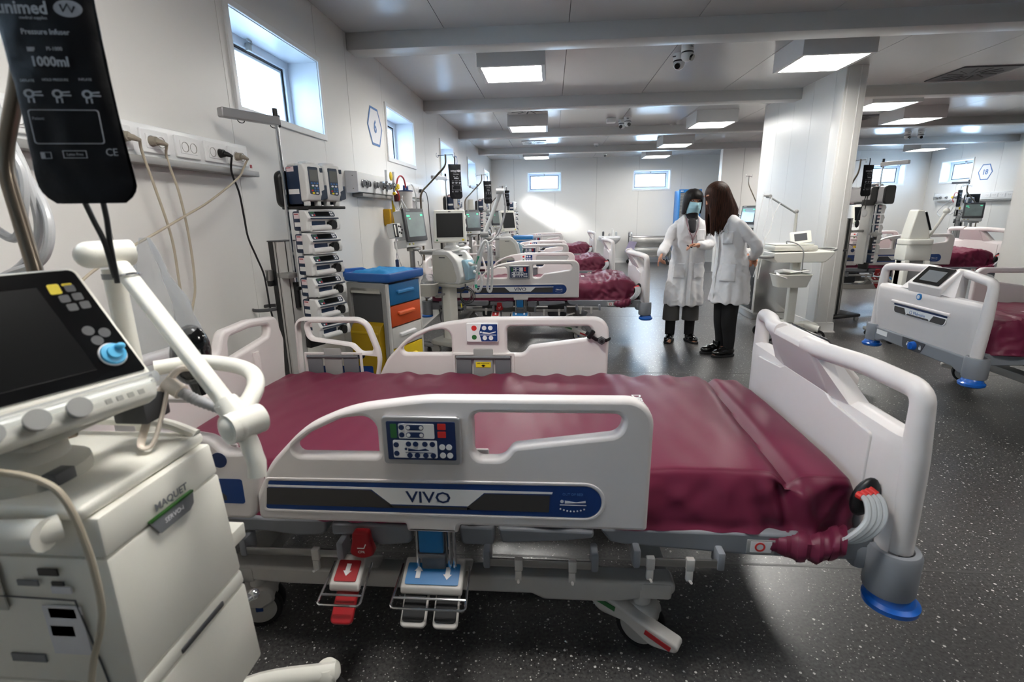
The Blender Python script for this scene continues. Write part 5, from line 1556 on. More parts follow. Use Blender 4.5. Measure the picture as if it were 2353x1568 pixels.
def far_tower(base, rz, tip, where, pumps=6):
    s = copy_tree(ps0); s['label'] = 'aluminium pump stand with black base, '+where
    place(s, base, rz, (0, 0, 0))
    a = copy_tree(ip0); a['label'] = 'white and navy infusion pump on the tower '+where
    place(a, base, rz, (0.0, -0.005, 1.463))
    for i in range(pumps):
        o = copy_tree(sp0); o['label'] = 'syringe pump %s on the tower %s' % (['topmost', 'second from top', 'third from top', 'fourth from top', 'fifth from top', 'lowest'][i], where); o['group'] = 'syringe pumps '+where
        place(o, base, rz, (0.0, 0.01, 1.378-0.119*i))
far_tower((-1.34, 7.25, 0), -0.42, None, 'between the second and third side windows')
far_tower((-1.28, 9.9, 0), -0.3, None, 'beside the fourth side window')
far_tower((-0.95, 13.2, 0), -0.2, None, 'in front of the far wall')

# ================================================================== gas and socket trunking at sign 6
M_DIAL = mat('valve chrome', (150, 152, 154), 0.25, 0.8)
def gas_rail(label, y0, y1, x, rz=0.0, name='gas_trunking', full=True):
    """local: x out of the wall, y along the wall"""
    t = thing(name, label, 'gas rail', (x, y0, 1.66), rz)
    L = y1-y0
    b = B(frame((0, L/2, 0), (1, 0, 0), (0, 0, 1))).shape([rp([(0, -0.075, 0), (0.055, -0.075, 0.004), (0.095, -0.07, 0.004), (0.095, 0.085, 0.004), (0.03, 0.09, 0.01), (0, 0.09, 0)], 3)], L, 0.002)
    b.done('trunking', M_TRIM, t)
    b = B(frame((0, 0.004, 0), (1, 0, 0), (0, 0, 1))).shape([rp([(0, -0.078, 0), (0.06, -0.078, 0.004), (0.10, -0.072, 0.004), (0.10, 0.088, 0.004), (0.03, 0.093, 0.01), (0, 0.093, 0)], 3)], 0.012, 0.002)
    b.done('end_cap', M_HEXL, t)
    B().b2((0.0, 0.12, -0.105), (0.09, L, -0.078), 0.003).done('ledge', M_GREYP, t)
    for z in (0.055, -0.045):
        B().cyl((0.06, -0.001, z), (0.06, -0.003, z), 0.005, n=10).done('screw', M_GREYP, t)
    for i, y in enumerate((0.12, 0.22, 0.42, 0.63, 0.74)):
        b = B().lathe([(0, 0), (0.034, 0), (0.034, 0.006), (0.026, 0.010), (0.026, 0.03), (0.019, 0.032), (0.019, 0.02), (0, 0.02)], (0.095, y, 0.0), (1, 0, 0), 20)
        b.done('gas_outlet', M_DIAL, t)
    n = 4
    for i in range(n):
        y = L-0.16-0.19*i
        p = B(frame((0.097, y, 0.015), (0, 1, 0), (0, 0, 1))).shape([rrect(-0.07, -0.042, 0.07, 0.042, 0.005)], 0.008, 0.002).done('socket_plate', M_WHITE, t)
        for k in (-0.027, 0.027):
            B().lathe([(0.0, -0.008), (0.018, -0.008), (0.02, 0.002), (0.021, 0.002)], (0.1025, y+k, 0.015), (1, 0, 0), 14).done('socket', M_HEXL, p)
    return t
gas_rail('white wall trunking with gas outlets and sockets below sign 6', 4.13, 6.30, XL)

def flowmeter(loc, rz, label, yellow=False):
    t = thing('flowmeter', label, 'flowmeter', loc, rz)
    b = B().cyl((0, 0, 0), (0.075, 0, 0), 0.017, n=14); b.cyl((0.03, 0, 0), (0.06, 0, 0), 0.03, n=18); b.sph((0.085, 0, 0), 0.02, 12)
    b.cyl((0.085, 0, 0), (0.085, 0, -0.055), 0.010, n=12); b.cyl((0.085, 0, 0), (0.085, 0, 0.03), 0.013, n=12)
    b.done('valve', M_DIAL, t)
    B().cyl((0.085, 0, 0.03), (0.085, 0.008, 0.125), 0.011, n=12).done('gauge_tube', M_TUBE, t)
    B().cyl((0.085, 0.03, -0.02), (0.085, 0.045, -0.02), 0.02, n=16).done('knob', M_CARTY if yellow else M_GREYP, t)
    return t
flowmeter((XL+0.115, 4.55, 1.66), 0, 'chrome oxygen flowmeter with clear gauge on the gas trunking')
fl2 = flowmeter((XL+0.115, 4.76, 1.66), 0, 'flowmeter with yellow knobs beside the red suction hose', True)
b = B().sph((0.075, -0.035, 0.085), (0.012, 0.03, 0.04), 14); b.sph((0.075, 0.05, 0.09), (0.008, 0.012, 0.03), 12)
b.done('yellow_cap', M_CARTY, fl2)
B().sph((0.085, 0.0, -0.065), 0.016, 12).done('yellow_nut', M_CARTY, fl2)
sr = thing('suction_regulator', 'chrome and yellow suction regulator with arched red hose', 'regulator', (XL+0.115, 4.88, 1.66))
b = B().cyl((0, 0, 0), (0.07, 0, 0), 0.018, n=14); b.cyl((0.055, 0, 0), (0.085, 0, 0), 0.028, n=18)
b.done('valve', M_DIAL, sr)
B().cyl((0.085, 0, 0), (0.10, 0, 0), 0.026, 0.022, 18).done('knob', M_CARTY, sr)
B().tube(spline([(0.07, 0.02, 0.02), (0.08, 0.04, 0.075), (0.09, 0.10, 0.105), (0.10, 0.165, 0.085), (0.105, 0.195, 0.03), (0.105, 0.20, 0.0)], 8), 0.0075, 10).done('red_hose', M_RED, sr)
B().tube(spline([(0.07, 0.0, -0.02), (0.085, 0.02, -0.07), (0.08, 0.05, -0.10), (0.07, 0.06, -0.12)], 6), 0.0075, 10).done('red_hose', M_RED, sr)
sc = thing('suction_canister', 'clear suction canister with blue lid hanging at the trunking', 'canister', (XL+0.20, 5.12, 1.43))
B().lathe([(0, 0), (0.062, 0), (0.066, 0.006), (0.072, 0.19), (0.074, 0.195), (0.068, 0.195), (0.064, 0.01), (0, 0.006)], n=28).done('jar', mat('frosted jar', (226, 224, 222), 0.35, alpha=0.8), sc)
B().lathe([(0, 0.195), (0.078, 0.195), (0.08, 0.203), (0.06, 0.208), (0, 0.21)], n=28).done('lid', M_BLUED, sc)
for x, y, h in ((0.0, -0.02, 0.045), (0.01, 0.045, 0.04)):
    B().cyl((x, y, 0.208), (x, y, 0.208+h), 0.014, 0.011, 12).done('lid_port', M_BLUE, sc)
B().b2((-0.10, -0.085, 0.10), (-0.055, -0.04, 0.175), 0.006).done('bracket', mat('bracket maroon', (84, 18, 22), 0.5), sc)
B().b2((-0.12, -0.075, -0.16), (-0.095, -0.045, 0.11), 0.004).done('bracket_strap', M_CARTY, sc)
tu = thing('suction_tubing', 'loops of clear suction tubing hanging below the gas trunking', 'tubing', (XL+0.2, 5.0, 1.3))
T = Matrix.Translation((-XL-0.2, -5.0, -1.3))
for P in ([(-1.47, 4.77, 1.58), (-1.47, 4.79, 1.50), (-1.46, 4.86, 1.45), (-1.45, 4.95, 1.50), (-1.45, 5.0, 1.58)],
          [(-1.45, 4.95, 1.55), (-1.42, 5.0, 1.47), (-1.40, 5.06, 1.40), (-1.40, 5.10, 1.33), (-1.40, 5.18, 1.36)],
          [(-1.44, 4.93, 1.50), (-1.43, 4.95, 1.40), (-1.41, 5.0, 1.34), (-1.40, 5.08, 1.31), (-1.40, 5.16, 1.30)],
          [(-1.44, 5.18, 1.68), (-1.43, 5.30, 1.70), (-1.43, 5.42, 1.62), (-1.44, 5.48, 1.50), (-1.45, 5.50, 1.40)],
          [(-1.44, 5.2, 1.55), (-1.43, 5.36, 1.54), (-1.43, 5.46, 1.46), (-1.44, 5.48, 1.38)]):
    B(T).tube(spline(P, 8), 0.0065, 8).done('tube', M_TUBE, tu)
yb = tag(B().b2((XL+0.001, 5.00, 1.30), (XL+0.07, 5.12, 1.46), 0.01).done('sharps_box', mat('ochre plastic', (196, 150, 20), 0.45)), 'ochre yellow box fixed to the wall behind the patient monitor', 'box')
t = thing('power_cable', 'black cord plugged into the end of the gas trunking', 'cord', (XL+0.11, 6.05, 1.67))
B().cyl((0, 0, 0), (0.03, 0, 0), 0.02, n=14).done('plug', M_BLACK, t)
B().tube(spline([(0.03, 0, 0), (0.06, 0.06, -0.02), (0.07, 0.10, -0.12), (0.07, 0.13, -0.35), (0.08, 0.16, -0.7), (0.10, 0.2, -1.2), (0.12, 0.25, -1.62)], 8), 0.005, 8).done('cord', M_BLACK, t)

# ================================================================== drawer cart
def drawer_cart():
    rz = -0.338
    t = thing('drawer_cart', 'white drawer cart with blue tray, blue, orange, white and yellow drawers', 'cart', (-1.342, 3.975, 0), rz)
    # local: front +x; y across
    hw, d = 0.222, 0.19
    b = B()
    for y in (-hw, hw):
        for x in (-d, d-0.03):
            b = B().b2((x, y-(0.022 if y > 0 else 0), 0.10), (x+0.03, y+(0.022 if y < 0 else 0), 0.86), 0.006)
            b.done('corner_post', M_CARTW, t)
    B().b2((-d+0.01, -hw+0.02, 0.10), (d-0.02, hw-0.02, 0.125), 0.004).done('bottom_shelf', M_CARTW, t)
    B().b2((-d+0.01, -hw+0.012, 0.12), (d-0.03, -hw+0.016, 0.85)).done('side_panel', M_GREYD, t, smooth=0)
    B().b2((-d+0.01, hw-0.016, 0.12), (d-0.03, hw-0.004, 0.85)).done('side_panel', M_CARTW, t, smooth=0)
    B().b2((-d, -hw+0.02, 0.12), (-d+0.01, hw-0.02, 0.85)).done('back_panel', M_CARTW, t, smooth=0)
    # grey frame and pull-out on the side facing the bed
    F = frame((0, -hw-0.001, 0), (1, 0, 0), (0, 0, 1))
    B(F).shape([rrect(-d, 0.12, d-0.02, 0.865, 0.01), rrect(-d+0.03, 0.15, d-0.05, 0.80, 0.01)], 0.03, 0.005).done('side_frame', M_GREYP, t)
    B(F).shape([rrect(-d+0.035, 0.785, d-0.06, 0.83, 0.003)], 0.03, 0.004).done('pull_out_shelf', M_CREAMD, t)
    b = B()
    F2 = frame((0, 0, 0), (0, -1, 0), (0, 0, 1))
    b = B(frame((-0.01, 0, 0), (0, -1, 0), (0, 0, 1))).shape([rp([(hw-0.01, 0.14, 0.01), (hw+0.055, 0.16, 0.01), (hw+0.065, 0.50, 0.006), (hw+0.035, 0.545, 0.01), (hw-0.01, 0.57, 0.004)], 3)], 2*d-0.10, 0.006)
    yb_ = b.done('waste_bin', mat('bin ochre', (176, 142, 14), 0.42), t)
    B().b2((-d+0.05, -hw-0.072, 0.488), (d-0.07, -hw-0.060, 0.503), 0.003).done('bin_rim', mat('bin ochre light', (200, 166, 30), 0.42), yb_)
    # drawers
    z = 0.855
    for h, m, mh in ((0.165, M_CARTL, mat('handle blue', (60, 140, 200), 0.4)), (0.165, M_CARTO, mat('handle orange', (238, 108, 56), 0.4)), (0.165, M_CARTW, M_WHITE), (0.22, M_CARTY, mat('handle yellow', (240, 214, 60), 0.4))):
        dr = B().b2((d-0.03, -hw+0.024, z-h+0.006), (d, hw-0.024, z-0.003), 0.005).done('drawer', m, t)
        b = B(frame((0, -0.01, z-h*0.45), (1, 0, 0), (0, 0, 1))).shape([rp([(d-0.004, 0.024, 0.0), (d+0.022, 0.018, 0.006), (d+0.022, -0.004, 0.005), (d+0.014, -0.004, 0.003), (d+0.010, 0.008, 0.0), (d-0.004, 0.008, 0.0)], 3)], 0.21, 0.002)
        b.done('drawer_handle', mh, dr)
        z -= h
    # moulded blue tray on top
    o = rrect(-d-0.025, -hw-0.025, d+0.03, hw+0.03, 0.035); i = rrect(-d+0.005, -hw+0.005, d, hw, 0.02)
    b = B().shape([o, i], 0.06, 0.010, Matrix.Translation((0, 0, 0.905)))
    b.shape([rrect(-d-0.015, -hw-0.015, d+0.02, hw+0.02, 0.03)], 0.02, 0.004, Matrix.Translation((0, 0, 0.880)))
    tr = b.done('tray_top', M_CARTB, t)
    b = B(frame((-d-0.012, 0, 0), (0, 1, 0), (0, 0, 1))).shape([rp([(-hw-0.02, 0.90, 0.01), (-hw-0.02, 0.965, 0.02), (-0.02, 0.955, 0.03), (0.03, 0.935, 0.03), (hw+0.02, 0.935, 0.01), (hw+0.02, 0.90, 0.01)], 4)], 0.02, 0.006)
    b.done('tray_back', M_CARTB, tr)
    for x in (-d+0.03, d-0.03):
        for y in (-hw+0.03, hw-0.03):
            c = B().cyl((x, y-0.014, 0.05), (x, y+0.014, 0.05), 0.05, n=18).done('caster', M_RUBBER, t)
            B().b2((x-0.02, y-0.02, 0.06), (x+0.02, y+0.02, 0.105), 0.005).done('caster_fork', M_GREYP, c)
    # crumpled blue drape in the tray
    def f(u, v):
        x = -d+0.01+(2*d-0.02)*u; y = -hw+0.01+(2*hw-0.02)*v
        e = min(u, 1-u, v, 1-v)
        return (x, y, 0.912+0.028*min(1, e*10)+0.012*mnoise.noise(Vector((x*9, y*9, 3)))+0.010*mnoise.noise(Vector((x*22, y*22, 1))))
    dp = B().grid(f, 24, 28).done('paper_drape', M_PADB, None, smooth=80)
    t.scale = (1, 1, 1.04)
    dp.location = t.location; dp.rotation_euler = (0, 0, rz); dp.scale = (1, 1, 1.045)
    tag(dp, 'crumpled light blue paper drape lying in the cart tray', 'drape')
drawer_cart()

# ================================================================== patient monitor on a stand
def patient_monitor(label, lit=(96, 110, 108), name='patient_monitor'):
    """local: screen faces +x; origin on the floor under the pole"""
    t = thing(name, label, 'monitor', group='patient monitors')
    b = B()
    for k in range(5):
        a = 2*PI*k/5+0.3
        b = B().tube([(0, 0, 0.10), (0.13*math.cos(a), 0.13*math.sin(a), 0.085), (0.20*math.cos(a), 0.20*math.sin(a), 0.07)], [0.03, 0.022, 0.016], 10)
        lg = b.done('base_leg', M_GREYP, t)
        B().cyl((0.20*math.cos(a), 0.20*math.sin(a)-0.01, 0.032), (0.20*math.cos(a), 0.20*math.sin(a)+0.01, 0.032), 0.032, n=14).done('caster', M_RUBBER, lg)
    B().cyl((0, 0, 0.09), (0, 0, 1.06), 0.026, n=16).done('pole', M_ALU, t)
    b = B().b2((-0.03, -0.05, 1.05), (0.05, 0.06, 1.085), 0.008); b.cyl((0.02, 0.05, 1.068), (0.02, 0.12, 1.068), 0.012, n=12)
    b.done('mount', M_ALU, t)
    # tilted head
    Mh = Matrix.Translation((0.02, 0.0, 1.09)) @ Matrix.Rotation(-0.13, 4, 'Y')
    b = B(Mh).b2((-0.10, -0.17, 0.0), (0.05, 0.16, 0.075), 0.008); b.b2((-0.06, -0.16, 0.075), (0.045, 0.16, 0.35), 0.012)
    b.done('housing', M_PUMPW, t)
    bz = B(Mh).b2((0.045, -0.165, 0.05), (0.075, 0.165, 0.365), 0.012).done('bezel', M_GREYD, t)
    F = Mh @ frame((0.0755, 0, 0.21), (0, 1, 0), (0, 0, 1))
    scm = mat('monitor picture %d' % lit[0], lit, 0.15, coat=0.4, emit=0.10, var=0.25, scale=9)
    B(F).shape([rrect(-0.135, -0.115, 0.135, 0.118, 0.003)], 0.002).done('screen', scm, bz, smooth=0)
    M_TR = mat('trace green', (90, 220, 170), 0.4, emit=0.15)
    b = B(F @ Matrix.Translation((0, 0, 0.0015)))
    b.shape([rrect(-0.13, 0.075, -0.08, 0.092, 0.001)], 0.0006); b.shape([rrect(-0.10, 0.05, -0.07, 0.062, 0.001)], 0.0006); b.shape([rrect(0.09, 0.08, 0.128, 0.10, 0.001)], 0.0006)
    b.done('reading', M_TR, bz, smooth=0)
    text('MINDRAY', 0.012, M_HEXL, bz, F @ Matrix.Translation((-0.09, 0.137, 0.0005)), depth=0.001)
    # measuring module on the side
    b = B(Mh).b2((-0.05, -0.30, 0.10), (0.03, -0.165, 0.235), 0.012)
    md = b.done('module', M_PUMPW, t)
    B(Mh).b2((0.029, -0.295, 0.105), (0.033, -0.235, 0.23), 0.002).done('module_window', M_BLACK, md)
    B(Mh).b2((0.0325, -0.285, 0.115), (0.035, -0.268, 0.22), 0.002).done('module_strip', M_CREAM, md)
    for y, z in ((-0.215, 0.205), (-0.19, 0.20), (-0.215, 0.15), (-0.19, 0.14), (-0.175, 0.17)):
        B(Mh).cyl((0.028, y, z), (0.034, y, z), 0.009, n=12).done('connector', M_BLACK, md)
    for y in (-0.06, 0.0):
        B(Mh).cyl((0.05, y-0.06, 0.03), (0.056, y-0.06, 0.03), 0.010, n=12).done('connector', mat('brass', (160, 150, 90), 0.3, 0.8), t)
    return t
mon0 = patient_monitor('patient monitor with grey lit screen on a pole behind the drawer cart', (100, 110, 108))
mon0.location = (-1.385, 4.99, 0); mon0.rotation_euler = (0, 0, -0.37)
# leads hanging from the module
tl = thing('monitor_leads', 'thin white and blue leads hanging from the patient monitor module', 'leads', (-1.5, 4.85, 0.95))
T = Matrix.Translation((1.5, -4.85, -0.95))
for P in ([(-1.455, 4.745, 1.24), (-1.46, 4.73, 1.15), (-1.44, 4.72, 1.0), (-1.40, 4.74, 0.85), (-1.36, 4.76, 0.7)],
          [(-1.455, 4.75, 1.24), (-1.47, 4.73, 1.12), (-1.43, 4.72, 0.97), (-1.36, 4.74, 0.80)]):
    B(T).tube(spline(P, 8), 0.004, 6).done('lead', M_PAPER, tl)
B(T).tube(spline([(-1.455, 4.755, 1.24), (-1.462, 4.735, 1.10), (-1.46, 4.72, 0.98)], 8), 0.003, 6).done('lead', M_BLUED, tl)
B(T).box((-1.46, 4.72, 0.95), (0.03, 0.03, 0.085), 0.008).done('finger_clip', M_BLUED, tl)
for P in ([(-1.33, 4.99, 1.06), (-1.29, 5.0, 1.0), (-1.29, 5.0, 0.93), (-1.32, 5.0, 0.90), (-1.33, 4.99, 0.95)],):
    B(T).tube(spline(P, 8), 0.004, 6).done('lead', M_GREYP, tl)

# ================================================================== second ventilator
def ventilator2(label):
    """local: front +x half turned; origin on floor under the column"""
    t = thing('ventilator', label, 'ventilator', group='ventilators with white framed screens')
    # base
    b = B().shape([rp([(-0.20, -0.18, 0.06), (0.24, -0.22, 0.06), (0.24, 0.22, 0.06), (-0.20, 0.18, 0.06)], 6)], 0.05, 0.012, Matrix.Translation((0, 0, 0.125)))
    bs = b.done('base', M_CREAMD, t)
    for x, y in ((-0.15, -0.14), (-0.15, 0.14), (0.19, -0.18), (0.19, 0.18)):
        B().cyl((x, y-0.015, 0.052), (x, y+0.015, 0.052), 0.052, n=20).done('caster', M_WHEEL, bs)
    B().b2((-0.10, -0.07, 0.14), (0.0, 0.07, 0.74), 0.02).done('column', M_CREAM, t)
    B().b2((-0.125, -0.05, 0.14), (-0.10, 0.05, 1.06), 0.01).done('rear_post', M_GREYP, t)
    # body with curved front
    b = B(frame((0, 0, 0), (1, 0, 0), (0, 0, 1))).shape([rp([(-0.14, 0.735, 0.02), (0.17, 0.735, 0.03), (0.20, 0.80, 0.05), (0.16, 0.96, 0.12), (0.06, 1.055, 0.08), (-0.14, 1.055, 0.03)], 8)], 0.30, 0.014)
    bd = b.done('body', M_PUMPW, t)
    F = frame((0, -0.151, 0), (1, 0, 0), (0, 0, 1))
    B(F).shape([rp([(-0.135, 0.75, 0.01), (0.13, 0.75, 0.02), (0.15, 0.80, 0.05), (0.10, 0.95, 0.1), (0.03, 1.015, 0.04), (-0.135, 1.015, 0.01)], 6)], 0.006, 0.002).done('side_panel', M_CREAMD, bd)
    B(F).b2((-0.05, 0.985, 0.002), (0.02, 0.995, 0.005)).done('vent_slot', M_GREYD, bd, smooth=0)
    B().b2((-0.15, -0.15, 0.70), (0.18, 0.15, 0.735), 0.01).done('underplate', M_CREAMD, t)
    B().b2((0.10, -0.05, 1.00), (0.125, 0.0, 1.012), 0.003).done('front_key', M_BLACK, bd)
    # handle
    b = B().tube(fillet([(-0.10, -0.13, 1.03), (-0.30, -0.14, 1.03), (-0.32, 0.0, 1.04), (-0.30, 0.14, 1.03), (-0.10, 0.13, 1.03)], 0.05, 5), 0.018, 12)
    b.done('push_handle', M_GREYP, t)
    # water trap and filter block on the front
    b = B(frame((0, 0, 0), (1, 0, 0), (0, 0, 1))).shape([rp([(0.155, 0.77, 0.02), (0.24, 0.77, 0.02), (0.245, 0.90, 0.03), (0.19, 0.97, 0.03), (0.15, 0.96, 0.02)], 5)], 0.15, 0.012)
    b.done('water_trap', M_AQUA, t)
    for y, z in ((-0.035, 0.93), (0.04, 0.90), (0.02, 0.85)):
        b = B().cyl((0.22, y, z), (0.275, y-0.01, z-0.012), 0.018, 0.014, 14)
        b.done('port', M_PUMPW, t)
    # display on its mount
    b = B().lathe([(0, 1.05), (0.085, 1.05), (0.08, 1.08), (0.05, 1.10), (0.04, 1.15), (0, 1.15)], (0.0, 0, 0)); b.b2((-0.03, -0.05, 1.10), (0.0, 0.05, 1.2), 0.01)
    b.done('display_mount', M_PUMPW, t)
    return t
def vent_display(t, M):
    d = B(M).shape([rp([(-0.16, -0.155, 0.012), (0.16, -0.155, 0.012), (0.15, 0.155, 0.015), (-0.15, 0.155, 0.015)], 5)], 0.045, 0.008).done('display', M_CREAM, t)
    B(M).shape([rrect(-0.128, -0.108, 0.128, 0.122, 0.003)], 0.004, 0, Matrix.Translation((0, 0, 0.0225))).done('screen', M_SCREEN, d, smooth=0)
    B(M).shape([rrect(0.115, -0.142, 0.135, -0.125, 0.002)], 0.002, 0, Matrix.Translation((0, 0, 0.0235))).done('warning_mark', M_YEL, d, smooth=0)
    B(M).shape([rrect(-0.135, -0.142, -0.12, -0.128, 0.002)], 0.002, 0, Matrix.Translation((0, 0, 0.0235))).done('green_mark', M_GREEN, d, smooth=0)
    B(M).shape([rrect(-0.012, 0.133, 0.012, 0.141, 0.001)], 0.002, 0, Matrix.Translation((0, 0, 0.0235))).done('badge', M_GREYD, d, smooth=0)
v2 = ventilator2('ventilator with white framed dark screen and blue water trap, behind the drawer cart')
v2.location = (-0.99, 5.03, 0); v2.rotation_euler = (0, 0, -0.42)
# the display is turned towards the aisle: its own frame inside the ventilator's
Rl = Matrix.Rotation(0.42, 4, 'Z')
vent_display(v2, Rl @ frame((-0.0, -0.05, 1.285), (0.985, 0.17, 0), (-0.02, 0.16, 1)))
# papers on its top, basket with film on the side
tag(B(Matrix.Translation((-0.90, 5.0, 1.066)) @ Euler((0.12, -0.10, 0.4)).to_matrix().to_4x4()).box((0, 0, 0), (0.19, 0.12, 0.012), 0.002).done('paper_sheets', M_PAPER), 'white folded sheets lying on the ventilator under its screen', 'papers')
bk = thing('accessory_basket', 'cream plastic basket with clear film beside the drawer cart', 'basket', (-1.22, 4.93, 0.60))
b = B()
def fb(u, v):
    a = 2*PI*u; s = 0.75+0.25*v
    x = 0.10*s*(1 if math.cos(a) > 0 else -1)*abs(math.cos(a))**0.5; y = 0.14*s*(1 if math.sin(a) > 0 else -1)*abs(math.sin(a))**0.5
    return (x, y, 0.02+0.12*v)
B().grid(fb, 40, 6, cu=True).done('wall', M_CREAMD, bk, smooth=60)
B().shape([[fb(i/40, 0)[:2] for i in range(40)]], 0.006, 0, Matrix.Translation((0, 0, 0.02))).done('bottom', M_CREAMD, bk)
B().tube([fb(i/40, 1.0) for i in range(40)], 0.006, 8, closed=True).done('rim', M_CREAM, bk)
B().tube([(0.0, 0.0, 0.02), (0.08, 0.03, 0.0), (0.16, 0.08, 0.02)], 0.012, 10).done('arm', M_GREYP, bk)
def ff(u, v):
    a = 2*PI*u
    r = 0.09*(1-0.5*v)*(1+0.3*mnoise.noise(Vector((math.cos(a)*2, math.sin(a)*2, v*5))))
    return (r*math.cos(a), 1.3*r*math.sin(a), 0.10+0.12*v+0.02*mnoise.noise(Vector((a, v*4, 2))))
flm = tag(B().grid(ff, 30, 12, cu=True).done('plastic_film', M_FILM, None, smooth=80), 'crumpled clear film in the cream basket', 'film')
flm.location = (-1.22, 4.93, 0.60)
# breathing circuit of the second ventilator
bc = thing('breathing_circuit', 'white corrugated breathing tubes with green connectors hanging from the ventilator', 'tubing', (-0.70, 4.9, 0.7))
T = Matrix.Translation((0.70, -4.9, -0.7))
def corr(P, r, m, nm='tube', par=None):
    pts = spline(P, 26)
    return B(T).tube(pts, [r+0.0016*(i % 2) for i in range(len(pts))], 10).done(nm, m, par or bc)
M_CORR = mat('corrugated white', (224, 224, 224), 0.4)
corr([(-0.74, 4.86, 0.92), (-0.70, 4.84, 1.02), (-0.66, 4.86, 1.12), (-0.62, 4.88, 1.14), (-0.60, 4.86, 1.02), (-0.61, 4.85, 0.80), (-0.62, 4.85, 0.70), (-0.60, 4.85, 0.66), (-0.58, 4.85, 0.70), (-0.57, 4.85, 0.90), (-0.58, 4.87, 1.10)], 0.012, M_CORR)
corr([(-0.73, 4.85, 0.88), (-0.69, 4.84, 0.84), (-0.67, 4.83, 0.76), (-0.69, 4.83, 0.68), (-0.725, 4.83, 0.67), (-0.735, 4.83, 0.74), (-0.70, 4.84, 0.88), (-0.66, 4.85, 1.05), (-0.64, 4.87, 1.12)], 0.012, M_CORR)
for p, q in (((-0.735, 4.86, 0.935), (-0.70, 4.842, 1.01)), ((-0.715, 4.845, 0.86), (-0.69, 4.84, 0.835)), ((-0.728, 4.83, 0.70), (-0.733, 4.83, 0.735))):
    B(T).cyl(p, q, 0.0155, n=12).done('connector', M_GREENC, bc)
# support arm of the breathing tubes
ar = thing('support_arm', 'white jointed tube arm rising behind the breathing tubes', 'arm', (-0.80, 5.10, 0.75))
T2 = Matrix.Translation((0.80, -5.10, -0.75))
B(T2).tube([(-0.78, 5.10, 0.76), (-0.66, 5.05, 1.20)], 0.018, 12).done('lower_boom', M_PUMPW, ar)
B(T2).tube([(-0.66, 5.05, 1.20), (-0.50, 5.12, 1.60)], 0.020, 12, flat=0.7).done('boom', M_PUMPW, ar)
b = B(T2).cyl((-0.70, 5.04, 1.20), (-0.62, 5.04, 1.20), 0.028, n=18); b.sph((-0.66, 5.05, 1.20), 0.03, 14)
b.done('elbow', M_GREYP, ar)
B(T2).cyl((-0.54, 5.11, 1.61), (-0.46, 5.11, 1.61), 0.026, n=18).done('upper_joint', M_PUMPW, ar)
b = B(T2).tube(spline([(-0.47, 5.1, 1.60), (-0.45, 5.08, 1.45), (-0.50, 5.02, 1.25), (-0.56, 4.96, 1.16), (-0.60, 4.9, 1.13)], 8), 0.010, 10)
b.done('hose_hanger', M_HOSEG, ar)
# loose cable bundle under the ventilator
cb = thing('cable_bundle', 'coil of black and grey cables hanging below the second ventilator', 'cables', (-0.84, 4.87, 0.6))
for k in range(4):
    r = 0.05+0.008*k
    B().tube([(r*math.cos(a)+0.006*k, 0.02*math.sin(a*2+k), 0.02+1.1*r*math.sin(a)) for a in [2*PI*i/28 for i in range(28)]], 0.004, 6, closed=True).done('coil', M_BLACK if k % 2 else M_GREYD, cb)
B().tube([(0.0, 0, 0.07), (0, 0.01, 0.135)], 0.008, 8).done('cable_tie', M_GREYD, cb)
B().cyl((-0.05, 0, -0.06), (-0.045, 0, -0.10), 0.006, n=8).done('plug_tip', M_YEL, cb)

# ================================================================== drip poles and infuser bags at the other beds
def drip_pole2(label, loc, rz=0.0):
    """bent pole standing in the head corner cup of a bed"""
    t = thing('drip_pole', label, 'pole', loc, rz, 'bent drip poles at bed heads')
    pts = fillet([(0, 0, 0), (0, 0, 1.16), (0.27, 0.06, 1.43), (0.27, 0.06, 1.54)], 0.06, 5)
    B().tube(pts, 0.011, 10).done('tube', M_BRONZE, t)
    B().tube([(0.19, 0.06, 1.53), (0.35, 0.06, 1.535)], 0.004, 8).done('cross_bar', M_CHROME, t)
    for x, s in ((0.185, -1), (0.355, 1)):
        B().tube([(x+s*0.012*math.cos(a)-s*0.0, 0.06, 1.535+0.022*math.sin(a)) for a in [PI*1.0+PI*1.4*i/12 for i in range(13)]], 0.003, 8).done('hook', M_CHROME, t)
    return t
def bag_at(loc, rz, label):
    o = copy_tree(ib); o.location = loc; o.rotation_euler = (0, 0, rz); o['label'] = label; o.scale = (1.15, 1, 1)
    return o
for (bx, by), lab, wh in (((-1.365, 5.38), 'bent drip pole with wire hooks at the bed beside the women', 'hanging at the second side window above the white framed screen'),
                      ((-1.375, 8.22), 'bent drip pole at the rumpled bed between its neighbours', 'hanging beyond the jointed tube arm'),
                      ((-1.375, 11.72), 'bent drip pole at the sunlit bed', 'hanging nearest the far wall')):
    drip_pole2(lab, (bx, by, 0.46))
    bag_at((bx+0.362, by+0.05, 1.975), 0.55, 'black pressure infuser bag '+wh)
m2 = copy_tree(mon0); m2['label'] = 'patient monitor on a pole by the third side window'; m2.location = (-1.25, 7.88, 0); m2.rotation_euler = (0, 0, -0.6)
m3 = copy_tree(mon0); m3['label'] = 'patient monitor on a pole by the sunlit bed'; m3.location = (-1.20, 11.35, 0); m3.rotation_euler = (0, 0, -1.0)
v3 = copy_tree(v2); v3['label'] = 'ventilator with white framed screen behind the rumpled bed row'; v3.location = (-0.70, 7.88, 0); v3.rotation_euler = (0, 0, 0.3)
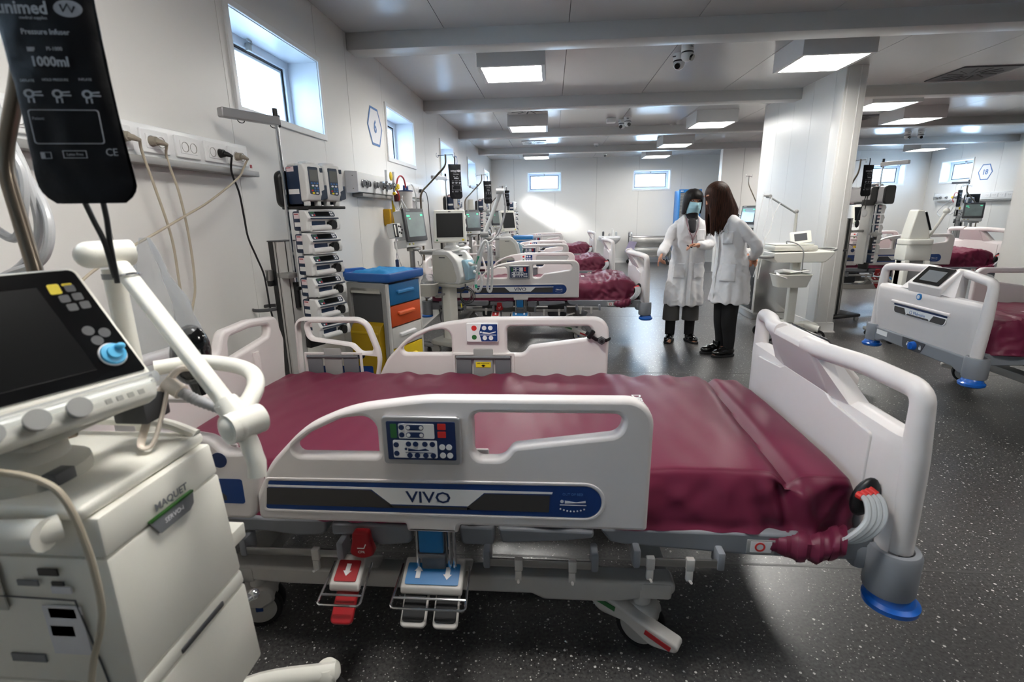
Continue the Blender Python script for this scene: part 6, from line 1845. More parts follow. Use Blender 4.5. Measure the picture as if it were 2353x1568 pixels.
# blue topped cart far back
fc = thing('supply_cart', 'small cart with blue top and red drawer far along the bed row', 'cart', (-0.62, 11.30, 0))
B().b2((-0.2, -0.2, 0.12), (0.2, 0.2, 0.84), 0.01).done('body', M_CARTW, fc)
B().b2((-0.22, -0.22, 0.84), (0.22, 0.22, 0.92), 0.02).done('tray_top', mat('cart cyan', (40, 130, 200), 0.4), fc)
for z, m in ((0.74, M_CARTL), (0.55, M_CARTO), (0.36, M_CARTW)):
    B().b2((-0.17, -0.215, z-0.08), (0.17, -0.2, z+0.08), 0.005).done('drawer', m, fc)
for x in (-0.15, 0.15):
    for y in (-0.15, 0.15):
        B().cyl((x, y-0.012, 0.06), (x, y+0.012, 0.06), 0.06, n=14).done('caster', M_RUBBER, fc)
# wall boxes
for y, z in ((8.0, 1.55), (10.4, 1.55)):
    tag(B().b2((XL+0.001, y-0.09, z-0.13), (XL+0.10, y+0.09, z+0.13), 0.012).done('wall_dispenser', M_CREAM), 'cream wall dispenser on the window wall %s' % ('behind the black pump end cap' if y < 9 else 'farther along by the fourth window'), 'dispenser')
# ================================================================== people
def remeshed(b, voxel, smooth=4, factor=0.5):
    """one continuous surface from overlapping shapes"""
    me = bpy.data.meshes.new('r'); b.bm.to_mesh(me); b.bm.free()
    o = bpy.data.objects.new('r', me); COL.objects.link(o)
    m = o.modifiers.new('v', 'REMESH'); m.mode = 'VOXEL'; m.voxel_size = voxel
    s = o.modifiers.new('s', 'SMOOTH'); s.factor = factor; s.iterations = smooth
    dg = bpy.context.evaluated_depsgraph_get()
    ne = bpy.data.meshes.new_from_object(o.evaluated_get(dg))
    bpy.data.objects.remove(o); bpy.data.meshes.remove(me)
    ne.shade_smooth()
    return ne

def wrinkle(me, fn):
    me.update()
    nr = [v.normal.copy() for v in me.vertices]
    for v, n in zip(me.vertices, nr):
        v.co += n*fn(v.co)
    me.update()

def limb(b, pts, rad, n=12, k=5):
    P = spline(pts, k)
    R = []
    m = len(rad)-1
    for i in range(len(P)):
        f = i/(len(P)-1)*m; j = min(int(f), m-1); R.append(rad[j]+(rad[j+1]-rad[j])*(f-j))
    b.tube(P, R, n)
    b.sph(P[0], R[0]*0.98, 12); b.sph(P[-1], R[-1]*0.98, 12)

def loft(b, secs, n=28):
    """stack of ellipses (cx, cy, z, rx, ry, rot)"""
    S = secs
    def f(u, v):
        i = u*(len(S)-1); j = min(int(i), len(S)-2); w = i-j
        q = [S[max(j-1, 0)], S[j], S[j+1], S[min(j+2, len(S)-1)]]
        r = []
        for c in range(6):
            p0, p1, p2, p3 = [s[c] for s in q]
            r.append(0.5*(2*p1+(p2-p0)*w+(2*p0-5*p1+4*p2-p3)*w*w+(3*p1-p0-3*p2+p3)*w**3))
        a = 2*PI*v
        x = r[3]*math.cos(a); y = r[4]*math.sin(a)
        return (r[0]+x*math.cos(r[5])-y*math.sin(r[5]), r[1]+x*math.sin(r[5])+y*math.cos(r[5]), r[2])
    b.grid(f, (len(S)-1)*5+1, n, cv=True)
    be = [e for e in b.bm.edges if e.is_boundary]
    bmesh.ops.holes_fill(b.bm, edges=be, sides=0)

def hand(b, wrist, fwd, palmn, curl, point=False, s=1.0, mirror=1):
    """five fingers: fwd along the hand, palmn out of the palm"""
    f = Vector(fwd).normalized(); n = Vector(palmn); n = (n-f*n.dot(f)).normalized(); sd = f.cross(n)*mirror
    w = Vector(wrist)
    pc = w+f*0.045*s
    M = Matrix(((sd.x, n.x, f.x, pc.x), (sd.y, n.y, f.y, pc.y), (sd.z, n.z, f.z, pc.z), (0, 0, 0, 1)))
    bb = B(M).box((0, 0, 0), (0.072*s, 0.026*s, 0.085*s), 0.012*s, 3)
    me = bpy.data.meshes.new('h'); bb.bm.to_mesh(me); bb.bm.free(); b.mesh(me)
    L = [0.068, 0.078, 0.074, 0.058]
    for i in range(4):
        o = (i-1.5)*0.019*s
        c = 0.15 if (point and i == 0) else curl
        base = w+f*0.084*s+sd*o
        p = [base-f*0.012*s, base]
        d = f.copy(); q = base
        for j, fr_ in enumerate((0.45, 0.32, 0.23)):
            a = c*(0.7 if j == 0 else 1.0)
            d = (d*math.cos(a)+n*math.sin(a)).normalized()
            # next bend keeps turning towards the palm
            nn = (n*math.cos(a)-f*math.sin(a))
            q = q+d*L[i]*fr_*s*1.05
            p.append(q)
        b.tube(spline(p, 3), [0.0098*s]*6+[0.0085*s]*(len(spline(p, 3))-6), 8); b.sph(q, 0.0085*s, 8)
    # thumb from the side of the palm near its base
    tb = w+f*0.022*s-sd*0.036*s
    tp = [tb+sd*0.012*s, tb-sd*0.012*s+f*0.018*s+n*0.006*s, tb-sd*0.016*s+f*0.045*s+n*0.018*s, tb-sd*0.010*s+f*0.066*s+n*0.026*s]
    b.tube(spline(tp, 3), [0.0125*s, 0.012*s, 0.0115*s, 0.011*s, 0.011*s, 0.0105*s, 0.010*s, 0.010*s, 0.0095*s, 0.009*s], 8); b.sph(tp[-1], 0.009*s, 8)

def head_shape(b, M, s=1.0):
    """face towards -y in the frame M, origin at the head centre"""
    c = B(M)
    c.sph((0, 0.012, 0.028), (0.072*s, 0.09*s, 0.086*s), 20)
    c.sph((0, -0.018, -0.035), (0.058*s, 0.066*s, 0.078*s), 18)
    c.sph((0, -0.048, -0.088), (0.028*s, 0.026*s, 0.022*s), 12)
    c.tube([(0, -0.082, 0.018), (0, -0.096, -0.012), (0, -0.104, -0.026), (0, -0.092, -0.036)], [0.008, 0.010, 0.013, 0.010], 10)
    for k in (-1, 1):
        c.sph((k*0.011, -0.092, -0.031), 0.008, 8)
        c.sph((k*0.072, 0.012, -0.012), (0.010, 0.018, 0.030), 10, (0, 0, k*0.4))
        c.sph((k*0.036, -0.066, -0.020), (0.022, 0.018, 0.018), 10)
        c.tube([(k*0.012, -0.081, 0.036), (k*0.030, -0.082, 0.042), (k*0.052, -0.070, 0.036)], 0.008, 8)
    c.tube([(-0.022, -0.080, -0.060), (0, -0.088, -0.058), (0.022, -0.080, -0.060)], 0.007, 8)
    c.tube([(-0.018, -0.078, -0.069), (0, -0.086, -0.069), (0.018, -0.078, -0.069)], 0.007, 8)
    me = bpy.data.meshes.new('h'); c.bm.to_mesh(me); c.bm.free(); b.mesh(me)

def hair_mat(name, rgb, rgb2):
    m = bpy.data.materials.new(name); m.use_nodes = True; nt = m.node_tree
    bs = nt.nodes['Principled BSDF']
    tc = nt.nodes.new('ShaderNodeTexCoord'); mp = nt.nodes.new('ShaderNodeMapping'); mp.inputs['Scale'].default_value = (160, 160, 6)
    nz = nt.nodes.new('ShaderNodeTexNoise'); nz.inputs['Scale'].default_value = 1.0; nz.inputs['Detail'].default_value = 4
    nt.links.new(tc.outputs['Object'], mp.inputs[0]); nt.links.new(mp.outputs[0], nz.inputs['Vector'])
    rmp = nt.nodes.new('ShaderNodeValToRGB'); rmp.color_ramp.elements[0].position = 0.35; rmp.color_ramp.elements[1].position = 0.7
    rmp.color_ramp.elements[0].color = lin(rgb)+(1,); rmp.color_ramp.elements[1].color = lin(rgb2)+(1,)
    nt.links.new(nz.outputs['Fac'], rmp.inputs[0]); nt.links.new(rmp.outputs[0], bs.inputs['Base Color'])
    bp = nt.nodes.new('ShaderNodeBump'); bp.inputs['Strength'].default_value = 0.5; bp.inputs['Distance'].default_value = 0.004
    nt.links.new(nz.outputs['Fac'], bp.inputs['Height']); nt.links.new(bp.outputs['Normal'], bs.inputs['Normal'])
    bs.inputs['Roughness'].default_value = 0.5
    bs.inputs['Specular IOR Level'].default_value = 0.2
    return m

M_COAT = mat('lab coat cotton', (228, 226, 226), 0.75, var=0.02, scale=40, bump=0.05, bscale=500)
M_COATD = mat('coat seam', (206, 204, 206), 0.75)
M_TROU = mat('grey flannel', (84, 82, 80), 0.85, var=0.08, scale=200)
M_KNITB = mat('black knit', (14, 14, 16), 0.8)
M_LEATH = mat('black leather', (12, 12, 13), 0.18, coat=0.5)
M_ROLL = mat('grey turtleneck', (52, 50, 52), 0.85, bump=0.2, bscale=120)
M_MASK = mat('mask light blue', (164, 204, 214), 0.7)
M_EYEW = mat('eye white', (225, 222, 218), 0.3)
M_EYED = mat('eye dark', (26, 18, 14), 0.15)

def coat(secs, sleeves, folds, name, parent, hem):
    b = B()
    loft(b, secs)
    for P, R in sleeves:
        limb(b, P, R, 14, 5)
    me = remeshed(b, 0.006, 6)
    def fn(co):
        z = co.z
        a = math.atan2(co.y-folds[1], co.x-folds[0])
        k = max(0.0, min(1.0, (1.0-z)/0.5))
        w = 0.006*mnoise.noise(Vector((co.x*9, co.y*9, z*5)))
        # long soft folds that fan out towards the hem
        w += k*folds[2]*1.6*math.sin(a*folds[3]+2.5*mnoise.noise(Vector((a*1.5, z*2.2, 1))))
        # sharp creases
        q = Vector((co.x*7+z*3, co.y*7, z*9+co.x*5))
        w += 0.016*(0.22-abs(mnoise.noise(q)))
        q2 = Vector((co.x*15-z*8, co.y*15+4, z*16))
        w += 0.007*(0.22-abs(mnoise.noise(q2)))
        return w
    wrinkle(me, fn)
    me.materials.clear()
    return link(name, me, M_COAT, parent)

# ---------------------------------------------------------------- woman with mask
O1 = Vector((1.41, 5.49, 0))
b = B()
hM = Matrix.Translation((0.035, -0.03, 1.488)) @ Euler((0.10, 0.06, 0.12)).to_matrix().to_4x4()
head_shape(b, hM)
limb(b, [(0.032, 0.0, 1.28), (0.034, -0.005, 1.42)], [0.052, 0.048])
loft(b, [(0.03, 0.02, 0.74, 0.13, 0.09, 0), (0.03, 0.02, 0.86, 0.155, 0.10, 0), (0.03, 0.02, 1.02, 0.125, 0.085, 0), (0.03, 0.01, 1.16, 0.14, 0.10, 0), (0.03, 0.015, 1.25, 0.125, 0.075, 0), (0.03, 0.01, 1.32, 0.06, 0.05, 0)])
limb(b, [(-0.10, 0.01, 1.25), (-0.205, -0.06, 1.085), (-0.285, -0.21, 0.995)], [0.036, 0.036, 0.028])
limb(b, [(0.16, 0.01, 1.25), (0.235, -0.03, 1.06), (0.075, -0.20, 1.055)], [0.036, 0.036, 0.028])
limb(b, [(-0.055, 0.02, 0.80), (-0.085, 0.02, 0.45), (-0.10, 0.03, 0.09)], [0.09, 0.058, 0.038])
limb(b, [(0.115, 0.02, 0.80), (0.10, 0.02, 0.45), (0.105, 0.03, 0.09)], [0.09, 0.058, 0.038])
for x, a in ((-0.10, -0.35), (0.105, 0.25)):
    limb(b, [(x, 0.05, 0.045), (x+math.sin(a)*0.12, -0.10, 0.03)], [0.034, 0.026])
hand(b, (-0.285, -0.21, 0.995), (-0.42, -0.50, -1.0), (0.7, -0.1, -0.35), 1.25, True, 0.95)
hand(b, (0.075, -0.20, 1.055), (-1.0, -0.25, 0.10), (0.0, -0.3, -1.0), 0.75, False, 0.95, -1)
me = remeshed(b, 0.0048, 3)
w1 = tag(link('person', me, M_SKIN, None, O1), 'person in long white coat and blue mask, dark bob hair, pointing down at the bed', 'person')
# face details
for k in (-1, 1):
    e = B(hM).sph((k*0.031, -0.0755, 0.013), (0.0110, 0.0085, 0.0058), 14).done('eye', M_EYEW, w1)
    B(hM).sph((k*0.031, -0.0825, 0.013), (0.0055, 0.0032, 0.0055), 10).done('iris', M_EYED, e)
    B(hM).tube([(k*0.015, -0.083, 0.038), (k*0.032, -0.084, 0.043), (k*0.052, -0.072, 0.038)], 0.0028, 6).done('eyebrow', M_EYED, w1)
def fmask(u, v):
    a = (u-0.5)*2.25; z = -0.002-0.100*v
    r = 0.1045+0.014*math.exp(-((u-0.5)/0.10)**2)*math.exp(-((v-0.25)/0.3)**2)*2.0
    r *= 1-0.14*max(0, v-0.55)*2-0.05*abs(math.sin(v*PI*3.5))*0.25
    zz = z+0.016*(abs(u-0.5)*2)**2*(0.2-v)*2.0
    return (0.78*r*math.sin(a), -r*math.cos(a)*1.03+0.002, zz)
mk = B(hM).grid(fmask, 30, 26)
mo = mk.done('face_mask', M_MASK, w1, smooth=80)
b = B(hM)
for k in (-1, 1):
    b = B(hM).tube(spline([(k*0.064, -0.035, -0.005), (k*0.078, 0.0, 0.006), (k*0.078, 0.022, 0.0)], 5), 0.0015, 6)
    b.done('mask_loop', M_WHITE, mo)
def bob(u, v):
    th = 2*PI*u            # 0 at the front (-y)
    front = math.cos(th)
    # length below the crown: short fringe in front, long at the sides and back
    s = 1/(1+math.exp((front-0.62)*16))
    H = 0.098+(0.245-0.098)*s
    H += 0.018*max(0, -math.sin(th))*s
    z = 0.128-H*v
    zc = 0.035
    if z > zc:
        q = math.sqrt(max(0, 1-((z-zc)/0.093)**2))
    else:
        q = 1.0+0.04*math.sin((zc-z)*9)
    rx, ry = 0.096*q, 0.112*q
    if s > 0.5 and z < -0.03:
        rx *= 1-0.9*(-0.03-z)*0.9; ry *= 1-1.3*(-0.03-z)
    n = 1+0.02*mnoise.noise(Vector((th*6, v*2, 1)))
    return (math.sin(th)*rx*n, -math.cos(th)*ry*n+0.008, z)
hb = B(hM).grid(bob, 72, 26, cu=True).done('hair', hair_mat('black hair', (8, 6, 6), (26, 19, 18)), w1, smooth=80)
sm = hb.modifiers.new('thickness', 'SOLIDIFY'); sm.thickness = 0.010; sm.offset = -1
# turtleneck
b = B(); loft(b, [(0.032, 0.005, 1.27, 0.10, 0.075, 0), (0.032, 0.0, 1.315, 0.072, 0.066, 0), (0.034, -0.005, 1.345, 0.060, 0.060, 0), (0.035, -0.008, 1.385, 0.058, 0.059, 0)])
limb(b, [(0.03, -0.06, 1.28), (0.03, -0.088, 1.20)], [0.045, 0.035])
tn = b.done('turtleneck', M_ROLL, w1)
c1 = coat([(0.02, 0.015, 0.415, 0.205, 0.150, 0), (0.02, 0.015, 0.56, 0.198, 0.142, 0), (0.025, 0.015, 0.75, 0.188, 0.130, 0), (0.03, 0.015, 0.92, 0.176, 0.122, 0), (0.03, 0.01, 1.06, 0.168, 0.118, 0), (0.03, 0.008, 1.17, 0.176, 0.116, 0), (0.03, 0.012, 1.25, 0.172, 0.100, 0), (0.03, 0.016, 1.295, 0.142, 0.084, 0), (0.032, 0.022, 1.330, 0.098, 0.066, 0), (0.032, 0.028, 1.352, 0.070, 0.052, 0)],
          [([(-0.095, 0.012, 1.262), (-0.160, -0.02, 1.175), (-0.205, -0.06, 1.075), (-0.25, -0.135, 1.03), (-0.290, -0.208, 0.983)], [0.046, 0.052, 0.052, 0.050, 0.047]),
           ([(0.155, 0.012, 1.262), (0.208, -0.005, 1.17), (0.232, -0.03, 1.065), (0.165, -0.12, 1.05), (0.10, -0.185, 1.055)], [0.046, 0.052, 0.054, 0.051, 0.047])],
          (0.02, 0.015, 0.007, 9), 'lab_coat', w1, 0.415)
# collar wings, button strip, buttons, pockets
for k in (-1, 1):
    P = [(0.032+k*0.070, 0.0, 1.345), (0.032+k*0.098, -0.055, 1.30), (0.032+k*0.090, -0.095, 1.245), (0.032+k*0.062, -0.106, 1.225), (0.032+k*0.045, -0.112, 1.17), (0.032+k*0.005, -0.128, 1.10), (0.032+k*0.040, -0.105, 1.20), (0.032+k*0.055, -0.062, 1.31)]
    bm = bmesh.new(); V = [bm.verts.new(p) for p in P]
    bm.faces.new(V)
    bmesh.ops.triangulate(bm, faces=bm.faces[:])
    o = B()._add(bm).done('lapel', M_COAT, c1, smooth=60)
    sm = o.modifiers.new('thickness', 'SOLIDIFY'); sm.thickness = 0.008; sm.offset = 0
bs_ = B(); bs_.tube([(0.033, -0.124, 1.10), (0.03, -0.122, 0.92), (0.025, -0.130, 0.75), (0.02, -0.145, 0.56), (0.02, -0.151, 0.43)], 0.020, 8, flat=0.25)
bs_.done('button_strip', M_COAT, c1)
for z, y in ((1.03, -0.128), (0.88, -0.131), (0.73, -0.139), (0.58, -0.150)):
    B().lathe([(0, 0), (0.009, 0), (0.009, 0.003), (0, 0.004)], (0.03, y, z), (0, -1, 0), 14).done('button', M_WHITE, c1)
def patch(b, w, h, cloth):
    """pocket laid on the cloth: every vertex drops onto the nearest point of the coat"""
    b.grid(lambda u, v: ((u-0.5)*w, (v-0.5)*h, 0.0), 14, 14)
    me = cloth.data
    from mathutils.bvhtree import BVHTree
    bv = BVHTree.FromPolygons([v.co for v in me.vertices], [p.vertices for p in me.polygons])
    for v in b.bm.verts:
        loc, nrm, idx, dist = bv.find_nearest(v.co)
        v.co = loc+nrm*0.004
    o = b.done('pocket', M_COAT, cloth, smooth=60)
    sm = o.modifiers.new('thickness', 'SOLIDIFY'); sm.thickness = 0.008; sm.offset = 0
def pocket(x, z, w, h, ang, parent, y0, dx=0.0):
    M = Matrix.Translation((x, y0, z)) @ Euler((0, 0, ang)).to_matrix().to_4x4() @ frame((0, 0, 0), (1, 0, 0), (0, 0, 1))
    patch(B(M), w, h, parent)
pocket(0.125, 0.79, 0.13, 0.155, 0.45, c1, -0.112); pocket(-0.09, 0.79, 0.12, 0.155, -0.42, c1, -0.115); pocket(0.115, 1.155, 0.095, 0.11, 0.38, c1, -0.098)
# trousers and shoes
for x0, x1 in ((-0.105, 'l'), (0.10, 'r')):
    b = B(); loft(b, [(x0, 0.02, 0.245, 0.088, 0.082, 0), (x0, 0.02, 0.35, 0.086, 0.080, 0), (x0*0.95, 0.02, 0.45, 0.080, 0.076, 0)], 24)
    o = b.done('trouser_leg', M_TROU, w1, smooth=60)
    B().tube([(x0, 0.03, 0.08), (x0, 0.025, 0.26)], [0.052, 0.056], 14).done('sock', M_KNITB, w1)
def shoe(x, a, y, parent, heel=0.035, L=0.25, name='shoe', tall=0.10, cx=0.0):
    """ankle shoe pointing towards -y turned by a"""
    M = Matrix.Translation((x, y, 0)) @ Matrix.Rotation(a, 4, 'Z')
    b = B(M)
    b.sph((0, -L*0.28, 0.045), (0.043, 0.085, 0.034), 16)
    b.sph((0, 0.02, 0.055), (0.038, 0.065, 0.045), 16)
    b.sph((0, -L*0.05, 0.058), (0.040, 0.085, 0.040), 16)
    b.tube([(0, 0.02, 0.05), (0, 0.025, tall)], [0.040, 0.043], 16)
    me = remeshed(b, 0.005, 4)
    me.materials.clear()
    s = link(name, me, M_LEATH, parent)
    sole = [(-0.036, 0.06), (-0.044, -0.02), (-0.040, -0.09), (-0.028, -0.142), (0, -0.158), (0.028, -0.142), (0.042, -0.09), (0.044, -0.02), (0.036, 0.06), (0, 0.082)]
    b = B(M).shape([[(p.x, p.y) for p in spline([(q[0], q[1], 0) for q in sole], 4, True)]], 0.022, 0.004, Matrix.Translation((0, 0, 0.013)))
    b.done('sole', M_RUBBER, s)
shoe(-0.105, -0.45, 0.02, w1); shoe(0.108, 0.25, 0.02, w1)
# lanyard and pen
ly = B().tube(spline([(-0.030, -0.062, 1.325), (-0.022, -0.108, 1.235), (0.018, -0.137, 1.135), (0.026, -0.140, 1.09)], 6), 0.0045, 6, flat=0.4)
ly.tube(spline([(0.095, -0.064, 1.325), (0.085, -0.108, 1.24), (0.04, -0.137, 1.135), (0.028, -0.140, 1.09)], 6), 0.0045, 6, flat=0.4)
ly.tube([(0.027, -0.140, 1.09), (0.026, -0.142, 1.03)], 0.005, 6, flat=0.5)
tag(ly.done('lanyard', mat('lanyard wine', (128, 26, 52), 0.6), None, loc=O1), 'wine red lanyard hanging round the neck of the masked person', 'lanyard')
tag(B().cyl((-0.055, -0.258, 1.06), (0.00, -0.235, 1.035), 0.006, n=10).done('marker_pen', M_BLACK, None, loc=O1), 'short dark pen held in the masked person’s hand', 'pen')

# ---------------------------------------------------------------- woman with long brown hair
O2 = Vector((1.68, 4.97, 0))
FZ = -PI/2+0.25      # body turned so that its front looks towards -x and a little to the camera
R2 = Matrix.Rotation(FZ, 4, 'Z')
def r2(p):
    return tuple(R2 @ Vector(p))
b = B(R2)
hM2l = Matrix.Translation((-0.005, -0.182, 1.528)) @ Euler((0.52, -0.10, -0.15)).to_matrix().to_4x4()
head_shape(b, hM2l)
b2_ = b
limb(b, [(0.0, 0.0, 1.29), (0.0, -0.07, 1.38), (0.0, -0.125, 1.45)], [0.055, 0.05, 0.046])
loft(b, [(0, 0.03, 0.78, 0.12, 0.10, 0), (0, 0.035, 0.88, 0.15, 0.115, 0), (0, 0.02, 1.05, 0.12, 0.09, 0), (0, 0.0, 1.18, 0.135, 0.10, 0), (0, -0.005, 1.25, 0.12, 0.075, 0), (0, -0.02, 1.32, 0.06, 0.05, 0)])
SHL = [(0.13, 0.0, 1.25), (0.18, 0.14, 1.085), (0.045, 0.215, 0.945)]
SHR = [(-0.13, 0.0, 1.25), (-0.18, 0.14, 1.085), (-0.03, 0.225, 0.955)]
for S_ in (SHL, SHR):
    limb(b, S_, [0.036, 0.036, 0.028])
limb(b, [(0.075, 0.03, 0.84), (0.07, 0.01, 0.46), (0.065, 0.04, 0.09)], [0.085, 0.055, 0.036])
limb(b, [(-0.075, 0.03, 0.84), (-0.07, 0.01, 0.46), (-0.065, 0.03, 0.09)], [0.085, 0.055, 0.036])
for x in (0.065, -0.065):
    limb(b, [(x, 0.05, 0.045), (x, -0.10, 0.03)], [0.034, 0.026])
hand(b, (0.045, 0.215, 0.945), (-0.75, 0.25, -0.45), (0.1, -1.0, 0.1), 0.6, False, 0.95)
hand(b, (-0.03, 0.225, 0.955), (0.85, 0.30, -0.40), (0.0, -1.0, 0.0), 0.5, False, 0.95, -1)
me = remeshed(b, 0.0048, 3)
w2 = tag(link('person', me, M_SKIN, None, O2), 'person with long brown hair in white coat, hands clasped behind the back', 'person')
hM2 = R2 @ hM2l
for k in (-1, 1):
    e = B(hM2).sph((k*0.031, -0.0755, 0.013), (0.0110, 0.0085, 0.0058), 14).done('eye', M_EYEW, w2)
    B(hM2).sph((k*0.031, -0.0825, 0.013), (0.0055, 0.0032, 0.0055), 10).done('iris', M_EYED, e)
    B(hM2).tube([(k*0.015, -0.083, 0.038), (k*0.032, -0.084, 0.043), (k*0.052, -0.072, 0.038)], 0.0028, 6).done('eyebrow', M_EYED, w2)
# long hair: hugs the skull, then hangs straight down; parted over the face
hc = Vector((-0.005, -0.165, 1.540))
def longhair(u, v):
    th = 2*PI*u
    front = math.cos(th)
    s = 1/(1+math.exp((front-0.93)*40))
    side = abs(math.sin(th))
    back = max(0.0, -math.cos(th))
    L = 0.115*(1-s)+s*(0.33-0.05*back+0.035*mnoise.noise(Vector((th*4, 0, 3)))+0.03*mnoise.noise(Vector((th*13, 0, 8)))+0.015*mnoise.noise(Vector((th*40, 0, 1))))
    if v < 0.42:
        # over the skull
        a = v/0.42*PI/2
        x = math.sin(th)*0.098*math.sin(a); y = -math.cos(th)*0.116*math.sin(a); z = 0.116*math.cos(a)
        # tilt the cap with the bowed head
        p = Euler((0.42, 0, 0)).to_matrix() @ Vector((x, y, z))
        return tuple(hc+p)
    t = (v-0.42)/0.58
    p = Euler((0.42, 0, 0)).to_matrix() @ Vector((math.sin(th)*0.098, -math.cos(th)*0.116, 0))
    drop = L*t
    back_in = 0.20*back*min(1, t*1.4)
    n = 1+0.05*mnoise.noise(Vector((th*3, t*3, 2)))
    taper = 1-0.32*t*t
    q = hc+Vector((p.x*taper*n, p.y*(1-0.10*t)*n+back_in*0.55+0.02*t, p.z-drop))
    return tuple(q)
hl = B(R2).grid(longhair, 240, 44, cu=True).done('hair', hair_mat('brown hair', (30, 16, 12), (78, 46, 32)), w2, smooth=80)
sm = hl.modifiers.new('thickness', 'SOLIDIFY'); sm.thickness = 0.012; sm.offset = -1
def rs(S_):
    out = []
    for (cx, cy, z, rx, ry, rot) in S_:
        q = R2 @ Vector((cx, cy, 0)); out.append((q.x, q.y, z, rx, ry, FZ))
    return out
c2 = coat(rs([(0, 0.05, 0.535, 0.190, 0.190, 0), (0, 0.05, 0.68, 0.180, 0.178, 0), (0, 0.045, 0.82, 0.170, 0.162, 0), (0, 0.035, 0.94, 0.158, 0.140, 0), (0, 0.02, 1.06, 0.148, 0.124, 0), (0, 0.0, 1.17, 0.160, 0.122, 0), (0, 0.0, 1.25, 0.165, 0.102, 0), (0, -0.012, 1.295, 0.138, 0.086, 0), (0, -0.025, 1.335, 0.095, 0.07, 0), (0, -0.035, 1.358, 0.07, 0.058, 0)]),
          [([r2(p) for p in ((0.128, 0.0, 1.262), (0.170, 0.06, 1.175), (0.192, 0.14, 1.08), (0.135, 0.185, 1.01), (0.075, 0.205, 0.965))], [0.050, 0.054, 0.053, 0.049, 0.044]),
           ([r2(p) for p in ((-0.128, 0.0, 1.262), (-0.170, 0.06, 1.175), (-0.192, 0.14, 1.08), (-0.125, 0.19, 1.01), (-0.06, 0.21, 0.97))], [0.050, 0.054, 0.053, 0.049, 0.044])],
          (0.03, -0.02, 0.006, 8), 'lab_coat', w2, 0.53)
B(R2).tube([(0.0, -0.126, 1.16), (0.0, -0.124, 1.0), (0.0, -0.130, 0.86), (0.0, -0.135, 0.70), (0.0, -0.142, 0.55)], 0.022, 8, flat=0.25).done('button_strip', M_COAT, c2)
for z, y in ((1.05, -0.116), (0.92, -0.122), (0.78, -0.132)):
    B(R2).lathe([(0, 0), (0.009, 0), (0.009, 0.003), (0, 0.004)], (0.0, y-0.006, z), (0, -1, 0), 14).done('button', M_WHITE, c2)
def pocket2(x, y, z, w, h, ang):
    M = R2 @ Matrix.Translation((x, y, z)) @ Euler((0, 0, ang)).to_matrix().to_4x4() @ frame((0, 0, 0), (1, 0, 0), (0, 0, 1))
    patch(B(M), w, h, c2)
pocket2(0.118, -0.070, 0.83, 0.14, 0.165, 0.75); pocket2(0.098, -0.088, 1.15, 0.10, 0.115, 0.55)
# collar
for k in (-1, 1):
    P = [r2(p) for p in ((k*0.072, -0.02, 1.35), (k*0.095, -0.075, 1.30), (k*0.075, -0.108, 1.24), (k*0.03, -0.122, 1.18), (k*0.01, -0.118, 1.20), (k*0.045, -0.09, 1.30))]
    bm = bmesh.new(); V = [bm.verts.new(p) for p in P]; bm.faces.new(V); bmesh.ops.triangulate(bm, faces=bm.faces[:])
    o = B()._add(bm).done('lapel', M_COAT, c2, smooth=60)
    sm = o.modifiers.new('thickness', 'SOLIDIFY'); sm.thickness = 0.008; sm.offset = 0
for x in (0.068, -0.068):
    b = B(R2); loft(b, [(x, 0.04, 0.08, 0.046, 0.048, 0), (x, 0.035, 0.20, 0.054, 0.058, 0), (x, 0.02, 0.34, 0.063, 0.070, 0), (x*1.05, 0.02, 0.60, 0.075, 0.082, 0)], 24)
    b.done('trouser_leg', M_KNITB, w2, smooth=60)
# boots point along the body's front
for x, y in ((0.07, 0.02), (-0.07, -0.02)):
    q = R2 @ Vector((x, y, 0))
    shoe(q.x, FZ, q.y, w2, name='ankle_boot', tall=0.13)
bd = thing('key_reel', 'small clear badge reel clipped to the long-haired person’s pocket', 'badge', tuple(O2+Vector(r2((0.098, -0.103, 1.215)))))
B(R2).lathe([(0, 0), (0.014, 0), (0.014, 0.006), (0, 0.008)], (0, -0.004, -0.01), (0.5, -0.85, 0), 16).done('reel', M_TUBE, bd)
B(R2).box((0, -0.004, 0.022), (0.010, 0.006, 0.04), 0.002).done('clip', M_PUMPW, bd)
# ================================================================== instrument cart at the partition
ec = thing('instrument_cart', 'cream instrument cart with tilted screen and wire basket against the partition', 'cart', (2.62, 5.66, 0))
b = B().b2((-0.045, -0.035, 0.18), (0.045, 0.035, 0.86), 0.012)
b.done('column', M_CREAM, ec)
b = B().b2((-0.30, -0.05, 0.12), (0.30, 0.05, 0.175), 0.02); b.b2((-0.05, -0.20, 0.12), (0.05, 0.20, 0.175), 0.02)
bs = b.done('base', M_CREAM, ec)
for x, y in ((-0.26, -0.14), (0.26, -0.14), (-0.26, 0.14), (0.26, 0.14)):
    b = B().tube([(x*0.6, y*0.3, 0.15), (x, y, 0.13)], [0.035, 0.04], 12)
    b.done('base_arm', M_CREAM, ec)
    w = B().lathe([(0, -0.018), (0.045, -0.018), (0.06, -0.014), (0.06, 0.014), (0.045, 0.018), (0, 0.018)], (x, y, 0.06), (0.25, 1, 0), 22).done('caster', M_RUBBER, ec)
    B().lathe([(0, -0.021), (0.034, -0.021), (0.034, 0.021), (0, 0.021)], (x, y, 0.06), (0.25, 1, 0), 18).done('hub', M_GREYP, w)
b = B(frame((0, 0, 0), (1, 0, 0), (0, 0, 1))).shape([rp([(-0.31, 0.885, 0.01), (-0.28, 0.855, 0.01), (0.20, 0.855, 0.02), (0.26, 0.91, 0.01), (0.29, 0.955, 0.008), (0.28, 0.968, 0.008), (-0.31, 0.955, 0.01)], 4)], 0.40, 0.01)
b.done('tray', M_CREAM, ec)
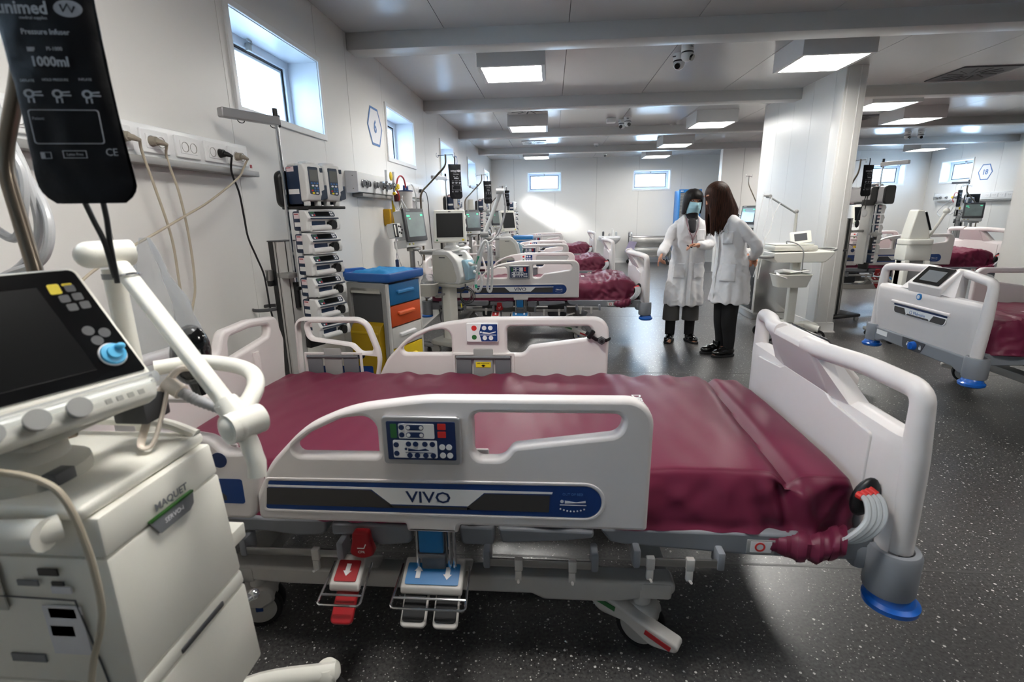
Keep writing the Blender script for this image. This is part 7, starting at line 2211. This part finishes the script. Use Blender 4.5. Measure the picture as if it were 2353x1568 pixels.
b = B().tube(fillet([(-0.29, -0.17, 0.92), (-0.39, -0.17, 0.91), (-0.42, 0.0, 0.905), (-0.39, 0.17, 0.91), (-0.29, 0.17, 0.92)], 0.06, 5), 0.018, 12)
b.done('push_handle', M_GREYP, ec)
b = B().tube(fillet([(0.26, -0.17, 0.965), (0.36, -0.10, 0.985), (0.36, 0.10, 0.985), (0.26, 0.17, 0.965)], 0.05, 5), 0.012, 10)
b.done('rear_handle', M_GREYP, ec)
dv = thing('recorder', 'cream recorder with tilted grey screen on the instrument cart', 'device', (2.62, 5.66, 0.97))
b = B().b2((-0.30, -0.15, 0.0), (0.14, 0.15, 0.055), 0.015); b.b2((-0.29, -0.14, 0.055), (0.10, 0.14, 0.07), 0.006)
b.done('body', M_CREAM, dv)
Ms = Matrix.Translation((0.03, 0, 0.07)) @ frame((0, 0, 0), (0.90, -0.25, 0.12), (0.35, 0.2, 0.8))
sc = B(Ms).shape([rrect(-0.10, 0.0, 0.10, 0.13, 0.012)], 0.02, 0.005).done('display', M_CREAM, dv)
B(Ms).shape([rrect(-0.06, 0.025, 0.06, 0.105, 0.004)], 0.002, 0, Matrix.Translation((0, 0, 0.0105))).done('screen', M_GREYD, sc, smooth=0)
B().tube(spline([(-0.16, -0.10, 0.07), (-0.17, -0.12, 0.10), (-0.12, -0.14, 0.09), (-0.06, -0.16, 0.06), (-0.03, -0.20, 0.0), (-0.03, -0.21, -0.12), (-0.02, -0.20, -0.22)], 8), 0.006, 8).done('cable', M_GREYP, dv)
bk2 = thing('cart_basket', 'cream basket of papers hanging under the instrument cart tray', 'basket', (2.52, 5.52, 0.60))
def fb2(u, v):
    a = 2*PI*u; s = 0.80+0.20*v
    x = 0.19*s*(1 if math.cos(a) > 0 else -1)*abs(math.cos(a))**0.4; y = 0.11*s*(1 if math.sin(a) > 0 else -1)*abs(math.sin(a))**0.4
    return (x, y, 0.13*v)
B().grid(fb2, 48, 6, cu=True).done('wall', M_CREAM, bk2, smooth=60)
B().shape([[fb2(i/48, 0)[:2] for i in range(48)]], 0.006, 0, Matrix.Translation((0, 0, 0.003))).done('bottom', M_CREAM, bk2)
B().tube([fb2(i/48, 1.0) for i in range(48)], 0.006, 8, closed=True).done('rim', M_CREAM, bk2)
for k, (x, z, a, lab) in enumerate(((-0.06, 0.155, 0.15, 'rolled white papers standing in the cart basket'), (0.05, 0.165, -0.1, 'loose white sheet overhanging the cart basket'), (-0.12, 0.13, 0.35, 'folded paper at the end of the cart basket'))):
    o = B(Matrix.Translation((2.52+x, 5.50-0.02*k, 0.60+z)) @ Euler((0.25*(k-1), a, 0.3*(1-k))).to_matrix().to_4x4()).box((0, 0, 0), (0.19 if k != 2 else 0.11, 0.12, 0.008 if k else 0.03), 0.002).done('paper_sheet', M_PAPER)
    tag(o, lab, 'paper')
am = thing('cable_arm', 'grey jointed cable arm with hanging white leads above the instrument cart', 'arm', (2.62, 5.76, 0.97))
T = Matrix.Translation((-2.62, -5.76, -0.97))
B(T).tube([(2.62, 5.76, 0.972), (2.61, 5.76, 1.37)], 0.014, 12).done('post', M_CREAMD, am)
B(T).tube([(2.61, 5.76, 1.35), (2.30, 5.74, 1.53)], 0.010, 12).done('boom', M_GREYP, am)
B(T).sph((2.61, 5.76, 1.37), 0.022, 12).done('joint', M_GREYP, am)
B(T).cyl((2.30, 5.70, 1.53), (2.30, 5.78, 1.53), 0.018, n=12).done('joint', M_GREYP, am)
B(T).tube([(2.30, 5.73, 1.54), (2.235, 5.72, 1.54)], [0.016, 0.012], 10).done('lead_clip', M_SILVER, am)
for k, P in enumerate(([(2.235, 5.72, 1.575), (2.22, 5.72, 1.40), (2.20, 5.72, 1.20), (2.20, 5.72, 1.05), (2.20, 5.72, 0.95)],
          [(2.30, 5.72, 1.52), (2.29, 5.71, 1.35), (2.26, 5.70, 1.15), (2.29, 5.70, 1.05), (2.27, 5.69, 0.85), (2.25, 5.68, 0.66)],
          [(2.32, 5.72, 1.52), (2.34, 5.71, 1.38), (2.34, 5.70, 1.20), (2.30, 5.70, 1.10), (2.25, 5.69, 0.90), (2.20, 5.68, 0.68)],
          [(2.42, 5.73, 1.46), (2.37, 5.72, 1.35), (2.33, 5.71, 1.18), (2.28, 5.70, 1.07)])):
    B(T).tube(spline(P, 8), 0.005, 6).done('lead', M_PAPER, am)
B(T).cyl((2.20, 5.72, 0.95), (2.20, 5.72, 0.86), 0.010, n=10).done('probe', M_NAVY, am)
B(T).cyl((2.20, 5.72, 0.975), (2.20, 5.72, 0.95), 0.009, n=10).done('probe_ring', M_YEL, am)
# steel cabinet behind the cart
cb = thing('steel_cabinet', 'low stainless steel cabinet with dark door beside the partition', 'cabinet', (2.82, 7.05, 0))
B().b2((-0.20, -0.40, 0.10), (0.20, 0.42, 0.84), 0.006).done('body', M_STEEL, cb)
B().b2((-0.215, -0.405, 0.09), (-0.20, 0.425, 0.85), 0.004).done('door_frame', M_CARTW, cb)
B().b2((-0.222, -0.37, 0.125), (-0.214, 0.39, 0.82), 0.002).done('door', mat('smoked door', (82, 84, 86), 0.2, 0.5), cb)
B().b2((-0.22, -0.42, 0.84), (0.215, 0.44, 0.865), 0.006).done('top', M_CARTW, cb)
B().b2((-0.21, -0.41, 0.0), (0.19, 0.42, 0.10), 0.004).done('plinth', M_STEEL, cb)
# monitor beyond the partition
m4 = copy_tree(mon0); m4['label'] = 'patient monitor standing beyond the partition wall'; m4.location = (3.42, 9.2, 0); m4.rotation_euler = (0, 0, 3.6)
dp4 = drip_pole2('bent drip pole beyond the partition wall', (3.62, 9.5, 0.0)); dp4.scale = (-0.6, 1, 1.28)

# ================================================================== far wall: basin, trolley, roller cabinet
sk = thing('wash_basin', 'white ceramic wash basin on a pedestal at the far wall', 'basin', (1.60, YF, 0))
def fs(u, v):
    a = 2*PI*u
    prof = [(0.10, 0.50), (0.20, 0.56), (0.27, 0.64), (0.30, 0.715), (0.29, 0.725), (0.25, 0.70), (0.12, 0.63), (0.0, 0.62)]
    i = v*(len(prof)-1); j = min(int(i), len(prof)-2); w = i-j
    r = prof[j][0]*(1-w)+prof[j+1][0]*w; z = prof[j][1]*(1-w)+prof[j+1][1]*w
    return (r*math.cos(a), -0.25+0.80*r*math.sin(a), z)
B().grid(fs, 36, 22, cu=True).done('bowl', M_WHITE, sk, smooth=60)
B().b2((-0.29, -0.06, 0.62), (0.29, -0.002, 0.745), 0.02).done('splash_back', M_WHITE, sk)
B().lathe([(0, 0), (0.11, 0), (0.10, 0.1), (0.075, 0.35), (0.09, 0.56), (0, 0.56)], (0, -0.18, 0), (0, 0, 1), 24).done('pedestal', M_WHITE, sk)
b = B().cyl((0, -0.05, 0.74), (0, -0.05, 0.80), 0.018, n=14); b.tube(spline([(0, -0.05, 0.79), (0, -0.10, 0.82), (0, -0.16, 0.80), (0, -0.17, 0.78)], 5), 0.010, 10)
b.done('tap', M_CHROME, sk)
for x, h, m, lab in ((-0.16, 0.14, M_GREYD, 'grey pump bottle on the wash basin'), (0.10, 0.20, M_PAPER, 'tall white soap bottle on the wash basin'), (0.2, 0.12, M_TUBE, 'short clear bottle on the wash basin')):
    t = thing('soap_bottle', lab, 'bottle', (1.60+x, YF-0.035, 0.745))
    B().lathe([(0, 0), (0.026, 0), (0.028, 0.01), (0.028, h*0.75), (0.012, h*0.85), (0.012, h*0.9), (0, h*0.9)], n=16).done('body', m, t)
    b = B().cyl((0, 0, h*0.9), (0, 0, h), 0.010, n=10); b.b2((-0.03, -0.008, h-0.012), (0.012, 0.008, h), 0.003)
    b.done('pump', M_WHITE, t)
st = thing('steel_trolley', 'stainless steel stretcher trolley with raised end frames at the far wall', 'trolley', (2.62, 13.95, 0))
for x in (-0.52, 0.50):
    b = B().tube(fillet([(x, -0.22, 0.10), (x, -0.22, 0.86), (x, 0.22, 0.86), (x, 0.22, 0.10)], 0.05, 5), 0.02, 12)
    b.done('end_frame', M_CHROME, st)
b = B(frame((0, 0, 0.74), (1, 0, 0), (0, 1, 0))).shape([rrect(-0.50, -0.24, 0.48, 0.24, 0.03)], 0.03, 0.008)
b.done('tray', M_STEEL, st)
B().b2((-0.49, -0.235, 0.47), (0.48, -0.22, 0.72), 0.006).done('side_panel', M_STEEL, st)
B().b2((-0.49, -0.22, 0.22), (0.48, 0.22, 0.25), 0.008).done('shelf', M_STEEL, st)
B().b2((-0.49, -0.235, 0.25), (0.48, -0.222, 0.44), 0.004).done('lower_panel', M_STEEL, st)
for x in (-0.50, 0.48):
    for y in (-0.2, 0.2):
        w = B().cyl((x, y-0.015, 0.065), (x, y+0.015, 0.065), 0.065, n=18).done('caster', M_RUBBER, st)
        B().b2((x-0.02, y-0.022, 0.07), (x+0.02, y+0.022, 0.13), 0.006).done('caster_fork', M_CHROME, w)
bc = thing('roller_cabinet', 'blue tall cabinet with grey roller shutter behind the two people', 'cabinet', (3.60, 14.18, 0))
M_CABB = mat('cabinet blue', (52, 132, 204), 0.4)
B().b2((-0.28, -0.20, 0), (0.30, 0.28, 1.90), 0.008).done('carcass', M_CABB, bc)
B(frame((0.01, -0.205, 0), (1, 0, 0), (0, 0, 1))).shape([rrect(-0.29, 0.0, 0.29, 1.93, 0.004), rrect(-0.25, 0.08, 0.25, 1.85, 0.004)], 0.02, 0.003).done('door_frame', M_CABB, bc)
B().b2((-0.24, -0.212, 0.08), (0.26, -0.202, 1.85)).done('shutter', M_GREYD, bc, smooth=0)
for i in range(46):
    B().b2((-0.24, -0.222, 0.092+0.038*i), (0.26, -0.211, 0.118+0.038*i), 0.003, 1).done('slat', M_GREYP, bc)
B().b2((-0.24, -0.226, 1.875), (-0.17, -0.214, 1.90)).done('name_plate', M_HEXL, bc, smooth=0)

# ================================================================== right hall
RB, RRZ = (3.93, 6.62, 0), 0.38
s = copy_tree(ps0); s['label'] = 'aluminium pump stand with black base seen from behind, beside the partition post'
place(s, RB, RRZ, (0, 0, 0))
b = B(frame((-0.02, 0.05, 1.54), (1, 0, 0), (0, 0, 1))).shape([rp([(-0.125, -0.10, 0.05), (0.02, -0.10, 0.03), (0.02, 0.10, 0.03), (-0.125, 0.10, 0.05)], 6)], 0.44, 0.004)
b.done('dock_housing', M_SILVER, s)
for y in (-0.18, 0.28):
    b = B(frame((-0.02, y, 1.54), (1, 0, 0), (0, 0, 1))).shape([rp([(-0.132, -0.106, 0.05), (0.03, -0.106, 0.03), (0.03, 0.106, 0.03), (-0.132, 0.106, 0.05)], 6)], 0.03, 0.008)
    b.done('housing_end', M_BLACK, s)
B().box((-0.15, 0.0, 1.455), (0.02, 0.16, 0.07), 0.01).done('grip_latch', M_BLACK, s)
B().b2((-0.12, -0.02, 0.72), (-0.088, 0.10, 1.43), 0.006).done('rear_panel', M_PUMPW, s)
Ri = Matrix.Rotation(-RRZ, 3, 'Z')
for ch in s.children:
    if ch.name.split('.')[0] in ('column', 'base', 'cord_holder'):
        ch.location = Ri @ Vector((-0.26, 0.10, 0))
B().tube([(-0.30, 0.04, 1.12), (-0.10, 0.04, 1.12)], 0.018, 10).done('carrier_arm', M_ALU, s)
o = copy_tree(ip0); o['label'] = 'infusion pump on the tower beside the partition post'; place(o, RB, RRZ, (0.03, 0.07, 1.463))
for i in range(6):
    o = copy_tree(sp0); o['label'] = 'white syringe pump, %s of the stack beside the partition post' % ORD[i]; o['group'] = 'syringe pumps beside the partition'
    place(o, RB, RRZ, (0.0, 0.03, 1.378-0.119*i))
bag_at((3.62, 6.36, 1.945), 0.30, 'black pressure infuser bag half hidden by the partition post')
tq = thing('squeeze_bulb', 'black rubber squeeze bulb on twin tubes below the half hidden infuser bag', 'bulb', (3.60, 6.33, 1.2))
T = Matrix.Translation((-3.60, -6.33, -1.2))
for P in ([(3.63, 6.35, 1.53), (3.60, 6.34, 1.42), (3.57, 6.33, 1.32), (3.565, 6.33, 1.27)], [(3.65, 6.35, 1.53), (3.645, 6.35, 1.44), (3.64, 6.35, 1.37)]):
    B(T).tube(spline(P, 6), 0.005, 8).done('tube', M_BLACK, tq)
B(T).sph((3.565, 6.33, 1.215), (0.022, 0.022, 0.045), 14).done('bulb', M_RUBBER, tq)
B(T).sph((3.64, 6.35, 1.335), (0.035, 0.02, 0.045), 12).done('gauge_bag', M_PUMPW, tq)
dpr = drip_pole2('bent drip pole behind the partition post', (3.37, 6.38, 0.0)); dpr.scale = (0.72, 1, 1.26)
# cream ventilator seen from behind
vb = thing('ventilator', 'cream ventilator column with tilted display seen from behind, near the pump stand', 'ventilator', (3.78, 5.62, 0))
b = B().b2((-0.13, -0.08, 0.10), (-0.08, 0.08, 0.86), 0.01); b.b2((0.07, -0.08, 0.10), (0.12, 0.08, 0.86), 0.01)
b.b2((-0.13, -0.03, 0.10), (0.12, 0.06, 0.86), 0.01)
b.done('column', M_CREAM, vb)
B().b2((-0.08, -0.05, 0.12), (0.07, -0.032, 0.85), 0.004).done('column_panel', M_GREYP, vb)
B().b2((-0.14, -0.08, 0.855), (0.12, 0.10, 1.03), 0.02).done('body', M_CREAM, vb)
b = B().shape([rp([(-0.15, -0.10, 0.06), (0.13, -0.10, 0.06), (0.13, 0.11, 0.06), (-0.15, 0.11, 0.06)], 6)], 0.06, 0.015, Matrix.Translation((0, 0, 1.045)))
b.done('top_ring', M_CREAM, vb)
b = B(frame((-0.03, 0.0, 0), (1, 0, 0), (0, 0, 1))).shape([rp([(-0.10, 1.07, 0.02), (0.11, 1.07, 0.02), (0.10, 1.16, 0.02), (0.02, 1.36, 0.02), (-0.05, 1.37, 0.02), (-0.08, 1.2, 0.05)], 4)], 0.13, 0.012)
b.done('display_back', M_CREAM, vb)
Md = frame((0.052, 0, 1.255), (0, 1, 0), (-0.40, 0, 1))
B(Md).shape([rrect(-0.055, -0.10, 0.055, 0.10, 0.008)], 0.012, 0.003).done('screen', M_BLACKG, vb)
b = B().b2((-0.26, -0.24, 0.055), (0.26, 0.24, 0.10), 0.02)
bq = b.done('base', M_CREAMD, vb)
for x, y in ((-0.22, -0.2), (0.22, -0.2), (-0.22, 0.2), (0.22, 0.2)):
    B().cyl((x, y-0.012, 0.03), (x, y+0.012, 0.03), 0.03, n=14).done('caster', M_RUBBER, bq)
b = B().tube([(0.17, 0.10, 1.06), (0.31, 0.10, 1.34)], 0.014, 10); b.sph((0.31, 0.10, 1.35), (0.03, 0.03, 0.03), 14)
b.done('support_arm', M_CREAM, vb)
# bed place 18 on the right wall
g18 = gas_rail('white wall trunking with sockets and gas outlets below sign 18', 0, 2.35, XR, PI, 'gas_trunking')
g18.location = (XR, 14.0, 1.60)
f18 = flowmeter((XR-0.115, 13.85, 1.60), PI, 'flowmeter on the trunking below sign 18')

scn = [o for o in bpy.data.objects if o.name.startswith('suction_canister') and o.parent is None][0]
c18 = copy_tree(scn); c18['label'] = 'clear suction canister hanging below sign 18'; c18.location = (XR-0.20, 13.05, 1.37); c18.rotation_euler = (0, 0, PI)
srn = [o for o in bpy.data.objects if o.name.startswith('suction_regulator') and o.parent is None][0]
r18 = copy_tree(srn); r18['label'] = 'yellow suction regulator with red hose below sign 18'; r18.location = (XR-0.115, 13.25, 1.60); r18.rotation_euler = (0, 0, PI)
tu18 = thing('suction_tubing', 'white suction tubing looping below sign 18', 'tubing', (XR-0.2, 13.2, 1.2))
for P in ([(0, 0.1, 0.36), (0, 0.3, 0.20), (0, 0.45, 0.05), (0, 0.30, -0.05), (0, 0.05, 0.05), (0, -0.05, 0.22)], [(0.02, 0.0, 0.3), (0, 0.15, 0.12), (0, 0.05, 0.0), (0, -0.1, 0.08), (0, -0.12, 0.25)]):
    B().tube(spline(P, 8), 0.008, 8).done('tube', M_TUBE, tu18)
m18 = copy_tree(mon0); m18['label'] = 'patient monitor with teal picture in front of the right wall'; m18.location = (8.67, 11.4, 0); m18.rotation_euler = (0, 0, -2.15)
dp18 = drip_pole2('bent drip pole carrying a bag near sign 18', (9.0, 11.7, 0)); dp18.scale = (-1, 1, 1.18)
bag_at((8.62, 11.77, 1.80), 0.45, 'black pressure infuser bag hanging above the teal monitor picture')
ip18 = copy_tree(ip0); ip18['label'] = 'white infusion pump beside the bag near sign 18'; ip18.location = (8.90, 11.85, 1.36); ip18.rotation_euler = (0, 0, -1.9)
ps18 = copy_tree(ps0); ps18['label'] = 'aluminium pump stand standing below sign 18'; place(ps18, (9.05, 12.0, 0), -1.9, (0, 0, 0))
bd5 = copy_tree(bed2); bd5['label'] = 'white hospital bed in the right hall behind the pump stand'; bd5.location = (5.3, 10.7, 0.0)
v5 = copy_tree(v2); v5['label'] = 'ventilator with white framed screen in the right hall'; v5.location = (5.35, 9.55, 0); v5.rotation_euler = (0, 0, -0.2)
# ================================================================== fixed attachments become parts of what carries them
def roots(name):
    return [o for o in bpy.data.objects if o.parent is None and o.name.split('.')[0] == name]
def find(name, part):
    return [o for o in roots(name) if part in o.get('label', '')][0]
def mloc(o):
    return Matrix.LocRotScale(o.location, o.rotation_euler, o.scale)
def attach(child, parent, prefix=''):
    R = mloc(parent).inverted() @ mloc(child)
    for ch in list(child.children):
        M = R @ mloc(ch)
        ch.parent = parent
        ch.matrix_local = M
        if prefix and not ch.name.startswith(prefix):
            ch.name = prefix+ch.name.split('.')[0]
    bpy.data.objects.remove(child)
vn = find('ventilator', 'blue knob')
attach(find('support_arm', 'leaning over'), vn, 'arm_')
attach(find('drip_pole', 'behind the pressure'), vn, 'pole_')
attach(find('monitor_leads', 'thin white'), mon0, '')
attach(find('breathing_circuit', 'corrugated'), v2, 'breathing_')
attach(find('support_arm', 'rising behind'), v2, 'arm_')
attach(find('cable_bundle', 'coil'), v2, '')
attach(find('accessory_basket', 'clear film'), v2, 'basket_')
attach(find('cable_arm', 'jointed'), ec, 'arm_')
attach(find('cart_basket', 'papers'), ec, 'basket_')
attach(find('suction_tubing', 'below the gas'), find('suction_canister', 'at the trunking'), '')
attach(find('suction_tubing', 'below sign 18'), find('suction_canister', 'below sign 18'), '')
attach(find('drip_pole', 'beside the women'), bed2, 'drip_pole_')
attach(find('drip_pole', 'between its neighbours'), BEDS[0], 'drip_pole_')
attach(find('drip_pole', 'sunlit'), BEDS[1], 'drip_pole_')
attach(find('inflation_tube', 'pair of black'), ib, 'inflation_')
# corner posts that close the joints of the outer walls
for n, (x, y) in enumerate(((XL, YF), (XR, YF), (XL, YB), (XR, YB))):
    sx = 1 if x > 0 else -1; sy = 1 if y > 0 else -1
    structure(B().b2((x-sx*0.012, y-sy*0.012, 0), (x+sx*0.30, y+sy*0.30, ZC+0.12)).done('trim_%d' % (n+20), M_WALL, smooth=0))
